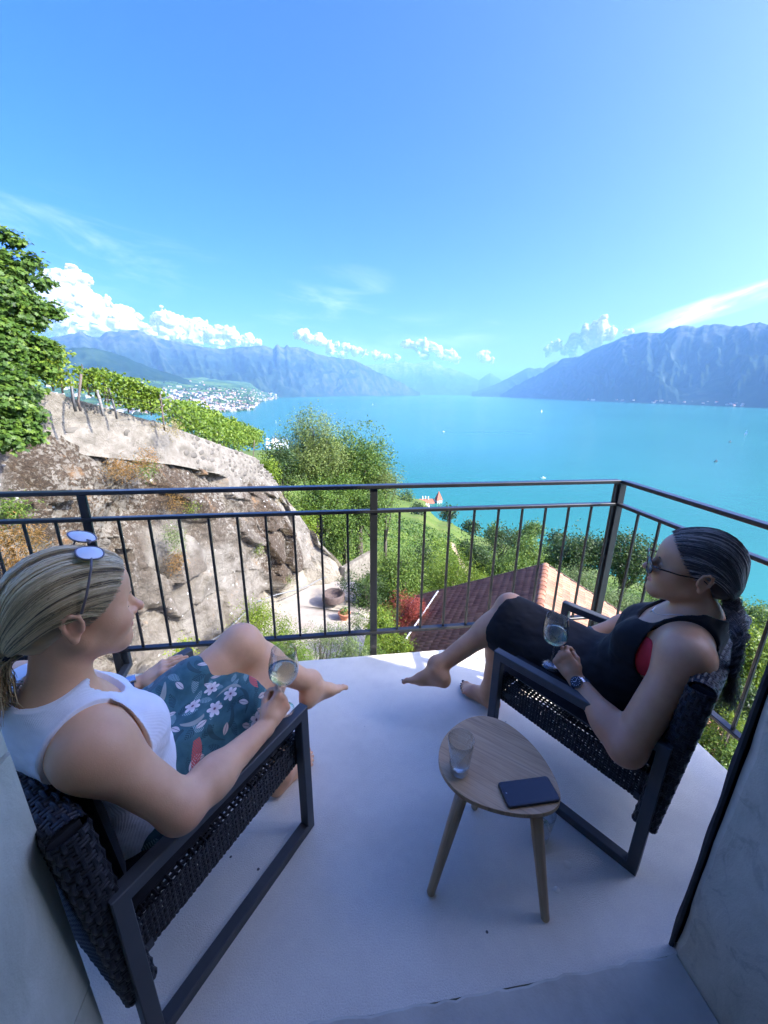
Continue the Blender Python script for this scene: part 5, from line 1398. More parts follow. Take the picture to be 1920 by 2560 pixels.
# rough ground cover over the rest of the near slope
n = 30000
d = 20 + 180 * RNG.random(n) ** 1.6; a = np.radians(RNG.uniform(-12, 62, n)); x, y = np.sin(a) * d, np.cos(a) * d
q = la[0] * x + la[1] * y; sA = ra[0] * x + ra[1] * y
keep = ~((q > -3) & (q < 41) & (sA > 38) & (sA < 150)) & ~((x > 0) & (y < 20) & (d < 24))
x, y, d = x[keep], y[keep], d[keep]
P = np.stack([x, y, terr(x, y) + RNG.random(len(x)) * (.3 + d * .006)], 1)
V, F, rv = leaf_quads(P, RNG.normal(size=(len(x), 3)) * .6 + [0, 0, .8], np.clip(d * .0065, .12, 1.0) * RNG.uniform(.7, 1.5, len(x)), .7, np.clip(fbm(x / 6, y / 6, octs=3, seed=12) * 1.3 - .2 + RNG.normal(size=len(x)) * .12, 0, 1))
tag(link('undergrowth', np_mesh('undergrowth', V, F, L_MID, False, None, {'rnd': rv})), 'rough leafy undergrowth covering the slope below the house', 'undergrowth', kind='stuff')
# shrubs dotted along the shore slope
for k, (u, v, dd_, rp, m_) in enumerate([(1180, 1318, 210, 12, L_DARK), (1300, 1345, 260, 14, L_MID), (1232, 1330, 240, 10, L_MID), (1395, 1350, 240, 16, L_DARK), (1640, 1470, 90, 30, L_MID), (1700, 1500, 100, 30, L_DARK), (1120, 1283, 330, 8, L_DARK), (1045, 1275, 300, 8, L_DARK)]):
    crown('slope_bush', ['dark bush on the shore slope above the reed edge', 'green bush near the shore below the single round tree', 'small green bush beside the lower shore path', 'dark bush by the pale rocks on the shore', 'green bush behind the chin of the woman in black', 'dark bush behind the neck of the woman in black', 'small dark bush beside the pink lakeside buildings', 'small dark bush under the castle rock'][k], 'bush', u, v, dd_, rp, (1.2, .8), m_, 700, dd_ * .006, 5)

# ------------------------------------------------------------------ castle by the water and other houses
CPX = at_d(1090, 1262, 600)
cas = empty('lakeside_castle', tuple(CPX), 0.35, 'small castle with a pointed red tower roof at the lake edge', 'castle')
cs = (CPX - EYE).dot(fw) / FPX     # metres per photo pixel there
def cbox(nm, x, y, z0, w, l, h, m, par=cas):
    b = MB(); b.box((0, 0, h / 2), (w, l, h)); o = b.build(nm, m, par); o.location = (x, y, z0); return o
M_CW = plain('castle_wall', (.70, .64, .52), .9); M_CR = plain('castle_roof', (.36, .115, .06), .8, .25, 1.0); M_DK = plain('window_dark', (.03, .03, .035), .3)
tw = cbox('tower', 4, 0, -12, 8.5, 8.5, 20, M_CW)
b = MB(); b.add([(-5, -5, 0), (5, -5, 0), (5, 5, 0), (-5, 5, 0), (0, 0, 14)], [(0, 1, 4), (1, 2, 4), (2, 3, 4), (3, 0, 4), (3, 2, 1, 0)]); o = b.build('tower_roof', M_CR, cas); o.location = (4, 0, 8)
for x in (-2, 2):
    b = MB(); b.box((0, 0, 0), (1.1, .3, 1.7)); o = b.build('window', M_DK, cas); o.location = (4 + x, -4.35, 5)
def gable(x, y, z0, w, l, h, rh, rz=0.0):
    me = house_mesh('wing', w / 2, l / 2, h, rh, M_CW, M_CR); o = link('wing', me, cas); o.location = (x, y, z0); o.rotation_euler = (0, 0, rz); return o
gable(-14, 6, -12, 16, 22, 14, 7, 1.3); gable(-3, -12, -14, 12, 20, 11, 6, 1.5); gable(16, -20, -14, 9, 16, 8, 3, .2); gable(28, -40, -14, 9, 18, 6, 3, .2)
for x, y, z in ((-16, 6, 9.5), (-12, 4, 9), (-20, 8, 9)): cbox('chimney', x, y, z, 1.4, 1.4, 4.5, M_CW)
rk = at_d(1050, 1275, 560)
b = MB()
for k in range(9):
    bm = bmesh.new(); bmesh.ops.create_icosphere(bm, subdivisions=2, radius=random.uniform(4, 9))
    off = Vector((random.uniform(-16, 16), random.uniform(-8, 8), random.uniform(-6, 5)))
    V = [v.co * (1 + .5 * (vnoise(np.array([v.co.x * .4 + k]), np.array([v.co.y * .4]), np.array([v.co.z * .4]))[0] - .5)) + off for v in bm.verts]; F = [[v.index for v in f.verts] for f in bm.faces]; bm.free(); b.add(V, F)
o = b.build('castle_rock', plain('pale_rock', (.46, .40, .32), .95, .3, .2)); o.location = rk; tag(o, 'pale rock outcrop left of the lakeside castle', 'rock')
crown('castle_tree', 'round green tree left of the lakeside castle', 'tree', 1019, 1246, 520, 15, (.8, 1.1), L_MID, 900, 2.2, 6, ground=at_d(1019, 1270, 520).z)
pb = at_d(1165, 1306, 520)
for k, (u, v, dd_, lb) in enumerate([(1150, 1296, 560, 'pink lakeside building behind a baluster right of the castle'), (1172, 1308, 530, 'long pale building lower along the shore right of the castle')]):
    o = link('shore_house', house_mesh('shore_house', 6, 16, 6, 3.5, plain('pink_render%d' % k, (.60, .40, .32), .85), T_RED)); p = at_d(u, v, dd_); o.location = (p.x, p.y, p.z - 4); o.rotation_euler = (0, 0, -.4); tag(o, lb, 'house')
# white house on the brow of the left slope
wh = at_d(546, 1074, 330); o = empty('white_house', (wh.x, wh.y, wh.z - 4), .5, 'white house with a red roof on the brow of the vineyard slope', 'house')
b = MB(); b.box((0, 0, 3.2), (11, 9, 6.4)); b.build('wall', W_WHITE, o)
b = MB(); b.add([(-6.2, -5.2, 6.2), (6.2, -5.2, 6.2), (6.2, 5.2, 6.2), (-6.2, 5.2, 6.2), (-6.2, 0, 10.2), (6.2, 0, 10.2)], [(0, 1, 5, 4), (2, 3, 4, 5), (1, 2, 5), (3, 0, 4), (3, 2, 1, 0)]); b.build('roof', T_RED, o)
for x in (-3, 0, 3):
    b = MB(); b.box((0, 0, 0), (1.2, .2, 1.5)); q = b.build('window', M_DK, o); q.location = (x, -4.55, 3.8)
b = MB(); b.box((0, 0, 0), (1, 1, 2.2)); q = b.build('chimney', W_CREAM, o); q.location = (3, 1.5, 10)
crown('slope_bush', 'dark round tree right beside the white house', 'tree', 575, 1072, 330, 8, (1, 1), L_DARK, 400, 1.8, 5, ground=at_d(575, 1080, 330).z)
# marina hulls crowding the shore left of the acacia
mar = [(u, v) for u, v in zip(RNG.uniform(665, 720, 46), RNG.uniform(1098, 1122, 46))]
mh = MB(); mh.add([(-7, -2.2, 2), (5, -2.2, 2), (9, 0, 2.4), (5, 2.2, 2), (-7, 2.2, 2), (-6, -1.6, -.5), (5, -1.4, -.5), (5, 1.4, -.5), (-6, 1.6, -.5)], [(0, 1, 2, 3, 4), (0, 5, 6, 1), (1, 6, 2), (2, 6, 7), (2, 7, 3), (3, 7, 8, 4), (0, 4, 8, 5)]); mh.box((-1, 0, 2.8), (6, 2.6, 1.8)); mh.tube([(0, 0, 2), (0, 0, 15)], .16, 4)
mhm = mh.mesh('moored_boat', M_HULL)
for u, v in mar:
    p = at_z(u, v, LAKE); o = link('moored_boat', mhm); o.location = p; o.rotation_euler = (0, 0, .9 + RNG.normal() * .2); tag(o, 'small white boat moored in the crowded marina beyond the terrace', 'boat', 'boats moored in the marina')
# low retaining wall and steps among the garden bushes
b = MB(); p0, p1 = at_d(855, 1420, 26.5), at_d(925, 1378, 31); b.bar(p0 + Vector((0, 0, -1)), p1 + Vector((0, 0, -1)), .35, 2.0); tag(b.build('garden_wall', M_MORT), 'short pale garden wall climbing behind the round bush', 'wall')
b = MB(); p0, p1 = at_d(1130, 1508, 22.5), at_d(1160, 1500, 22.2); b.bar(p0, p1, 1.0, .15); tag(b.build('shed_roof', plain('pale_slab', (.55, .52, .48), .9)), 'pale flat slab corner showing beside the roof verge', 'slab')
# stone terrace wall beyond the right railing
b = MB(); b.bar(at_d(1880, 1602, 22), at_d(1990, 1650, 22), .5, .35); tag(b.build('coping_wall', plain('pale_coping', (.52, .50, .46), .9)), 'pale stone coping beyond the bushes right of the railing', 'wall')
# ================================================================== CHAIRS, TABLE, GLASSES
t = NT('powder_coat'); c = t.coord()
t.p(Base_Color=t.ramp(t.noise(c, 12, 4, .6), [(.3, (0.050, 0.057, 0.063)), (.7, (0.066, 0.073, 0.080))]), Roughness=0.48, Specular_IOR_Level=0.4)
t.bump(t.noise(c, 600, 2), 0.08, 0.0006)
M_FRAME = t.m
t = NT('synthetic_rattan'); c = t.coord()
fib = t.attr('fib')
t.p(Base_Color=t.ramp(t.noise(c, 40, 4, .6), [(.3, (0.008, 0.009, 0.012)), (.7, (0.017, 0.018, 0.023))]), Roughness=0.36, Specular_IOR_Level=0.5)
t.bump(t.math('SINE', t.math('MULTIPLY', fib, 40.0)), 0.5, 0.0008)
M_RATTAN = t.m
t = NT('black_cushion'); c = t.coord()
t.p(Base_Color=t.ramp(t.noise(c, 30, 5, .6), [(.3, (0.007, 0.007, 0.009)), (.7, (0.016, 0.016, 0.019))]), Roughness=0.9, Specular_IOR_Level=0.25, Sheen_Weight=0.15)
t.bump(t.noise(c, 500, 2, .6), .35, .001)
M_CUSH = t.m

def weave(S, Lu, Lv, pitch_u=0.023, pitch_v=0.0100, wu=0.0088, wv=0.0084, amp=0.0018):
    """woven strands over a surface S(u, v) -> (point, normal), u along Lu, v along Lv, in metres.
    strands along u are laid every pitch_v, paired stakes along v every pitch_u, each passing over and under"""
    V, F, A, n = [], [], [], 0
    def strip(pts, nor, side, w, th):
        nonlocal n
        k = len(pts)
        for p, nn, s in zip(pts, nor, side):
            V.extend([p - s * w / 2, p - s * w * .22 + nn * th, p + s * w * .22 + nn * th, p + s * w / 2, p - nn * th * .6]); A.extend([0, .3, .7, 1, .5])
        for i in range(k - 1):
            a, b = n + 5 * i, n + 5 * i + 5
            for j in range(5): F.append((a + j, a + (j + 1) % 5, b + (j + 1) % 5, b + j))
        n += 5 * k
    nu = max(2, int(round(Lu / pitch_u))); nvv = max(2, int(round(Lv / pitch_v)))
    pu, pv = Lu / nu, Lv / nvv
    e = 1e-3
    for j in range(nvv):
        v = (j + .5) * pv; pts, nor, sd = [], [], []
        for i in range(2 * nu + 1):
            u = min(max(i * pu / 2, 0), Lu); p, nn = S(u, v); q, _ = S(u, min(v + e, Lv)) if v + e <= Lv else S(u, v)
            q0, _ = S(u, max(v - e, 0)); s = nrm(q - q0)
            ph = 0 if i % 2 == 0 else (1 if ((i // 2) + j) % 2 == 0 else -1)
            pts.append(p + nn * amp * ph); nor.append(nn); sd.append(s)
        strip(pts, nor, sd, wv, 0.0026)
    for i in range(nu):
        for o in (-0.30, 0.30):
            u = (i + .5) * pu + o * pu * .72; u = min(max(u, 0), Lu); pts, nor, sd = [], [], []
            for j in range(nvv + 1):
                v = min(j * pv, Lv); p, nn = S(u, v); q, _ = S(min(u + e, Lu), v); q0, _ = S(max(u - e, 0), v)
                pts.append(p + nn * 0.0004); nor.append(nn); sd.append(nrm(q - q0))
            strip(pts, nor, sd, wu, 0.0022)
    return np.array(V), np.array(F), np.array(A)
def weave_mesh(name, parts):
    Vs, Fs, As, n = [], [], [], 0
    for V, F, A in parts: Vs.append(V); Fs.append(F + n); As.append(A); n += len(V)
    return np_mesh(name, np.concatenate(Vs), np.concatenate(Fs), M_RATTAN, True, None, {'fib': np.concatenate(As)})
def flat(o, u, v, n):
    o, u, v, n = map(lambda q: np.asarray(q, float), (o, u, v, n)); u, v, n = nrm(u), nrm(v), nrm(n)
    return lambda a, b: (o + u * a + v * b, n)

CW, CD, CZ = 0.610, 0.590, 0.530      # width, depth, arm height
def make_chair():
    root = empty('lounge_chair', (0, 0, 0))
    b0 = 0.034
    for sy in (1, -1):
        y = sy * (CW / 2 - b0 / 2); b = MB(); h = b0 / 2
        # mitred rectangular loop
        ring = [(-h, h), (-CD + h, h), (-CD + h, CZ - h), (-h, CZ - h)]
        out = [(0, 0), (-CD, 0), (-CD, CZ), (0, CZ)]; inn = [(-b0, b0), (-CD + b0, b0), (-CD + b0, CZ - b0), (-b0, CZ - b0)]
        c_ = .0022; V = []
        for k in range(4):
            (xo, zo), (xi, zi) = out[k], inn[k]; dx, dz = np.sign(xi - xo), np.sign(zi - zo)
            V += [(xo, y - h + c_, zo), (xo, y + h - c_, zo), (xo + dx * c_, y + h, zo + dz * c_), (xi - dx * c_, y + h, zi - dz * c_), (xi, y + h - c_, zi), (xi, y - h + c_, zi), (xi - dx * c_, y - h, zi - dz * c_), (xo + dx * c_, y - h, zo + dz * c_)]
        F = []
        for k in range(4):
            a, d = 8 * k, 8 * ((k + 1) % 4)
            for j in range(8): F.append((a + j, d + j, d + (j + 1) % 8, a + (j + 1) % 8))
        b.add(V, F); b.build('side_frame', M_FRAME, root)
    for nm, x, z in (('cross_bar', -0.06, 0.335), ('cross_bar', -CD + 0.05, 0.27)):
        b = MB(); b.bar((x, -CW / 2 + b0, z), (x, CW / 2 - b0, z), .026, .026, ch=.002); b.build(nm, M_FRAME, root)
    yi = CW / 2 - b0 - 0.004
    # seat: woven side bands, front band and top, tilted back
    def zt(x): return 0.405 + 0.06 * x
    def zb(x): return 0.300 + 0.075 * x
    parts = []
    for sy in (1, -1):
        def S(a, b, sy=sy):
            x = -0.012 - a; f = b / 0.108; return np.array([x, sy * yi, zb(x) + (zt(x) - zb(x)) * f]), np.array([0, sy, 0.])
        parts.append(weave(S, CD - 0.05, 0.108))
    parts.append(weave(flat((-.012, -yi, zb(0)), (0, 1, 0), (0, 0, 1), (1, 0, 0)), 2 * yi, 0.105))
    parts.append(weave(flat((-.014, -yi, zt(0) + .001), (0, 1, 0), (-1, 0, -.06), (-.06, 0, 1)), 2 * yi, 0.54, .030, .016))
    parts.append(weave(flat((-.014, -yi, zb(0) - .001), (0, 1, 0), (-1, 0, -.075), (.07, 0, -1)), 2 * yi, 0.54, .030, .016))
    tag(link('seat_weave', weave_mesh('seat_weave', parts), root), kind='stuff')
    # back: woven hollow panel, wrapped over the top and round the sides
    xb0, xb1, z0, z1, dep = -0.572, -0.612, 0.190, 0.738, 0.062
    def bx(z): return xb0 + (xb1 - xb0) * (z - z0) / (z1 - z0)       # mid plane
    hgt = z1 - z0
    def Sback(side):
        def S(a, b):
            z = z0 + b; return np.array([bx(z) - side * dep / 2 * -1 * -1 if False else bx(z) + side * dep / 2, -yi - .012 + a, z]), np.array([side, 0, .09 * side])
        return S
    parts = [weave(Sback(-1), 2 * yi + .024, hgt, .023, .0090), weave(Sback(1), 2 * yi + .024, hgt, .023, .0090)]
    def Stop(a, b):
        an = math.pi * b / 0.085; cz = z1; return np.array([bx(z1) - math.cos(an) * dep / 2, -yi - .012 + a, cz + math.sin(an) * .020]), nrm((-math.cos(an), 0, math.sin(an) * .8 + .1))
    parts.append(weave(Stop, 2 * yi + .024, 0.085, .022, .0105, .010, .0098, .0026))
    for sy in (1, -1):
        def S(a, b, sy=sy):
            z = z0 + a; an = math.pi * b / 0.080; return np.array([bx(z) - math.cos(an) * dep / 2, sy * (yi + .012 + math.sin(an) * .012), z]), nrm((-math.cos(an), sy * (math.sin(an) + .1), 0))
        parts.append(weave(S, hgt, 0.080, .022, .0111, .010, .0100, .0026))
    def Sbot(a, b): return np.array([bx(z0) - dep / 2 + b, -yi - .012 + a, z0]), np.array([0, 0, -1.])
    parts.append(weave(Sbot, 2 * yi + .024, dep))
    tag(link('back_weave', weave_mesh('back_weave', parts), root), kind='stuff')
    b = MB(); b.frame((bx(.464), 0, .464), (0, 1, 0), (-.09, 0, 1), (1, 0, .09), 2 * yi + .018, hgt + .012, dep - .008); b.build('back_core', M_CUSH, root)
    # cushions
    def cushion(nm, c, ax, ay, az, sx, sy, sz):
        c, ax, ay, az = [np.asarray(q, float) for q in (c, ax, ay, az)]; n = 22; V, F = [], []
        for s in (1, -1):
            for i in range(n + 1):
                for j in range(n + 1):
                    a, b_ = -1 + 2 * i / n, -1 + 2 * j / n
                    ed = (max(0, 1 - abs(a) ** 5) * max(0, 1 - abs(b_) ** 5)) ** .35
                    wr = .10 * (fbm(np.array([a * 2.2 + s]), np.array([b_ * 2.2]), octs=3, seed=14)[0] - .5)
                    V.append(c + ax * a * sx / 2 + ay * b_ * sy / 2 + az * s * sz / 2 * (ed * (.86 + wr + .14 * (1 - a * a) * (1 - b_ * b_))))
        m_ = (n + 1) ** 2
        for s in range(2):
            for i in range(n):
                for j in range(n):
                    q = s * m_ + i * (n + 1) + j; f = (q, q + n + 1, q + n + 2, q + 1); F.append(f if s == 0 else f[::-1])
        me = np_mesh(nm, V, np.array(F), M_CUSH); return link(nm, me, root)
    cushion('seat_cushion', (-.285, 0, .425), nrm((1, 0, .06)), (0, 1, 0), nrm((-.06, 0, 1)), .55, 2 * yi, .085)
    cushion('back_cushion', (-.540, 0, .575), nrm((-.07, 0, 1)), (0, 1, 0), nrm((1, 0, .07)), .29, 2 * yi - .10, .055)
    return root
def yaw_of(d): return math.atan2(d[1], d[0])
dL = nrm((0.490, 0.872)); dR = nrm((-0.661, 0.751)); d3 = nrm((-0.24, 0.97))
chair = make_chair()
chair.location = (-0.504, 1.170, 0); chair.rotation_euler = (0, 0, yaw_of(dL))
tag(chair, 'black woven lounge chair holding the blonde woman in the white tank top', 'chair', 'woven lounge chairs on the balcony')
c2 = copy_tree(chair); c2.location = (0.667, 1.515, 0); c2.rotation_euler = (0, 0, yaw_of(dR))
tag(c2, 'black woven lounge chair holding the woman in the black dress', 'chair')
c3 = copy_tree(chair); c3.location = (-1.715, 1.80, 0); c3.rotation_euler = (0, 0, yaw_of(d3))
tag(c3, 'empty black woven lounge chair behind the blonde head', 'chair')

# side table: rounded triangular oak top on three turned legs
t = NT('oak_veneer'); c = t.coord()
gr = t.map(c, (1, 1, 1), (0, 0, 0.60))
wv = t.wave(t.map(gr, (0.8, 5.0, 1)), 2.2, 11.0, 4, .9, 'BANDS', 'Y'); fg = t.noise(t.map(gr, (3, 160, 3)), 1.0, 4, .7); bgn = t.noise(t.map(gr, (1.5, 12, 1)), 2.6, 6, .65, 1.2)
col = t.ramp(t.math('ADD', t.math('MULTIPLY', wv, .06), t.math('MULTIPLY', bgn, .94)), [(.3, (0.42, 0.26, 0.125)), (.5, (0.53, 0.345, 0.18)), (.8, (0.60, 0.415, 0.24))])
col = t.mix(t.math('MULTIPLY', t.rng(fg, .47, .66), .50), col, (0.22, 0.125, 0.06))
t.p(Base_Color=col, Roughness=0.42, Specular_IOR_Level=0.35); t.bump(fg, .15, .0008)
M_OAK = t.m
t = NT('oak_leg'); c = t.coord()
fg = t.noise(t.map(c, (120, 120, 3)), 1.0, 4, .7); b2 = t.noise(t.map(c, (14, 14, 1.2)), 1.0, 4, .6)
t.p(Base_Color=t.mix(t.math('MULTIPLY', t.rng(fg, .45, .65), .45), t.ramp(b2, [(.3, (0.42, 0.30, 0.18)), (.7, (0.54, 0.40, 0.26))]), (0.26, 0.165, 0.085)), Roughness=.5, Specular_IOR_Level=.35)
M_OAKL = t.m
TZ = 0.378
out = np.array([(0.181, 0.966), (0.213, 1.057), (0.300, 1.130), (0.378, 1.146), (0.448, 1.111), (0.504, 1.029), (0.529, 0.942), (0.530, 0.870), (0.512, 0.828), (0.470, 0.803), (0.405, 0.796), (0.325, 0.808), (0.243, 0.842), (0.196, 0.898)])
def closed_spline(P, n):
    k = len(P); r = []
    for i in range(k):
        p0, p1, p2, p3 = P[i - 1], P[i], P[(i + 1) % k], P[(i + 2) % k]
        for s in np.arange(n) / n: r.append(.5 * ((2 * p1) + (-p0 + p2) * s + (2 * p0 - 5 * p1 + 4 * p2 - p3) * s * s + (-p0 + 3 * p1 - 3 * p2 + p3) * s ** 3))
    return np.array(r)
sp_ = closed_spline(out, 6)
for _ in range(6): sp_ = sp_ * .5 + (np.roll(sp_, 1, 0) + np.roll(sp_, -1, 0)) * .25
tc = sp_.mean(0); loc_ = sp_ - tc
tab = empty('side_table', (tc[0], tc[1], 0), 0, 'small oak side table with a rounded triangular top and three legs', 'table')
m_ = len(loc_); b = MB(); rings = [(.985, TZ - .016), (1.0, TZ - .014), (1.0, TZ - .003), (.994, TZ)]
V = [(x * s, y * s, z) for s, z in rings for x, y in loc_] + [(0, 0, TZ - .016), (0, 0, TZ)]
F = []
for k in range(3):
    for i in range(m_): F.append((k * m_ + i, k * m_ + (i + 1) % m_, (k + 1) * m_ + (i + 1) % m_, (k + 1) * m_ + i))
for i in range(m_): F.append((3 * m_ + i, 3 * m_ + (i + 1) % m_, 4 * m_ + 1)); F.append(((i + 1) % m_, i, 4 * m_))
# clockwise outline is flipped so that faces look outwards
area = sum(loc_[i][0] * loc_[(i + 1) % m_][1] - loc_[(i + 1) % m_][0] * loc_[i][1] for i in range(m_))
if area < 0: F = [f[::-1] for f in F]
b.add(V, F); b.build('tabletop', M_OAK, tab)
for (fx, fy), (tx, ty) in (((0.158, 0.823), (0.238, 0.862)), ((0.494, 0.763), (0.446, 0.835)), ((0.353, 1.090), (0.365, 1.045))):
    b = MB(); p0, p1 = Vector((fx, fy, 0)), Vector((tx, ty, TZ - .0165)); L = (p1 - p0).length
    b.lathe([(0, 0), (.0110, 0), (.0128, .004), (.0145, L * .3), (.0180, L * .75), (.0190, L), (0, L)], 18)
    o = b.build('leg', M_OAKL, tab); o.rotation_mode = 'QUATERNION'; o.rotation_quaternion = (p1 - p0).to_track_quat('Z', 'Y'); o.location = p0 - Vector((tc[0], tc[1], 0))

# tumblers: faceted lower half, thick base
t = NT('clear_glass')      # thin-walled: light goes straight through, edges and grazing faces mirror the surroundings
lw_ = t.n.new('ShaderNodeLayerWeight'); lw_.inputs[0].default_value = .5
lw_f = t.math('ADD', .07, t.math('MULTIPLY', t.math('POWER', lw_.outputs['Facing'], 2.4), .9), clamp=True)
gl_ = t.n.new('ShaderNodeBsdfGlossy'); gl_.inputs['Roughness'].default_value = .02; tp_ = t.n.new('ShaderNodeBsdfTransparent'); tp_.inputs['Color'].default_value = (.955, .972, .968, 1)
mx = t.n.new('ShaderNodeMixShader'); t.l.new(lw_f, mx.inputs[0]); t.l.new(tp_.outputs[0], mx.inputs[1]); t.l.new(gl_.outputs[0], mx.inputs[2]); t.l.new(mx.outputs[0], t.out.inputs[0]); M_GLASS = t.m
t = NT('water'); t.p(Base_Color=(.97, .99, 1.0), Roughness=0.0, IOR=1.2, Transmission_Weight=1.0); M_DRINK = t.m
def tumbler(name, loc, label, group, water=None):
    H, n = 0.128, 40
    def fr(r, z, a):
        f = max(0.0, min(1.0, (0.070 - z) / 0.012))          # ten flat facets below, round above
        k = math.cos(math.pi / 10) / math.cos(((a + math.pi / 10) % (math.pi / 5)) - math.pi / 10)
        return r * (1 - f) + r * (k * 1.02) * f
    prof = [(0.0, 0.0), (.024, 0.0), (.0275, .003), (.0305, .035), (.0335, .066), (.0352, .074), (.0375, .10), (.0400, H - .001), (.0394, H), (.0386, H - .001), (.0362, .10), (.0335, .074), (.0310, .066), (.0275, .030), (.0235, .017), (0, .0155)]
    b = MB(); b.lathe(prof, n, (0, 0, 0), True, lambda r, z, a: fr(r, z, a) if r > 0.001 else r)
    o = b.build(name, M_GLASS); o.location = loc; tag(o, label, 'glass', group)
    if water:
        b = MB(); b.lathe([(0, .0160), (.0232, .0175), (.0272, .030), (.0303, water - .002), (.0303, water), (0, water)], n); b.build('water', M_DRINK, o)
    return o
tumbler('water_glass', (0.240, 0.925, TZ + .0006), 'clear faceted water glass standing on the side table', 'water glasses', .034)
tumbler('water_glass', (0.560, 0.985, 0.0006), 'half full water glass on the floor behind the table leg', 'water glasses', .062)

# phone lying face up
ph = empty('mobile_phone', (0.432, 0.858, TZ + .0006), math.atan2(0.028, 0.170) - .02, 'dark mobile phone lying face up on the side table', 'phone')
def rounded(w, l, r, n=5):
    P = []
    for cx_, cy_2, a0 in ((w / 2 - r, l / 2 - r, 0), (-w / 2 + r, l / 2 - r, 90), (-w / 2 + r, -l / 2 + r, 180), (w / 2 - r, -l / 2 + r, 270)):
        for k in range(n + 1):
            a = R(a0 + 90 * k / n); P.append((cx_ + r * math.cos(a), cy_2 + r * math.sin(a)))
    return P
P = rounded(.160, .075, .009); m_ = len(P); b = MB()
V = [(x * s, y * s2, z) for s, s2, z in ((.985, .97, 0), (1, 1, .0015), (1, 1, .0070), (.988, .975, .0084)) for x, y in P]
F = [(k * m_ + i, k * m_ + (i + 1) % m_, (k + 1) * m_ + (i + 1) % m_, (k + 1) * m_ + i) for k in range(3) for i in range(m_)] + [tuple(range(m_ - 1, -1, -1)), tuple(range(3 * m_, 4 * m_))]
b.add(V, F); b.build('body', plain('phone_shell', (.012, .012, .014), .35), ph)
P2 = rounded(.152, .068, .007); b = MB(); b.add([(x, y, z) for z in (.0082, .0088) for x, y in P2], [(i, (i + 1) % m_, m_ + (i + 1) % m_, m_ + i) for i in range(m_)] + [tuple(range(m_, 2 * m_))])
t = NT('phone_screen'); t.p(Base_Color=(.006, .012, .022), Roughness=.10, Specular_IOR_Level=.5); b.build('screen', t.m, ph)
b = MB(); b.lathe([(0, .0004), (.0018, .0004), (.0022, 0)], 12); o = b.build('camera_lens', plain('lens_grey', (.35, .38, .4), .2), ph); o.location = (-.068, .002, .0089)
for x in (-.02, .012):
    b = MB(); b.box((x, -.0378, .0045), (.018 if x > 0 else .026, .0014, .0022), ch=.0004); b.build('side_button', plain('button_black', (.02, .02, .022), .4), ph)

# wine glass with wine
t = NT('white_wine'); t.p(Base_Color=(.93, .95, .72), Roughness=0.0, IOR=1.22, Transmission_Weight=1.0); M_WINE = t.m
def wine_glass(loc, label, tilt=(0, 0), level=.050):
    b = MB()
    GS = 1.16
    # z = 0 at the foot
    ou = [(0, 0), (.031, 0), (.0315, .0012), (.018, .003), (.006, .007), (.0036, .012), (.0033, .072), (.0052, .080), (.018, .086), (.030, .097), (.0375, .112), (.0395, .126), (.0385, .145), (.0345, .170), (.0318, .186), (.0312, .1868)]
    inn = [(.0306, .186), (.0333, .170), (.0373, .145), (.0383, .126), (.0363, .1125), (.0288, .098), (.0165, .0875), (.004, .0845), (0, .0842)]
    b.lathe([(r_ * GS, z_ * GS) for r_, z_ in ou + inn], 40); o = b.build('wine_glass', M_GLASS); o.location = loc; o.rotation_euler = (tilt[0], tilt[1], 0)
    tag(o, label, 'glass', 'wine glasses')
    zl = .0842 + level; b = MB(); pr = [(0, .0845), (.004, .0848), (.0163, .0879), (.0286, .0984), (.0361, .1128)]
    pr = [q for q in pr if q[1] < zl]; rt_ = np.interp(zl, [.0845, .0879, .0984, .1128, .126, .145], [.004, .0163, .0286, .0361, .0381, .0371])
    b.lathe([(r_ * GS, z_ * GS) for r_, z_ in pr + [(rt_, zl - .0006), (rt_ - .001, zl), (0, zl)]], 40); b.build('wine', M_WINE, o)
    return o
# ================================================================== PEOPLE
def rotm(f, u):
    """rows: forward, left, up"""
    f = nrm(f); l = nrm(np.cross(u, f)); u = np.cross(f, l); return np.stack([f, l, u])
def hand(w, f, n, thumb, curls, spread=0.0, tc=None, s=1.0, k0=.010):
    """w wrist, f palm direction, n back-of-hand normal, thumb +1/-1 side along f x n; curls per finger (3 angles, degrees)"""
    f, n = nrm(f), nrm(n); n = nrm(n - f * (f @ n)); sd = np.cross(f, n) * thumb
    P = [rc(w, w + f * .03 * s, .0245 * s, .024 * s, .012), el(w + f * .055 * s, (.048 * s, .036 * s, .0155 * s), .014, np.stack([f, sd, n])),
         rc(w + f * .03 * s + sd * .018 * s, w + f * .088 * s + sd * .026 * s, .0145 * s, .0115 * s, .012), rc(w + f * .03 * s - sd * .016 * s, w + f * .080 * s - sd * .028 * s, .0145 * s, .0105 * s, .012)]
    for i, (o, ln, r) in enumerate(((.0275, .070, .0086), (.0095, .078, .0088), (-.0085, .073, .0083), (-.0260, .058, .0074))):
        d0 = nrm(f + sd * (spread * (1.5 - i) * .12)); p = w + (f * (.088 - .004 * abs(i - 1)) + sd * o) * s + n * .002 * s; a = 0.0
        P.append(sp(p + n * .003 * s, r * 1.16 * s, .010))
        for j, fr in enumerate((.45, .31, .24)):
            a += R(curls[i][j]); d = d0 * math.cos(a) - n * math.sin(a); q = p + d * ln * fr * s
            P.append(rc(p, q, r * (1 - .10 * j) * s, r * (1 - .10 * (j + 1)) * s, .0045)); p = q
    tc = tc or ((.040, .030, -.010), (.068, .038, -.020), (.090, .034, -.026))
    p = w + f * .022 * s + sd * .016 * s - n * .006 * s; rr = (.0150, .0112, .0098, .0082)
    for j, (a, b, c) in enumerate(tc):
        q = w + (f * a + sd * b + n * c) * s; P.append(rc(p, q, rr[j] * s, rr[j + 1] * s, .009 if j < 2 else .005)); p = q
    return P
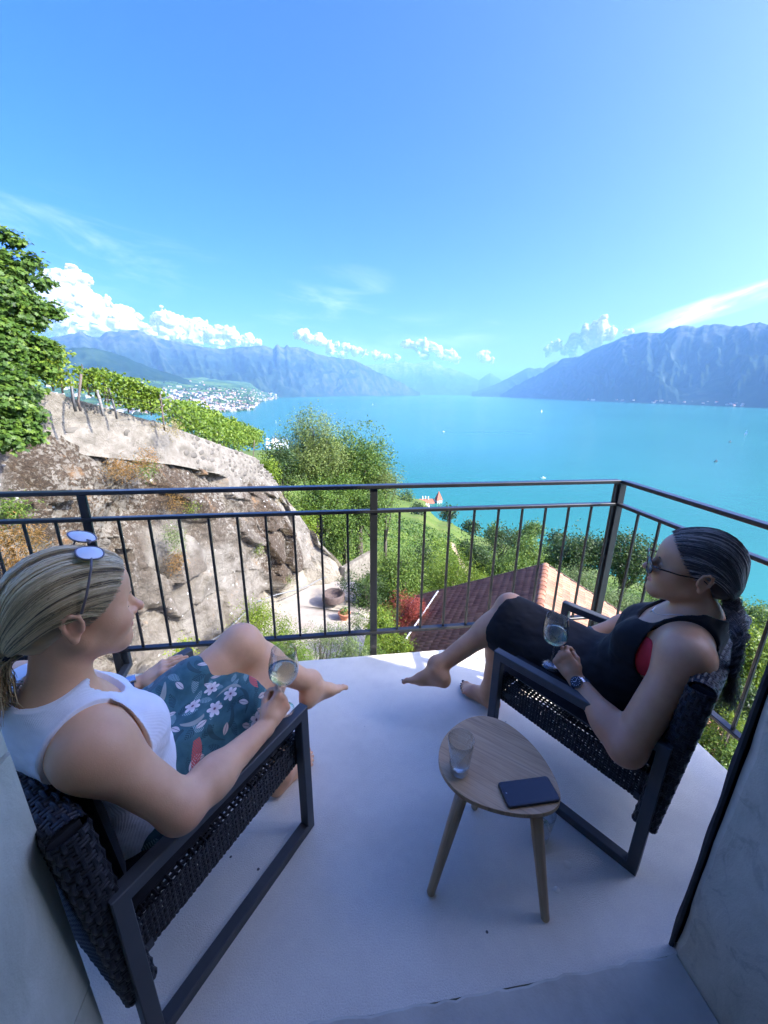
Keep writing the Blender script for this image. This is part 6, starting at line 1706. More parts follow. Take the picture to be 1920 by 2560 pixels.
def foot(a, f, u, med, s=1.0):
    """a ankle, f toe direction, u up the shin side, med: +1 if the big toe lies on the left of f"""
    f = nrm(f); u = nrm(np.asarray(u) - f * (np.asarray(u) @ f)); sd = np.cross(u, f) * med
    at = lambda x, y, z: a + (f * x + sd * y + u * z) * s
    P = [rc(at(0, 0, .02), at(-.012, 0, -.03), .034 * s, .034 * s, .03), sp(at(-.034, 0, -.050), .0300 * s, .03), rc(at(.005, 0, -.020), at(.085, .006, -.045), .036 * s, .026 * s, .03),
         rc(at(-.03, -.006, -.062), at(.10, -.014, -.066), .020 * s, .017 * s, .02), el(at(.105, .002, -.055), (.040 * s, .040 * s, .020 * s), .02, np.stack([f, sd, u])), sp(at(.0, .030, -.008), .012 * s, .018), sp(at(-.004, -.030, -.014), .012 * s, .018)]
    nails = []
    for i, (o, ln, r, st) in enumerate(((.0265, .046, .0120, .122), (.0075, .040, .0082, .126), (-.0080, .036, .0078, .121), (-.0215, .031, .0074, .112), (-.0335, .026, .0072, .100))):
        p, q, e = at(st, o, -.058), at(st + ln * .55, o * 1.05, -.056 + (.002 if i else 0)), at(st + ln, o * 1.05, -.064)
        P += [rc(p, q, r * s, r * .95 * s, .010), rc(q, e, r * .95 * s, r * .86 * s, .004)]
        nails.append((e + (u * r * .62 + f * r * .35) * s, f, sd, u, r * s))
    return P, nails
def head_prims(c, ax, s=1.0):
    f, l, u = ax; at = lambda x, y, z: c + (f * x + l * y + u * z) * s
    E = lambda p, r, k=.03: el(at(*p), np.array(r) * s, k * s, ax)
    P = [E((-.010, 0, .040), (.098, .074, .084), .03), E((.042, 0, .050), (.054, .062, .058), .04), E((.040, 0, -.026), (.053, .058, .070), .04), E((.064, 0, -.038), (.036, .036, .034), .025)]
    for y in (1, -1):
        P += [rc(at(.006, .050 * y, -.048), at(.070, .018 * y, -.086), .0190 * s, .0190 * s, .035 * s), rc(at(.052, .044 * y, -.016), at(.064, .036 * y, -.024), .025 * s, .025 * s, .035 * s),
              rc(at(.090, .008 * y, .0235), at(.070, .046 * y, .0270), .0090 * s, .0070 * s, .014 * s)]
    P += [sp(at(.080, 0, -.088), .0190 * s, .025 * s), rc(at(.030, 0, -.082), at(.070, 0, -.092), .022 * s, .016 * s, .03 * s)]
    for y in (1, -1): P.append(dict(sp(at(.107, .031 * y, .006), .0205 * s, .012 * s), op='s'))
    for y in (1, -1): P.append(el(at(.0780, .031 * y, .0055), np.array((.0150, .0160, .0120)) * s, .003 * s, ax))
    P += [rc(at(.0900, 0, .018), at(.1175, 0, -.017), .0080 * s, .0096 * s, .010 * s), sp(at(.1200, 0, -.0200), .0112 * s, .005 * s), sp(at(.1045, .0130, -.0240), .0090 * s, .006 * s), sp(at(.1045, -.0130, -.0240), .0090 * s, .006 * s)]
    for y in (1, -1): P.append(dict(sp(at(.1095, .0065 * y, -.0325), .0034 * s, .003 * s), op='s'))
    for y in (1, -1):
        P += [rc(at(.1015, 0, -.0440), at(.0875, .0235 * y, -.0500), .0068 * s, .0038 * s, .005 * s), rc(at(.0990, 0, -.0600), at(.0865, .0225 * y, -.0525), .0076 * s, .0038 * s, .005 * s)]
        P.append(dict(rc(at(.1100, 0, -.0515), at(.0915, .0245 * y, -.0512), .0034 * s, .0020 * s, .002 * s), op='s'))
        # ear: cupped plate with a rolled rim and a lobe
        er = np.stack([nrm(f * .93 + l * .36 * y), nrm(l * y * .93 - f * .36), u]); o = at(-.012, .0765 * y, -.002)
        ea = lambda x, y_, z: o + (er[0] * x + er[1] * y_ + er[2] * z) * s
        P.append(el(ea(-.002, .004, .004), np.array((.0155, .0060, .0270)) * s, .008 * s, er))
        rim = [(.013, .006, .014), (.008, .011, .029), (-.004, .0135, .0335), (-.0150, .0135, .027), (-.0185, .012, .013), (-.0150, .0095, -.003), (-.0080, .007, -.017)]
        for p, q in zip(rim[:-1], rim[1:]): P.append(rc(ea(*p), ea(*q), .0040 * s, .0040 * s, .004 * s))
        P += [sp(ea(-.001, .0055, -.024), .0075 * s, .008 * s), rc(ea(.012, .005, -.002), ea(.013, .005, .006), .0045 * s, .0040 * s, .006 * s)]
        P.append(dict(el(ea(.0005, .014, .006), np.array((.0088, .0070, .0160)) * s, .004 * s, er), op='s'))
    return P
def skin_mat(name, col, deep, sun_col):
    t = NT(name); c = t.coord()
    n1 = t.noise(c, 14, 5, .6); n2 = t.noise(c, 90, 3, .6); n3 = t.noise(c, 3.2, 3, .5)
    base = t.mix(t.rng(n1, .35, .7), col, (col[0] * .86, col[1] * .80, col[2] * .80))
    base = t.mix(t.math('MULTIPLY', t.rng(n3, .42, .66), .35), base, sun_col)
    base = t.mix(t.math('MULTIPLY', t.attr('flush'), .55), base, deep)
    base = t.mix(t.math('MULTIPLY', t.rng(t.voro(c, 75), .10, .05), .25), base, tuple(x * .62 for x in col))
    base = t.mix(t.math('MULTIPLY', t.attr('lip'), .95), base, (.52, .16, .15))
    t.p(Base_Color=base, Roughness=.46, Specular_IOR_Level=.42, Subsurface_Weight=.16, Subsurface_Radius=(.012, .005, .003), Subsurface_Scale=.6)
    t.bump(t.math('ADD', n2, t.math('MULTIPLY', t.noise(c, 420, 2), .6)), .20, .0015)
    return t.m
def near_w(X, pts, r):
    d = np.full(len(X), 9.0)
    for p in pts: d = np.minimum(d, np.linalg.norm(X - p, axis=1))
    return np.clip(1 - d / r, 0, 1)
def body_mesh(name, prims, boxes, lo, hi, h, mat, attr_fn):
    """one surface: fine cells inside the boxes (face, hands, feet), coarser cells elsewhere"""
    f = field(prims); V, Q = mesh_field(f, lo, hi, h); cen = V[Q].mean(1)
    keep = np.ones(len(Q), bool)
    for bl, bh, bhh in boxes: keep &= ~((cen > np.asarray(bl) + h * .8) & (cen < np.asarray(bh) - h * .8)).all(1)
    Vs, Fs, n = [V], [Q[keep]], len(V)
    for bl, bh, bhh in boxes:
        v, q = mesh_field(f, np.asarray(bl), np.asarray(bh), bhh); Vs.append(v); Fs.append(q + n); n += len(v)
    V = np.concatenate(Vs); F = np.concatenate(Fs)
    used = np.zeros(len(V), bool); used[F.ravel()] = True; mp_ = np.cumsum(used) - 1
    V, F = V[used], mp_[F]
    # weld the borders so that the skin stays one piece
    me = np_mesh(name, V, F, mat, True, None, attr_fn(V))
    return me, f
def torso_prims(hip, neck, ux, shl, shr, bust=.075):
    up = nrm(neck - hip); uf = nrm(np.cross(ux, up)); ax = np.stack([uf, ux, up]); L = np.linalg.norm(neck - hip); at = lambda t_, a=0, b=0: hip + (neck - hip) * t_ + uf * a + ux * b
    P = [el(at(.02), (.118, .172, .125), .05, ax), el(at(.30, .004), (.104, .142, .125), .07, ax), el(at(.58, -.002), (.105, .146, .150), .07, ax), el(at(.82, -.012), (.082, .150, .105), .06, ax)]
    P += [rc(at(.84, -.02) , shl, .070, .052, .05), rc(at(.84, -.02), shr, .070, .052, .05), rc(at(1.02, -.012), at(.90, -.02, .085), .046, .050, .05), rc(at(1.02, -.012), at(.90, -.02, -.085), .046, .050, .05)]
    for y in (1, -1): P += [sp(at(.60, .056, y * .074), bust, .045), sp(at(-.02, -.050, y * .085), .098, .05)]
    return P, uf, up, at
def arm_prims(sh, eb, wr, r=(.056, .046, .042, .027)):
    fa = nrm(wr - eb)
    return [sp(sh, r[0] * 1.04, .05), rc(sh, eb, r[0], r[1], .05), rc(eb, eb + (wr - eb) * .35, r[1] * .98, r[2] * 1.06, .03), rc(eb + (wr - eb) * .30, wr, r[2] * 1.06, r[3], .03)]
def leg_prims(hp, kn, an, r=(.092, .060, .056, .036), calf=None):
    d = nrm(an - kn); th = nrm(kn - hp); back = nrm(-(th - d * (th @ d))) if abs(th @ d) < .98 else A3(-1, 0, 0)
    return [rc(hp, kn, r[0], r[1], .05), sp(kn - back * .008, r[1] * 1.0, .03), rc(kn, kn + (an - kn) * .35 + back * .008, r[1] * .94, r[2], .03), rc(kn + (an - kn) * .30 + back * .012, an, r[2], r[3], .03), el(kn + (an - kn) * .30 + back * .022, (.040, .040, .085), .04, rotm(back, d))]
def region(fn_keep, f, t):
    """garment: the body grown by t, kept where fn_keep(X) < 0"""
    return lambda X, lo=None, hi=None: np.maximum(f(X, lo, hi) - t, fn_keep(X))
def smax(a, b, k): h = np.maximum(k - np.abs(a - b), 0) / k; return np.maximum(a, b) + h * h * k * .25
def smin(a, b, k): h = np.maximum(k - np.abs(a - b), 0) / k; return np.minimum(a, b) - h * h * k * .25
def ell(X, c, r, ax): q = (X - c) @ np.asarray(ax).T; return (np.linalg.norm(q / np.asarray(r), axis=1) - 1) * min(r)
def strand_mesh(name, paths, rad, mat, tint):
    """paths (N, M, 3) -> thin three-sided tubes"""
    P = np.asarray(paths); N, M, _ = P.shape
    T = np.gradient(P, axis=1); T /= np.linalg.norm(T, axis=2, keepdims=True) + 1e-9
    ref = np.array([.31, .77, .55]); A = np.cross(T, ref); A /= np.linalg.norm(A, axis=2, keepdims=True) + 1e-9; B = np.cross(T, A)
    w = (np.asarray(rad).reshape(-1, 1, 1) * np.concatenate([np.linspace(.6, 1, 3), np.ones(M - 5), [.8, .4]])[None, :, None])
    ring = [P + (A * math.cos(a) + B * math.sin(a)) * w for a in (0, 2.094, 4.189)]
    V = np.stack(ring, 2).reshape(-1, 3)
    base = (np.arange(N)[:, None] * M + np.arange(M - 1)[None]).ravel() * 3
    F = np.concatenate([np.stack([base + j, base + (j + 1) % 3, base + 3 + (j + 1) % 3, base + 3 + j], 1) for j in range(3)])
    return np_mesh(name, V, F, mat, True, None, {'tint': np.repeat(np.asarray(tint), M * 3)})
def hair_mat(name, stops, rough=.38):
    t = NT(name); col = t.ramp(t.attr('tint'), stops)
    t.p(Base_Color=col, Roughness=rough, Specular_IOR_Level=.5, Sheen_Weight=.1); return t.m

# ------------------------------------------------------------------ the blonde woman on the left (local frame of her chair)
def person(loc, d, label): 
    return loc, math.atan2(d[1], d[0]), label
HL = dict(hip=A3(-.405, -.005, .455), neck=A3(-.508, -.052, .846), shR=A3(-.520, -.202, .796), shL=A3(-.538, .118, .806), elR=A3(-.430, -.305, .600), wrR=A3(-.150, -.272, .560), elL=A3(-.420, .265, .590), wrL=A3(-.238, .195, .575),
          hipL=A3(-.375, .088, .465), hipR=A3(-.375, -.090, .465), knL=A3(.000, -.010, .650), anL=A3(.218, -.134, .380), knR=A3(.030, -.075, .500), anR=A3(.050, -.105, .085))
ux = nrm(HL['shL'] - HL['shR']); P1, uf, up, at1 = torso_prims(HL['hip'], HL['neck'], ux, HL['shL'], HL['shR'], .070)
T1 = list(P1)
hc = A3(-.455, -.082, 1.046); hyaw, hpit = R(-14), R(7)
hf = A3(math.cos(hyaw) * math.cos(hpit), math.sin(hyaw) * math.cos(hpit), -math.sin(hpit)); hax = rotm(hf, (0.10, -.03, 1)); hs = 0.99
neckP = [rc(HL['neck'] + A3(-.01, 0, -.03), hc + hax[0] * -.022 + hax[2] * -.045, .058, .053, .035)]
legs1 = leg_prims(HL['hipL'], HL['knL'], HL['anL'], (.096, .064, .058, .037)) + leg_prims(HL['hipR'], HL['knR'], HL['anR'], (.096, .064, .058, .037))
fL, _ = foot(HL['anL'], nrm((.93, -.10, -.28)), nrm((-.35, .30, .80)), -1, 1.0); fR_, _ = foot(HL['anR'], (1, -.1, -.02), (0, 0, 1), 1, 1.0)
arms1 = arm_prims(HL['shR'], HL['elR'], HL['wrR'], (.055, .045, .042, .027)) + arm_prims(HL['shL'], HL['elL'], HL['wrL'], (.055, .045, .042, .027))
hR1 = hand(HL['wrR'], (.86, .06, .34), (.18, -.93, .36), -1, [(52, 62, 40), (58, 68, 45), (62, 72, 45), (66, 72, 45)], 0, ((.034, .026, -.014), (.058, .034, -.026), (.078, .030, -.036)), 1.0)
hL1 = hand(HL['wrL'], (.62, -.48, .46), (-.35, .20, .90), 1, [(8, 12, 8), (10, 12, 8), (12, 14, 8), (14, 14, 10)], .9, ((.040, .034, -.006), (.068, .050, -.010), (.092, .056, -.012)), 1.0)
bodyP = P1 + neckP + legs1 + arms1 + fL + fR_ + hR1 + hL1
headP = head_prims(hc, hax, hs)
SKIN1 = skin_mat('fair_skin', (.86, .50, .285), (.74, .25, .14), (.82, .41, .20))
def box_about(pts, m): pts = np.array(pts); return pts.min(0) - m, pts.max(0) + m
hb = (hc - .165, hc + .165, .0021); hb[0][2] = hc[2] - .155
bx1 = [hb, (*box_about([HL['wrR'] + A3(.03, 0, -.01), HL['wrR'] + A3(.13, .03, .05)], .052), .0021), (*box_about([HL['wrL'] + A3(.02, -.02, .0), HL['wrL'] + A3(.14, -.10, .09)], .045), .0021), (*box_about([HL['anL'] + A3(.03, 0, -.03), HL['anL'] + A3(.15, -.03, -.13)], .055), .0026)]
at_h = lambda x, y, z: hc + (hax[0] * x + hax[1] * y + hax[2] * z) * hs
def attr1(V):
    lip = near_w(V, [at_h(.103, 0, -.0445), at_h(.099, .010, -.046), at_h(.099, -.010, -.046), at_h(.101, 0, -.0595), at_h(.096, .011, -.057), at_h(.096, -.011, -.057), at_h(.090, -.020, -.051), at_h(.09, .02, -.051)], .0105) ** .5
    fl = np.maximum(near_w(V, [at_h(.118, 0, -.02)], .022), near_w(V, [at_h(.075, -.048, -.026), at_h(.075, .048, -.026)], .034) * .8)
    fl = np.maximum(fl, near_w(V, [at_h(-.012, -.080, .005)], .036) * .9)
    fl = np.maximum(fl, near_w(V, [HL['elR'] + A3(-.02, -.02, -.02)], .09) * .9); fl = np.maximum(fl, near_w(V, [HL['knL'] + A3(.02, 0, .05)], .05) * .5)
    for kk in range(4): fl = np.maximum(fl, near_w(V, [HL['wrR'] + A3(.085, -.01, .03)], .05) * .5)
    return {'lip': np.clip(lip * 1.3, 0, 1), 'flush': np.clip(fl, 0, 1)}
me, f1 = body_mesh('person', bodyP + headP, bx1, (-.80, -.50, -.03), (.50, .42, 1.32), .0042, SKIN1, attr1)
wl = link('person', me); wl.location = chair.location; wl.rotation_euler = chair.rotation_euler
tag(wl, 'seated blonde woman in a white tank top and teal floral skirt holding a wine glass', 'person')

# tank top: ribbed white jersey over the torso only
ft = field(T1 + neckP[:0] + [rc(HL['neck'] + A3(-.01, 0, -.05), HL['neck'] + A3(0, 0, .02), .06, .055, .04)])
axb = np.stack([uf, ux, up])
def keep_tank(X):
    q = (X - HL['hip']) @ axb.T; L = np.linalg.norm(HL['neck'] - HL['hip'])
    d = ft(X, X.min(0), X.max(0)) - .020
    for sgn in (1, -1):      # armholes: wide tubes about the shoulder joints
        s = HL['shL'] if sgn > 0 else HL['shR']; sq = (s - HL['hip']) @ axb.T
        ra = np.stack([(q[:, 0] - sq[0] - .005) / .086, (q[:, 2] - sq[2] + .032) / .128], 1); inside = (1 - np.linalg.norm(ra, axis=1)) * .086
        lat = (q[:, 1] * sgn - abs(sq[1] - 0) * .50 + .008)
        off = q[:, 1] * sgn - (sq[1] * sgn) * .72 - .008
        d = smax(d, np.minimum(inside, off), .006)
        d = smax(d, off - .075, .004); rb = np.stack([(q[:, 0] - sq[0] + .035) / .105, (q[:, 2] - sq[2] + .02) / .15], 1); d = smax(d, np.minimum((1 - np.linalg.norm(rb, axis=1)) * .15, q[:, 1] * sgn - sq[1] * sgn * .86), .006)
    for s0_, e0_, r_ in ((HL['shR'], HL['elR'], .055), (HL['shL'], HL['elL'], .060)): d = smax(d, -prim_d(rc(s0_ + (e0_ - s0_) * .42, e0_, r_ + .012, r_ + .006), X), .008)
    nk = (HL['neck'] - HL['hip']) @ axb.T      # scooped neckline, deeper in front
    rn = np.stack([(q[:, 0] - nk[0] - .030) / .118, (q[:, 1] - nk[1]) / .086, (q[:, 2] - nk[2] + .000) / .088], 1); d = smax(d, (1 - np.linalg.norm(rn, axis=1)) * .085, .006)
    return smax(smax(d, -(q[:, 2] + .012), .004), q[:, 2] - nk[2] - .06, .004)
def wrinkle(X, seed, sc, amp): return amp * (fbm(X[:, 0] / sc, X[:, 1] / sc, X[:, 2] / (sc * .5), 3, seed) - .5)
ft2 = field(T1)
gt = lambda X, lo=None, hi=None: np.maximum(smin(f1(X, lo, hi) - .0064, ft2(X, lo, hi) - .0075, .02) + (wrinkle(X, 51, .075, .010) if lo is not None else 0), keep_tank(X))
V, Q = mesh_field(gt, (-.72, -.32, .38), (-.15, .28, 1.0), .0026, slack=1.35)
rib = ((V - HL['hip']) @ axb.T)
t = NT('white_rib_jersey'); u_ = t.attr('rib'); c = t.coord()
t.p(Base_Color=t.ramp(t.noise(c, 18, 4, .6), [(.3, (.80, .80, .82)), (.7, (.86, .86, .87))]), Roughness=.85, Specular_IOR_Level=.2, Sheen_Weight=.2)
t.bump(t.math('ADD', t.math('MULTIPLY', t.math('SINE', t.math('MULTIPLY', u_, 1600.0)), .5), t.noise(c, 300, 2)), .30, .0012); M_TANK = t.m
link('tank_top', np_mesh('tank_top', V, Q, M_TANK, True, None, {'rib': rib[:, 1]}), wl)
# skirt: teal printed cotton stretched over both thighs
kl, kr = HL['knL'], HL['knR']
hem = HL['hipL'] + (kl - HL['hipL']) * .58; hem2 = HL['hipR'] + (kr - HL['hipR']) * .80
skP = [el(at1(.0, .004), (.140, .190, .125), .05, axb), rc(HL['hipL'] + A3(0, .01, .005), hem, .116, .098, .05), rc(HL['hipR'], hem2, .116, .098, .06), rc((HL['hipL'] + HL['hipR']) / 2 + A3(0.02, 0, 0), (hem + hem2) / 2, .105, .075, .07), rc(HL['hipR'] + A3(0, -.055, -.035), hem2 + A3(-.06, -.085, -.06), .070, .030, .06)]
fs = field(skP)
hn = nrm((.75, .45, -.30))
def sk(X, lo=None, hi=None):
    d = fs(X, lo, hi)
    if lo is not None:
        q = X - HL['hip']; s_ = q @ nrm((kl + kr) / 2 - HL['hip'])
        rad = np.arctan2(X[:, 1] + .02, X[:, 2] - .38)
        d = d + .011 * np.sin(rad * 9 + 5 * fbm(X[:, 0] * 5, X[:, 1] * 5, X[:, 2] * 5, 2, 3)) * np.clip(1.0 - s_ / .30, 0.1, 1) + wrinkle(X, 71, .09, .022)
    e = (X - A3(-.150, .10, .63)) @ hn
    d = smax(d, e, .006)
    qq = (X - HL['hip']) @ axb.T; d = smax(d, (qq[:, 2] - .085 - np.maximum(qq[:, 0] - .05, 0) * 2.2) * .6, .006)
    inner = fs(X, lo, hi) + .007
    return smax(d, np.minimum(-inner, -(e + .05)) * 1.0, .003) if False else d
V, Q = mesh_field(sk, (-.62, -.34, .24), (.12, .26, .86), .0036, slack=1.5)
# print coordinates: along the thigh and round it
ta = nrm((kl + kr) / 2 - HL['hip']); q = V - HL['hip']; uu = q @ ta; side = nrm(np.cross(ta, A3(0, 0, 1)))
vv = np.arctan2(q @ side, q @ np.cross(side, ta)) * .16
t = NT('floral_cotton'); pv = t.attr('print', 'Vector'); c = t.coord()
def motif(scale, seed, dens):
    """cell-local polar coordinates of scattered motifs"""
    vin = t.vmath('ADD', t.vmath('SCALE', pv, None), (seed, seed * .7, 0))
    sc_n = [n for n in t.n if n.type == 'VECT_MATH' and n.operation == 'SCALE'][-1]; sc_n.inputs['Scale'].default_value = scale
    vo = t.n.new('ShaderNodeTexVoronoi'); vo.voronoi_dimensions = '2D'; vo.inputs['Scale'].default_value = 1.0; vo.inputs['Randomness'].default_value = .75; t._set(vo.inputs['Vector'], vin)
    dl = t.vmath('SUBTRACT', vin, vo.outputs['Position']); rc_ = t.sep(vo.outputs['Color']); ang = t.math('MULTIPLY', rc_[0], 6.283)
    dx, dy, _ = t.sep(dl); ca, sa = t.math('COSINE', ang), t.math('SINE', ang)
    x = t.math('ADD', t.math('MULTIPLY', dx, ca), t.math('MULTIPLY', dy, sa)); y = t.math('SUBTRACT', t.math('MULTIPLY', dy, ca), t.math('MULTIPLY', dx, sa))
    return x, y, t.math('LESS_THAN', rc_[1], dens), rc_[2]
def leafshape(x, y, L, W): # pointed ellipse
    xa = t.math('DIVIDE', x, L); yy = t.math('DIVIDE', t.math('ABSOLUTE', y), W)
    return t.math('LESS_THAN', yy, t.math('SUBTRACT', 1.0, t.math('POWER', t.math('ABSOLUTE', xa), 2.0)))
bgc = t.ramp(t.noise(pv, 22, 4, .6), [(.3, (.030, .098, .115)), (.55, (.052, .145, .162)), (.75, (.078, .185, .200))])
# dark and pale fern fronds
x, y, on, r3 = motif(21, 3.3, .8)
comb_ = t.math('LESS_THAN', t.math('FRACT', t.math('ADD', t.math('MULTIPLY', x, 9.0), t.math('MULTIPLY', t.math('ABSOLUTE', y), 6.0))), .5)
fern = t.math('MULTIPLY', t.math('MULTIPLY', leafshape(x, y, .52, .22), comb_), on)
col = t.mix(fern, bgc, t.ramp(r3, [(0, (.02, .06, .075)), (.45, (.028, .075, .09)), (.55, (.28, .42, .42)), (1, (.36, .48, .47))], 'CONSTANT'))
x, y, on, r3 = motif(12, 11.2, .6)          # long curving strap leaves
yc = t.math('SUBTRACT', y, t.math('MULTIPLY', t.math('POWER', x, 2.0), .9))
col = t.mix(t.math('MULTIPLY', leafshape(x, yc, .58, .085), on), col, t.ramp(r3, [(0, (.33, .36, .31)), (.5, (.03, .08, .09)), (1, (.42, .44, .38))], 'CONSTANT'))
x, y, on, r3 = motif(17, 23.7, .5)        # small pale leaves with a midrib
lf = t.math('MULTIPLY', leafshape(x, y, .30, .13), on); rib_ = t.math('LESS_THAN', t.math('ABSOLUTE', y), .014)
col = t.mix(lf, col, t.mix(rib_, t.ramp(r3, [(0, (.62, .50, .44)), (.6, (.66, .60, .56)), (1, (.55, .35, .30))], 'CONSTANT'), (.20, .20, .19)))
x, y, on, r3 = motif(9.5, 41.9, .24)       # coral feathers
col = t.mix(t.math('MULTIPLY', t.math('MULTIPLY', leafshape(x, t.math('SUBTRACT', y, t.math('MULTIPLY', t.math('POWER', x, 2.0), .5)), .46, .14), t.math('GREATER_THAN', t.math('FRACT', t.math('MULTIPLY', t.math('ADD', x, t.math('ABSOLUTE', y)), 14.0)), .22)), on), col, (.60, .115, .105))
x, y, on, r3 = motif(13.5, 57.3, .26)        # white six-petalled flowers
th_ = t.math('ARCTAN2', y, x); rr_2 = t.math('SQRT', t.math('ADD', t.math('MULTIPLY', x, x), t.math('MULTIPLY', y, y)))
pet = t.math('ADD', .17, t.math('MULTIPLY', t.math('ABSOLUTE', t.math('SINE', t.math('MULTIPLY', th_, 3.0))), .17))
fm = t.math('MULTIPLY', t.math('LESS_THAN', rr_2, pet), on); ct = t.math('LESS_THAN', rr_2, .055)
col = t.mix(fm, col, t.mix(ct, t.mix(t.rng(rr_2, .05, .3), (.60, .50, .50), (.76, .72, .70)), (.12, .06, .10)))
t.p(Base_Color=col, Roughness=.8, Specular_IOR_Level=.25, Sheen_Weight=.15); t.bump(t.noise(c, 700, 2), .15, .0008)
link('skirt', np_mesh('skirt', V, Q, t.m, True, None, {'print': np.stack([uu, vv, uu * 0], 1)}), wl)

# hair: a shell for volume, strands swept back to a low ponytail
M_HAIR1 = hair_mat('blonde_hair', [(0, (.13, .080, .032)), (.25, (.36, .245, .105)), (.5, (.64, .465, .225)), (.8, (.86, .66, .36)), (1.0, (.95, .80, .50))])
hE = np.array((.1075, .0805, .0975)) * hs; hcc = at_h(-.008, 0, .042)
def hairline(z): return np.interp(z, [-.09, -.062, -.040, -.022, .000, .020, .045, .070, .092, .11], [-.062, -.052, -.042, -.024, .010, .030, .048, .063, .074, .08])
def hair_vol(X, hc, hax, hs, hE, hcc):
    at = lambda x, z: hc + (hax[0] * x + hax[2] * z) * hs
    d = smin(ell(X, hcc, hE, hax), ell(X, at(-.075, -.018), np.array((.044, .060, .054)) * hs, hax), .03)
    return smin(d, ell(X, at(.040, .052), np.array((.061, .0685, .064)) * hs, hax), .02)
def shell1(X, lo=None, hi=None):
    p = (X - hc) @ hax.T / hs
    d = hair_vol(X, hc, hax, hs, hE, hcc) + .0015
    if lo is not None: d = d + .004 * (fbm(p[:, 0] * 8, p[:, 1] * 26, p[:, 2] * 26, 3, 5) - .5)
    d = smax(d, (p[:, 0] - hairline(p[:, 2]) - .012 * (1 - np.clip(np.abs(p[:, 1]) / .07, 0, 1))) * .8 * hs, .008)
    return smax(d, -(p[:, 2] + .075 + .5 * (p[:, 0] + .05)) * hs, .01)
V, Q = mesh_field(shell1, hc - .16, hc + .17, .003, slack=1.3)
hair = link('hair', np_mesh('hair', V, Q, M_HAIR1, True, None, {'tint': np.clip(fbm(V[:, 0] * 20, V[:, 1] * 60, V[:, 2] * 60, 3, 9) * .5, 0, 1)}), wl)
rg = np.random.default_rng(3)
def dirs(p): q = (np.asarray(p) - hcc) @ hax.T / hE; return q / np.linalg.norm(q, axis=-1, keepdims=True)
knot = at_h(-.098, 0, -.052); kd = dirs(knot)
def swept(n, M, kd, hl, rlo, rhi, seed, jit=.10):
    rg = np.random.default_rng(seed); z = rg.uniform(-.004, .095, n); y = np.sign(rg.normal(size=n)); ya = rg.uniform(0, .070, n); tp = rg.random(n) < .5; z = np.where(tp, .097 - 7.5 * ya ** 2, z)
    # points on the hairline curve, then stepped back at random so roots spread over the scalp
    x = hl(z); yy = .078 * np.sqrt(np.clip(1 - ((x + .008) / .108) ** 2 - ((z - .042) / .098) ** 2, 0.0, 1)); yy = np.where(tp, ya, yy)
    S = dirs(hc + (np.stack([x + .004, y * yy, z], 1) @ hax) * hs); bk = rg.random(n) ** 1.6 * .75
    bk = np.where(rg.random(n) < .35, rg.uniform(0, .8, n), bk * .4); S = S + rg.normal(0, .02, S.shape); S /= np.linalg.norm(S, axis=1, keepdims=True)
    T = np.linspace(0, 1, M)[None, :] * (1 - bk[:, None]) + bk[:, None]
    # sweep over the crown or past the ear, never under the skull
    VIA = np.stack([np.full(n, -.35), 1.2 * S[:, 1], .14 + 1.0 * np.clip(S[:, 2], 0, 1)], 1); VIA /= np.linalg.norm(VIA, axis=1, keepdims=True)
    T3 = T[..., None]; D = (1 - T3) ** 2 * S[:, None] + 2 * T3 * (1 - T3) * VIA[:, None] * 1.25 + T3 ** 2 * kd
    ph = rg.uniform(0, 6.28, (n, 1)); env = np.sin(np.pi * T)
    wob = rg.normal(size=(n, 1, 3)) * jit * .25
    D = D + wob * env[..., None]
    D /= np.linalg.norm(D, axis=2, keepdims=True)
    G = (D * hE) @ hax; G /= np.linalg.norm(G, axis=2, keepdims=True); rr_ = np.full(G.shape[:2], .10)
    for _ in range(9):      # walk out to the hair volume along each ray
        X = (hcc + G * rr_[..., None]).reshape(-1, 3)
        d_ = hair_vol(X, hc, hax, hs, hE, hcc).reshape(rr_.shape); rr_ = rr_ - d_ * .9
    clump = fbm(S[:, 1] * 14 + seed, S[:, 2] * 14, S[:, 0] * 6, 2, seed)[:, None]
    rr_ = rr_ + rg.uniform(rlo, rhi, (n, 1)) + env * (.0015 * np.sin(T * 6 + ph) + .014 * (clump - .45))
    return hcc + G * rr_[..., None], S
st, S0 = swept(6500, 14, kd, hairline, .0005, .0055, 5)
tint = np.clip(.52 + 1.0 * (fbm(S0[:, 1] * 16, S0[:, 2] * 16, S0[:, 0] * 6, 3, 2) - .5) * 2 + rg.normal(0, .15, len(st)), 0, 1)
tint = np.where(S0[:, 2] < -.35, tint * .35, tint)
link('strands', strand_mesh('strands', st, rg.uniform(.0005, .0010, len(st)), M_HAIR1, tint), hair)
def tail(n, M, p0, p1, p2, spread, seed, curl=.0):
    rg = np.random.default_rng(seed); s = np.linspace(0, 1, M)[None, :, None]; o = rg.normal(size=(n, 1, 3)); e = rg.normal(size=(n, 1, 3))
    C = (1 - s) ** 2 * p0 + 2 * s * (1 - s) * p1 + s * s * p2
    return C + o * .008 * (1 - s) + e * spread * (s ** .8) + curl * np.sin(s * 9 + o[:, :, :1] * 3) * s
tl = tail(700, 12, knot, at_h(-.150, .004, -.062), at_h(-.135, .010, -.165), .016, 7, .010)
link('ponytail', strand_mesh('ponytail', tl, rg.uniform(.0006, .0011, len(tl)), M_HAIR1, np.clip(rg.normal(.45, .2, len(tl)), 0, 1)), hair)
b = MB(); rgp = [knot + (hax[1] * math.cos(a) + hax[2] * math.sin(a) * .8 + hax[0] * math.sin(a) * .45) * .019 - hax[0] * .010 for a in np.linspace(0, 2 * math.pi, 17)[:-1]]
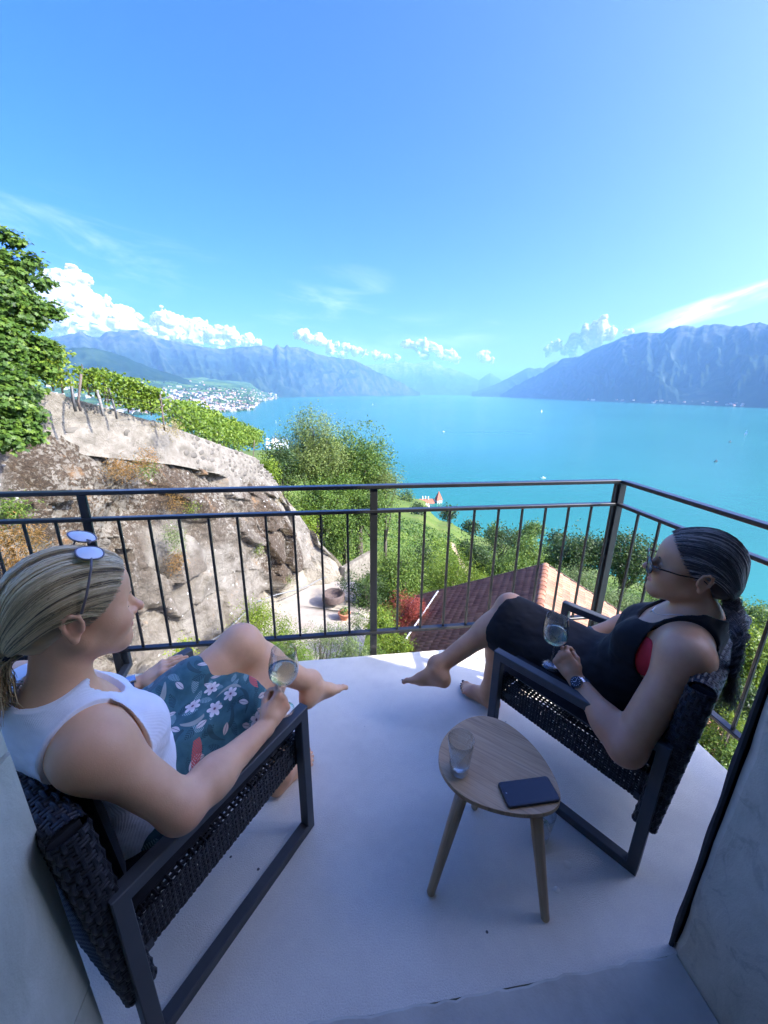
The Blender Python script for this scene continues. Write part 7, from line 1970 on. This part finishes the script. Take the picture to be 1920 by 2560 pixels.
b.tube(rgp, .0048, 6, closed=True); b.build('hair_tie', plain('hair_tie_black', (.02, .02, .024), .8), hair)
def lash(par, y, at, mat, s=1.0):
    b = MB(); b.tube([at(.086, y * .016, .0035), at(.0925, y * .028, .0020), at(.0885, y * .041, .0030), at(.082, y * .047, .0055)], [.0010, .0019, .0018, .0008], 5); b.build('eyelash', mat, par)
def brow(par, y, at, mat):
    b = MB(); b.tube([at(.0985, y * .012, .025), at(.0955, y * .026, .0305), at(.084, y * .042, .0315), at(.072, y * .052, .027)], [.0024, .0034, .0030, .0012], 6); b.build('eyebrow', mat, par)
def eye(par, y, at, ax, s):
    bm = bmesh.new(); bmesh.ops.create_uvsphere(bm, u_segments=16, v_segments=10, radius=.0128 * s); me = bpy.data.meshes.new('eye'); bm.to_mesh(me); bm.free()
    me.materials.append(plain('eye_white', (.72, .70, .68), .15)); o = link('eye', me, par); o.location = at(.0790, y * .031, .0040)
    for p_ in me.polygons: p_.use_smooth = True
M_BROW1 = plain('brow_hair', (.13, .085, .045), .8); M_LASH = plain('lash_hair', (.06, .045, .035), .7)
for y in (1, -1): lash(wl, y, at_h, M_LASH); brow(wl, y, at_h, M_BROW1)
def place_local(o, par): o.location = par.location; o.rotation_euler = par.rotation_euler

# her watch, sunglasses, wine glass
def strap_ring(w, d, r, wid, th, n=28, flat_=1.0):
    d = nrm(d); a = nrm(np.cross(d, (0.2, .3, 1))); b_ = np.cross(d, a); V, F = [], []
    for k in range(n):
        t_ = 2 * math.pi * k / n; rd = a * math.cos(t_) + b_ * math.sin(t_) * flat_
        for x, rr_ in ((-wid / 2, r), (-wid / 2, r + th), (wid / 2, r + th), (wid / 2, r)): V.append(w + d * x + rd * rr_)
    for k in range(n):
        p, q = 4 * k, 4 * ((k + 1) % n)
        for j in range(4): F.append((p + j, q + j, q + (j + 1) % 4, p + (j + 1) % 4))
    m = MB(); m.add(V, F, False); return m
d1 = nrm(HL['wrL'] - HL['elL']); wpos = HL['wrL'] - d1 * .030
sw = empty('smart_watch', (0, 0, 0)); place_local(sw, wl); tag(sw, 'blue banded watch on the wrist resting on the thigh', 'watch')
strap_ring(wpos, d1, .0295, .021, .0030).build('strap', plain('blue_band', (.028, .085, .20), .6, .15, 40), sw)
b = MB(); wn_ = nrm(np.cross(np.cross(d1, (-.1, -.1, 1)), d1)); b.frame(wpos + wn_ * .033, d1, np.cross(wn_, d1), wn_, .034, .030, .009, ch=.003); b.build('case', plain('watch_case', (.62, .63, .65), .25, metal=.9), sw)
sg = empty('sunglasses', (0, 0, 0)); place_local(sg, wl); tag(sg, 'sunglasses with pale mirrored lenses pushed up on the blonde hair', 'sunglasses')
M_LENS1 = NT('mirror_lens'); M_LENS1.p(Base_Color=(.82, .80, .76), Roughness=.45, Metallic=.25, Specular_IOR_Level=.6); M_LENS1 = M_LENS1.m
M_SGF = plain('tortoise_lilac', (.16, .13, .13), .35)
for y in (1, -1):
    o = at_h(.026, .034 * y - .004, .1500 + .0085 * y); fx, fy, fz = nrm(hax[0] * .93 + hax[2] * -.12), nrm(hax[1] + hax[0] * -.10 * y + hax[2] * .20), None
    fz = np.cross(fx, fy); n = 26; V = []; ring = []
    for k in range(n):
        a = 2 * math.pi * k / n; ex = .0235 * math.copysign(abs(math.cos(a)) ** .8, math.cos(a)); ey = .0275 * math.copysign(abs(math.sin(a)) ** .85, math.sin(a))
        ring.append(o + fx * ex + fy * ey - fz * (.10 * (ex * ex + ey * ey) / .03))
    b = MB(); b.add([o + fz * .004] + [o + (p - o) * .6 + fz * .0026 for p in ring] + ring, [(0, 1 + k, 1 + (k + 1) % n) for k in range(n)] + [(1 + k, 1 + n + k, 1 + n + (k + 1) % n, 1 + (k + 1) % n) for k in range(n)], True); b.build('lens', M_LENS1, sg)
    b = MB(); b.tube(ring, .0017, 6, closed=True); b.build('frame', M_SGF, sg)
    b = MB(); b.tube([o + fy * .027 * y, at_h(.018, .084 * y, .120), at_h(.006, .094 * y, .070), at_h(-.004, .095 * y, .035)], [.0020, .0022, .0022, .0026], 6); b.build('temple', M_SGF, sg)
b = MB(); b.tube([at_h(.030, .006, .1545), at_h(.034, -.003, .1545), at_h(.030, -.012, .1515)], .0020, 6); b.build('bridge', M_SGF, sg)
ML = Matrix.Translation(wl.location) @ Matrix.Rotation(wl.rotation_euler.z, 4, 'Z')
gL = ML @ Vector((-.056, -.250, .536))
wine_glass(gL, 'wine glass with a little white wine in the raised hand of the blonde woman', (R(-3), R(4)), .046)
b = MB(); pts = [HL['neck'] + ux * (.062 * math.sin(a)) + uf * (.052 * math.cos(a) + .008) + up * (-.030 + -.028 * max(0, math.cos(a))) for a in np.linspace(0, 2 * math.pi, 41)[:-1]]
b.tube(pts, .0009, 4, closed=True); o = b.build('necklace', plain('gold_chain', (.65, .45, .20), .25, metal=1.0)); place_local(o, wl); tag(o, 'fine gold chain round the neck of the blonde woman', 'necklace')
# ------------------------------------------------------------------ the woman in black on the right
HR = dict(hip=A3(-.345, .000, .430), neck=A3(-.522, .000, .812), shL=A3(-.548, .172, .755), shR=A3(-.492, -.168, .748), elL=A3(-.490, .330, .475), wrL=A3(-.285, .225, .530), elR=A3(-.325, -.285, .575), wrR=A3(-.190, -.095, .520),
          hipR=A3(-.325, -.088, .435), hipL=A3(-.325, .088, .430), knR=A3(.110, .010, .555), anR=A3(.272, .318, .292), knL=A3(.115, .075, .475), anL=A3(.150, .055, .088))
ux2 = nrm(HR['shL'] - HR['shR']); P2_, uf2, up2, at2 = torso_prims(HR['hip'], HR['neck'], ux2, HR['shL'], HR['shR'], .070)
T2 = list(P2_)
hc2 = A3(-.492, .010, .964); hy, hp_ = R(19), R(-4)
hf2 = A3(math.cos(hy) * math.cos(hp_), math.sin(hy) * math.cos(hp_), -math.sin(hp_)); hax2 = rotm(hf2, (-.16, 0, 1)); hs2 = 1.02
at_g = lambda x, y, z: hc2 + (hax2[0] * x + hax2[1] * y + hax2[2] * z) * hs2
neck2 = [rc(HR['neck'] + A3(-.005, 0, -.03), hc2 + hax2[0] * -.020 + hax2[2] * -.045, .054, .050, .035), rc(at2(.94, .05, .012), at2(1.10, .030, .030), .010, .012, .02), rc(at2(.94, .05, -.012), at2(1.10, .030, -.030), .010, .012, .02)]
legs2 = leg_prims(HR['hipR'], HR['knR'], HR['anR'], (.086, .058, .054, .035)) + leg_prims(HR['hipL'], HR['knL'], HR['anL'], (.086, .058, .052, .035))
f2a, nail_a = foot(HR['anR'], nrm((.86, .27, -.36)), nrm((-.25, -.40, .80)), 1, 1.0); f2b, nail_b = foot(HR['anL'], nrm((.97, .02, -.03)), (0, 0, 1), -1, 1.0)
arms2 = arm_prims(HR['shL'], HR['elL'], HR['wrL'], (.058, .050, .044, .028)) + arm_prims(HR['shR'], HR['elR'], HR['wrR'], (.054, .045, .041, .027))
hL2 = hand(HR['wrL'], (.74, -.12, .60), (.10, .94, .30), 1, [(50, 60, 40), (56, 66, 45), (62, 70, 45), (66, 72, 45)], 0, ((.034, .026, -.014), (.058, .034, -.026), (.078, .030, -.036)), 1.0)
hR2 = hand(HR['wrR'], (.22, .80, .30), (.10, -.36, .92), 1, [(30, 34, 20), (34, 38, 24), (38, 42, 24), (42, 44, 26)], .2, None, 1.0)
SKIN2 = skin_mat('tanned_skin', (.60, .325, .175), (.58, .19, .10), (.54, .27, .13))
def attr2(V):
    lip = near_w(V, [at_g(.103, 0, -.0445), at_g(.099, .010, -.046), at_g(.099, -.010, -.046), at_g(.101, 0, -.0595), at_g(.096, .011, -.057), at_g(.096, -.011, -.057), at_g(.090, -.020, -.051), at_g(.09, .02, -.051)], .0105) ** .5
    fl = np.maximum(near_w(V, [at_g(.118, 0, -.02)], .020) * .7, near_w(V, [at_g(.075, -.048, -.026), at_g(.075, .048, -.026)], .03) * .5)
    fl = np.maximum(fl, near_w(V, [HR['elL'] + A3(.02, .0, -.0)], .10) * .9); fl = np.maximum(fl, near_w(V, [HR['elL'] + A3(.09, -.03, .04)], .06) * .6)
    return {'lip': np.clip(lip * 1.1, 0, 1) * .8, 'flush': np.clip(fl, 0, 1)}
hb2 = (hc2 - .165, hc2 + .165, .0021); hb2[0][2] = hc2[2] - .150
bx2 = [hb2, (*box_about([HR['wrL'] + A3(.02, 0, .02), HR['wrL'] + A3(.12, -.04, .10)], .048), .0021), (*box_about([HR['wrR'] + A3(.0, .03, .0), HR['wrR'] + A3(.05, .14, .05)], .045), .0021), (*box_about([HR['anR'] + A3(.03, 0, -.03), HR['anR'] + A3(.15, .04, -.12)], .055), .0024), (*box_about([HR['anL'] + A3(.03, 0, -.04), HR['anL'] + A3(.16, 0, -.07)], .050), .0024)]
me, f2 = body_mesh('person', P2_ + neck2 + legs2 + arms2 + f2a + f2b + hL2 + hR2 + head_prims(hc2, hax2, hs2), bx2, (-.80, -.42, -.02), (.62, .48, 1.20), .0042, SKIN2, attr2)
wr_ = link('person', me); wr_.location = c2.location; wr_.rotation_euler = c2.rotation_euler
tag(wr_, 'seated barefoot woman in a black sleeveless dress and glasses, holding a wine glass', 'person')
# dress
axd = np.stack([uf2, ux2, up2]); fd = field(T2)
drP = [el(at2(.0, .0), (.135, .185, .120), .05, axd), rc(HR['hipR'], HR['hipR'] + (HR['knR'] - HR['hipR']) * .97, .104, .070, .05), rc(HR['hipL'], HR['hipL'] + (HR['knL'] - HR['hipL']) * .97, .104, .072, .06), rc((HR['hipL'] + HR['hipR']) / 2, (HR['knL'] + HR['knR']) / 2 + A3(-.02, .02, -.01), .10, .070, .08),
       rc((HR['hipL'] + HR['hipR']) / 2 + A3(.10, .06, -.02), (HR['knL'] + HR['knR']) / 2 + A3(-.03, .06, -.07), .07, .055, .08)]
fk = field(drP)
hn2 = nrm((.95, -.10, .05)); hp2 = HR['knR'] + A3(.008, 0, 0)
def dress(X, lo=None, hi=None):
    q = (X - HR['hip']) @ axd.T
    body_ = f2(X, lo, hi) - .0055
    wr0 = wrinkle(X, 81, .085, .016) if lo is not None else 0
    top = np.maximum(smin(body_, fd(X, lo, hi) - .007, .02) + wr0 * .7, fd(X, lo, hi) - .024)
    for sgn in (1, -1):
        s = HR['shL'] if sgn > 0 else HR['shR']; sq = (s - HR['hip']) @ axd.T
        ra = np.stack([(q[:, 0] - sq[0] - .010) / .084, (q[:, 2] - sq[2] + .040) / .132], 1); ins = (1 - np.linalg.norm(ra, axis=1)) * .084
        off = q[:, 1] * sgn - sq[1] * sgn * .58 - .012
        top = smax(top, np.minimum(ins, off), .006); top = smax(top, off - .070, .004); rb = np.stack([(q[:, 0] - sq[0] + .035) / .105, (q[:, 2] - sq[2] + .02) / .15], 1); top = smax(top, np.minimum((1 - np.linalg.norm(rb, axis=1)) * .15, q[:, 1] * sgn - sq[1] * sgn * .86), .006)
    for s0_, e0_, r_ in ((HR['shL'], HR['elL'], .058), (HR['shR'], HR['elR'], .054)): top = smax(top, -prim_d(rc(s0_ + (e0_ - s0_) * .20, e0_, r_ + .016, r_ + .010), X), .008)
    nk = (HR['neck'] - HR['hip']) @ axd.T
    rn = np.stack([(q[:, 0] - nk[0] - .045) / .125, (q[:, 1] - nk[1]) / .090, (q[:, 2] - nk[2] + .005) / .125], 1); top = smax(top, (1 - np.linalg.norm(rn, axis=1)) * .09, .006)
    top = smax(top, q[:, 2] - nk[2] - .06, .004); top = smax(top, -(q[:, 2] + .02), .004)
    sk_ = fk(X, lo, hi) + (wr0 * 1.1)
    sk_ = smax(sk_, (X - hp2) @ hn2, .006)
    sk_ = smax(sk_, q[:, 2] - .12, .01)
    return smin(top, sk_, .02)
V, Q = mesh_field(dress, (-.74, -.34, .28), (.20, .32, .95), .0034, slack=1.5)
t = NT('black_jersey'); c = t.coord()
t.p(Base_Color=t.ramp(t.noise(c, 24, 4, .6), [(.3, (.0048, .0044, .0042)), (.7, (.0095, .0088, .0084))]), Roughness=.82, Specular_IOR_Level=.3, Sheen_Weight=.08, Sheen_Roughness=.4); t.bump(t.noise(c, 420, 2), .2, .001)
link('dress', np_mesh('dress', V, Q, t.m), wr_)
# red bra showing in the armhole
bq = lambda X, lo=None, hi=None: np.maximum(f2(X, lo, hi) - .0035, np.maximum(ell(X, at2(.62, .03, .135), (.075, .06, .062), axd), fd(X, lo, hi) - .015))
V, Q = mesh_field(bq, at2(.62, .03, .135) - .10, at2(.62, .03, .135) + .10, .0034)
link('bra', np_mesh('bra', V, Q, plain('red_knit', (.50, .018, .030), .8, .1, 40)), wr_)
# painted toenails
nb = MB()
for p, f, s, u, r in nail_a + nail_b:
    V = []; F = []
    for i in range(5):
        for j in range(5):
            a, b_ = (i - 2) / 2, (j - 2) / 2
            V.append(p + f * a * r * .62 + s * b_ * r * .66 + u * r * (.34 - .16 * a * a - .26 * b_ * b_))
    for i in range(4):
        for j in range(4): F.append((5 * i + j, 5 * i + j + 1, 5 * i + j + 6, 5 * i + j + 5))
    m = MB(); m.add(V, F, True); m.build('toenail', bpy.data.materials.get('nail_polish') or plain('nail_polish', (.020, .018, .030), .2), wr_)
# hair
M_HAIR2 = hair_mat('greying_dark_hair', [(0, (.022, .017, .014)), (.35, (.070, .056, .048)), (.60, (.175, .15, .135)), (.82, (.38, .345, .315)), (1, (.60, .56, .52))], .34)
hcc2 = at_g(-.008, 0, .042); hE2 = np.array((.1060, .0795, .0960)) * hs2
def hairline2(z): return np.interp(z, [-.09, -.062, -.040, -.022, .000, .020, .045, .070, .092, .11], [-.064, -.058, -.052, -.040, -.008, .018, .036, .050, .058, .062])
def shell2(X, lo=None, hi=None):
    p = (X - hc2) @ hax2.T / hs2
    d = hair_vol(X, hc2, hax2, hs2, hE2, hcc2) + .0015
    if lo is not None: d = d + .004 * (fbm(p[:, 0] * 8, p[:, 1] * 26, p[:, 2] * 26, 3, 5) - .5)
    d = smax(d, (p[:, 0] - hairline2(p[:, 2])) * .8 * hs2, .008); return smax(d, -(p[:, 2] + .070 + .5 * (p[:, 0] + .05)) * hs2, .01)
V, Q = mesh_field(shell2, hc2 - .16, hc2 + .17, .003, slack=1.3)
hair2 = link('hair', np_mesh('hair', V, Q, M_HAIR2, True, None, {'tint': np.clip(fbm(V[:, 0] * 20, V[:, 1] * 60, V[:, 2] * 60, 3, 9) * .6, 0, 1)}), wr_)
sv = (hcc, hE, hax, hc, hs)
hcc, hE, hax, hc, hs = hcc2, hE2, hax2, hc2, hs2
kn2 = at_g(-.100, .012, -.050)
st, S0 = swept(6000, 14, dirs(kn2), hairline2, .0005, .005, 15, .13)
hcc, hE, hax, hc, hs = sv
rg = np.random.default_rng(9)
tint = np.clip(.44 + 1.0 * (fbm(S0[:, 1] * 16, S0[:, 2] * 16, S0[:, 0] * 6, 3, 12) - .5) * 2 + rg.normal(0, .17, len(st)) + .12 * (S0[:, 2] > .5), 0, 1)
link('strands', strand_mesh('strands', st, rg.uniform(.0005, .0010, len(st)), M_HAIR2, tint), hair2)
# braid: three plaited bundles hanging behind the near shoulder
bp = [kn2, at_g(-.122, .040, -.085), A3(-.640, .085, .845), A3(-.652, .100, .775), A3(-.655, .108, .715)]
def bez(P, s):
    k = (len(P) - 1) * s; i = min(int(k), len(P) - 2); w = k - i
    p0, p1, p2, p3 = P[max(i - 1, 0)], P[i], P[i + 1], P[min(i + 2, len(P) - 1)]
    return .5 * ((2 * p1) + (-p0 + p2) * w + (2 * p0 - 5 * p1 + 4 * p2 - p3) * w * w + (-p0 + 3 * p1 - 3 * p2 + p3) * w ** 3)
paths, tints = [], []
M = 40
for bnd in range(3):
    C = []
    for k in range(M):
        s = k / (M - 1); p = bez(bp, s); tg = nrm(bez(bp, min(s + .02, 1)) - bez(bp, max(s - .02, 0))); a = nrm(np.cross(tg, (0, .2, 1))) if abs(tg[2]) < .9 else nrm(np.cross(tg, (1, .2, 0))); b_ = np.cross(tg, a)
        ph = s * 22 + bnd * 2.094; wdt = .017 * (1 - .45 * s)
        C.append(p + a * math.sin(ph) * wdt + b_ * math.sin(2 * ph) * wdt * .5)
    C = np.array(C)
    for q in range(130):
        o = rg.normal(size=3) * .0055; paths.append(C + o * np.linspace(1, .6, M)[:, None] + rg.normal(size=(M, 3)) * .0006); tints.append(np.clip(rg.normal(.38, .22), 0, 1))
link('braid', strand_mesh('braid', paths, rg.uniform(.0006, .0011, len(paths)), M_HAIR2, tints), hair2)
tl = tail(160, 10, bp[-1], bp[-1] + A3(-.006, .008, -.03), bp[-1] + A3(-.012, .022, -.075), .012, 8, .006)
link('braid_end', strand_mesh('braid_end', tl, rg.uniform(.0005, .0009, len(tl)), M_HAIR2, np.clip(rg.normal(.4, .2, len(tl)), 0, 1)), hair2)
M_BROW2 = plain('dark_brow', (.05, .04, .035), .8)
for y in (1, -1): lash(wr_, y, at_g, M_LASH); brow(wr_, y, at_g, M_BROW2)
# glasses
eg = empty('eyeglasses', (0, 0, 0)); place_local(eg, wr_); tag(eg, 'dark rimmed sunglasses worn by the woman in black', 'glasses')
t = NT('tinted_lens'); t.p(Base_Color=(.30, .32, .27), Roughness=.03, IOR=1.4, Transmission_Weight=.75, Specular_IOR_Level=.8); M_TINT = t.m
M_RIM = plain('tortoise_rim', (.030, .018, .012), .2, .5, 60)
for y in (1, -1):
    o = at_g(.1200, .036 * y, .0000); fn = nrm(hax2[0] + hax2[1] * .16 * y - hax2[2] * .10); fy = nrm(hax2[1] - fn * (hax2[1] @ fn)); fz = np.cross(fn, fy); n = 28
    ring = [o + fy * .0310 * math.copysign(abs(math.cos(a)) ** .85, math.cos(a)) + fz * (.0265 * math.sin(a) + .0015 * math.cos(a) * y) - fn * .004 * math.cos(a) ** 2 for a in np.linspace(0, 2 * math.pi, n + 1)[:-1]]
    b = MB(); b.add([o + fn * .0022] + ring + [o + fn * .0008] + [p - fn * .0014 for p in ring], [(0, 1 + k, 1 + (k + 1) % n) for k in range(n)] + [(n + 1, n + 2 + (k + 1) % n, n + 2 + k) for k in range(n)] + [(1 + k, n + 2 + k, n + 2 + (k + 1) % n, 1 + (k + 1) % n) for k in range(n)], True); b.build('lens', M_TINT, eg)
    b = MB(); b.tube(ring, .0016, 6, closed=True); b.build('rim', M_RIM, eg)
    hg = o + fy * .0320 * y + fz * .012
    b = MB(); b.tube([hg, at_g(.095, .071 * y, .010), at_g(.045, .0815 * y, .010), at_g(-.010, .083 * y, .014), at_g(-.032, .078 * y, -.004)], [.0024, .0026, .0022, .0022, .0024], 6); b.build('temple', M_RIM, eg)
    b = MB(); b.lathe([(0, .0006), (.0016, .0005), (.002, 0)], 8); q = b.build('hinge_pin', plain('silver_pin', (.7, .7, .7), .2, metal=1), eg); q.location = hg + fn * .003
b = MB(); b.tube([at_g(.1210, .008, .006), at_g(.1245, 0, .0085), at_g(.1210, -.008, .006)], .0017, 6); b.build('bridge', M_RIM, eg)
# steel watch
d2 = nrm(HR['wrL'] - HR['elL']); wp = HR['wrL'] - d2 * .022
wt = empty('steel_watch', (0, 0, 0)); place_local(wt, wr_); tag(wt, 'steel bracelet watch with a black dial on the wrist holding the wine glass', 'watch')
M_STEEL = plain('brushed_steel', (.70, .70, .69), .24, .08, 60, metal=1.0)
nW = nrm(np.cross(np.cross(d2, nrm((-.15, .85, .60))), d2)); sW = np.cross(d2, nW); k = 22
lk = MB(); 
for i in range(k):
    a0 = 2 * math.pi * (i + .5) / k; rd = nW * math.cos(a0) + sW * math.sin(a0); tg = -nW * math.sin(a0) + sW * math.cos(a0)
    for off, wd in ((-.0062, .0050), (0, .0060), (.0062, .0050)):
        m = MB(); m.frame(wp + rd * .0315 + d2 * off, tg, d2, rd, .0079, wd, .0030, ch=.0006); m.build('link', M_STEEL, wt)
cs_ = wp + nW * .0345
def disc(nm, r0, h0, m, z, n=32, prof=None):
    V, F = [], []
    pr = prof or [(0, h0), (r0 * .93, h0), (r0, h0 * .7), (r0, 0)]
    for r_, z_ in pr:
        for i in range(n):
            a = 2 * math.pi * i / n; V.append(cs_ + nW * (z + z_) + (d2 * math.cos(a) + sW * math.sin(a)) * r_)
    for i in range(len(pr) - 1):
        for j in range(n): F.append((i * n + j, (i + 1) * n + j, (i + 1) * n + (j + 1) % n, i * n + (j + 1) % n))
    b = MB(); b.add(V, F, True); return b.build(nm, m, wt)
disc('case', .0200, .0075, M_STEEL, -.002); disc('bezel', .0188, .0016, plain('black_bezel', (.012, .012, .013), .2), .0056); disc('dial', .0158, .0006, plain('black_dial', (.008, .008, .009), .25), .0072)
M_MARK = plain('dial_marks', (.75, .75, .72), .4)
for i in range(12):
    a = 2 * math.pi * i / 12; rd = d2 * math.cos(a) + sW * math.sin(a); b = MB(); b.frame(cs_ + nW * .0082 + rd * .0132, rd, np.cross(nW, rd), nW, .0030, .0012, .0005); b.build('hour_mark', M_MARK, wt)
for a, L_, nm in ((R(300), .0085, 'hour_hand'), (R(60), .0125, 'minute_hand')):
    rd = d2 * math.cos(a) + sW * math.sin(a); b = MB(); b.frame(cs_ + nW * .0086 + rd * L_ / 2, rd, np.cross(nW, rd), nW, L_, .0011, .0005); b.build(nm, M_MARK, wt)
# leather bracelet, chain with pendant
d3_ = nrm(HR['wrR'] - HR['elR']); bw = HR['wrR'] - d3_ * .022; b = strap_ring(bw, d3_, .0290, .0075, .0045); o = b.build('bracelet', plain('dark_green_bracelet', (.035, .055, .055), .35)); place_local(o, wr_); tag(o, 'dark bracelet round the far wrist of the woman in black', 'bracelet')
nk_ = empty('necklace', (0, 0, 0)); place_local(nk_, wr_); tag(nk_, 'fine silver chain with a small oval pendant on the woman in black', 'necklace')
pts = []
for a in np.linspace(0, 2 * math.pi, 49)[:-1]:
    p = HR['neck'] + ux2 * (.064 * math.sin(a)) + uf2 * (.060 * math.cos(a) + .006) + up2 * (-.012 - .060 * max(0, math.cos(a)) ** 1.3 + .01 * max(0, -math.cos(a)))
    for _ in range(12):      # settle the chain on the skin
        dd = float(f2(p[None], p - .01, p + .01)[0]); g = np.array([float(f2((p + e)[None], p - .02, p + .02)[0]) - dd for e in np.eye(3) * .002]); g = nrm(g); p = p - g * (dd - .0012) * .8
    pts.append(p)
b = MB(); b.tube(pts, .0008, 4, closed=True); b.build('chain', M_STEEL, nk_)
pp = pts[0]; b = MB(); b.frame(pp + up2 * -.007 + uf2 * .0015, up2, ux2, uf2, .012, .0075, .0022, ch=.0008); b.build('pendant', M_STEEL, nk_)
MR = Matrix.Translation(wr_.location) @ Matrix.Rotation(wr_.rotation_euler.z, 4, 'Z')
gR = MR @ Vector((-.180, .190, .512))
wine_glass(gR, 'wine glass held up by the woman in the black dress', (R(2), R(-3)), .050)
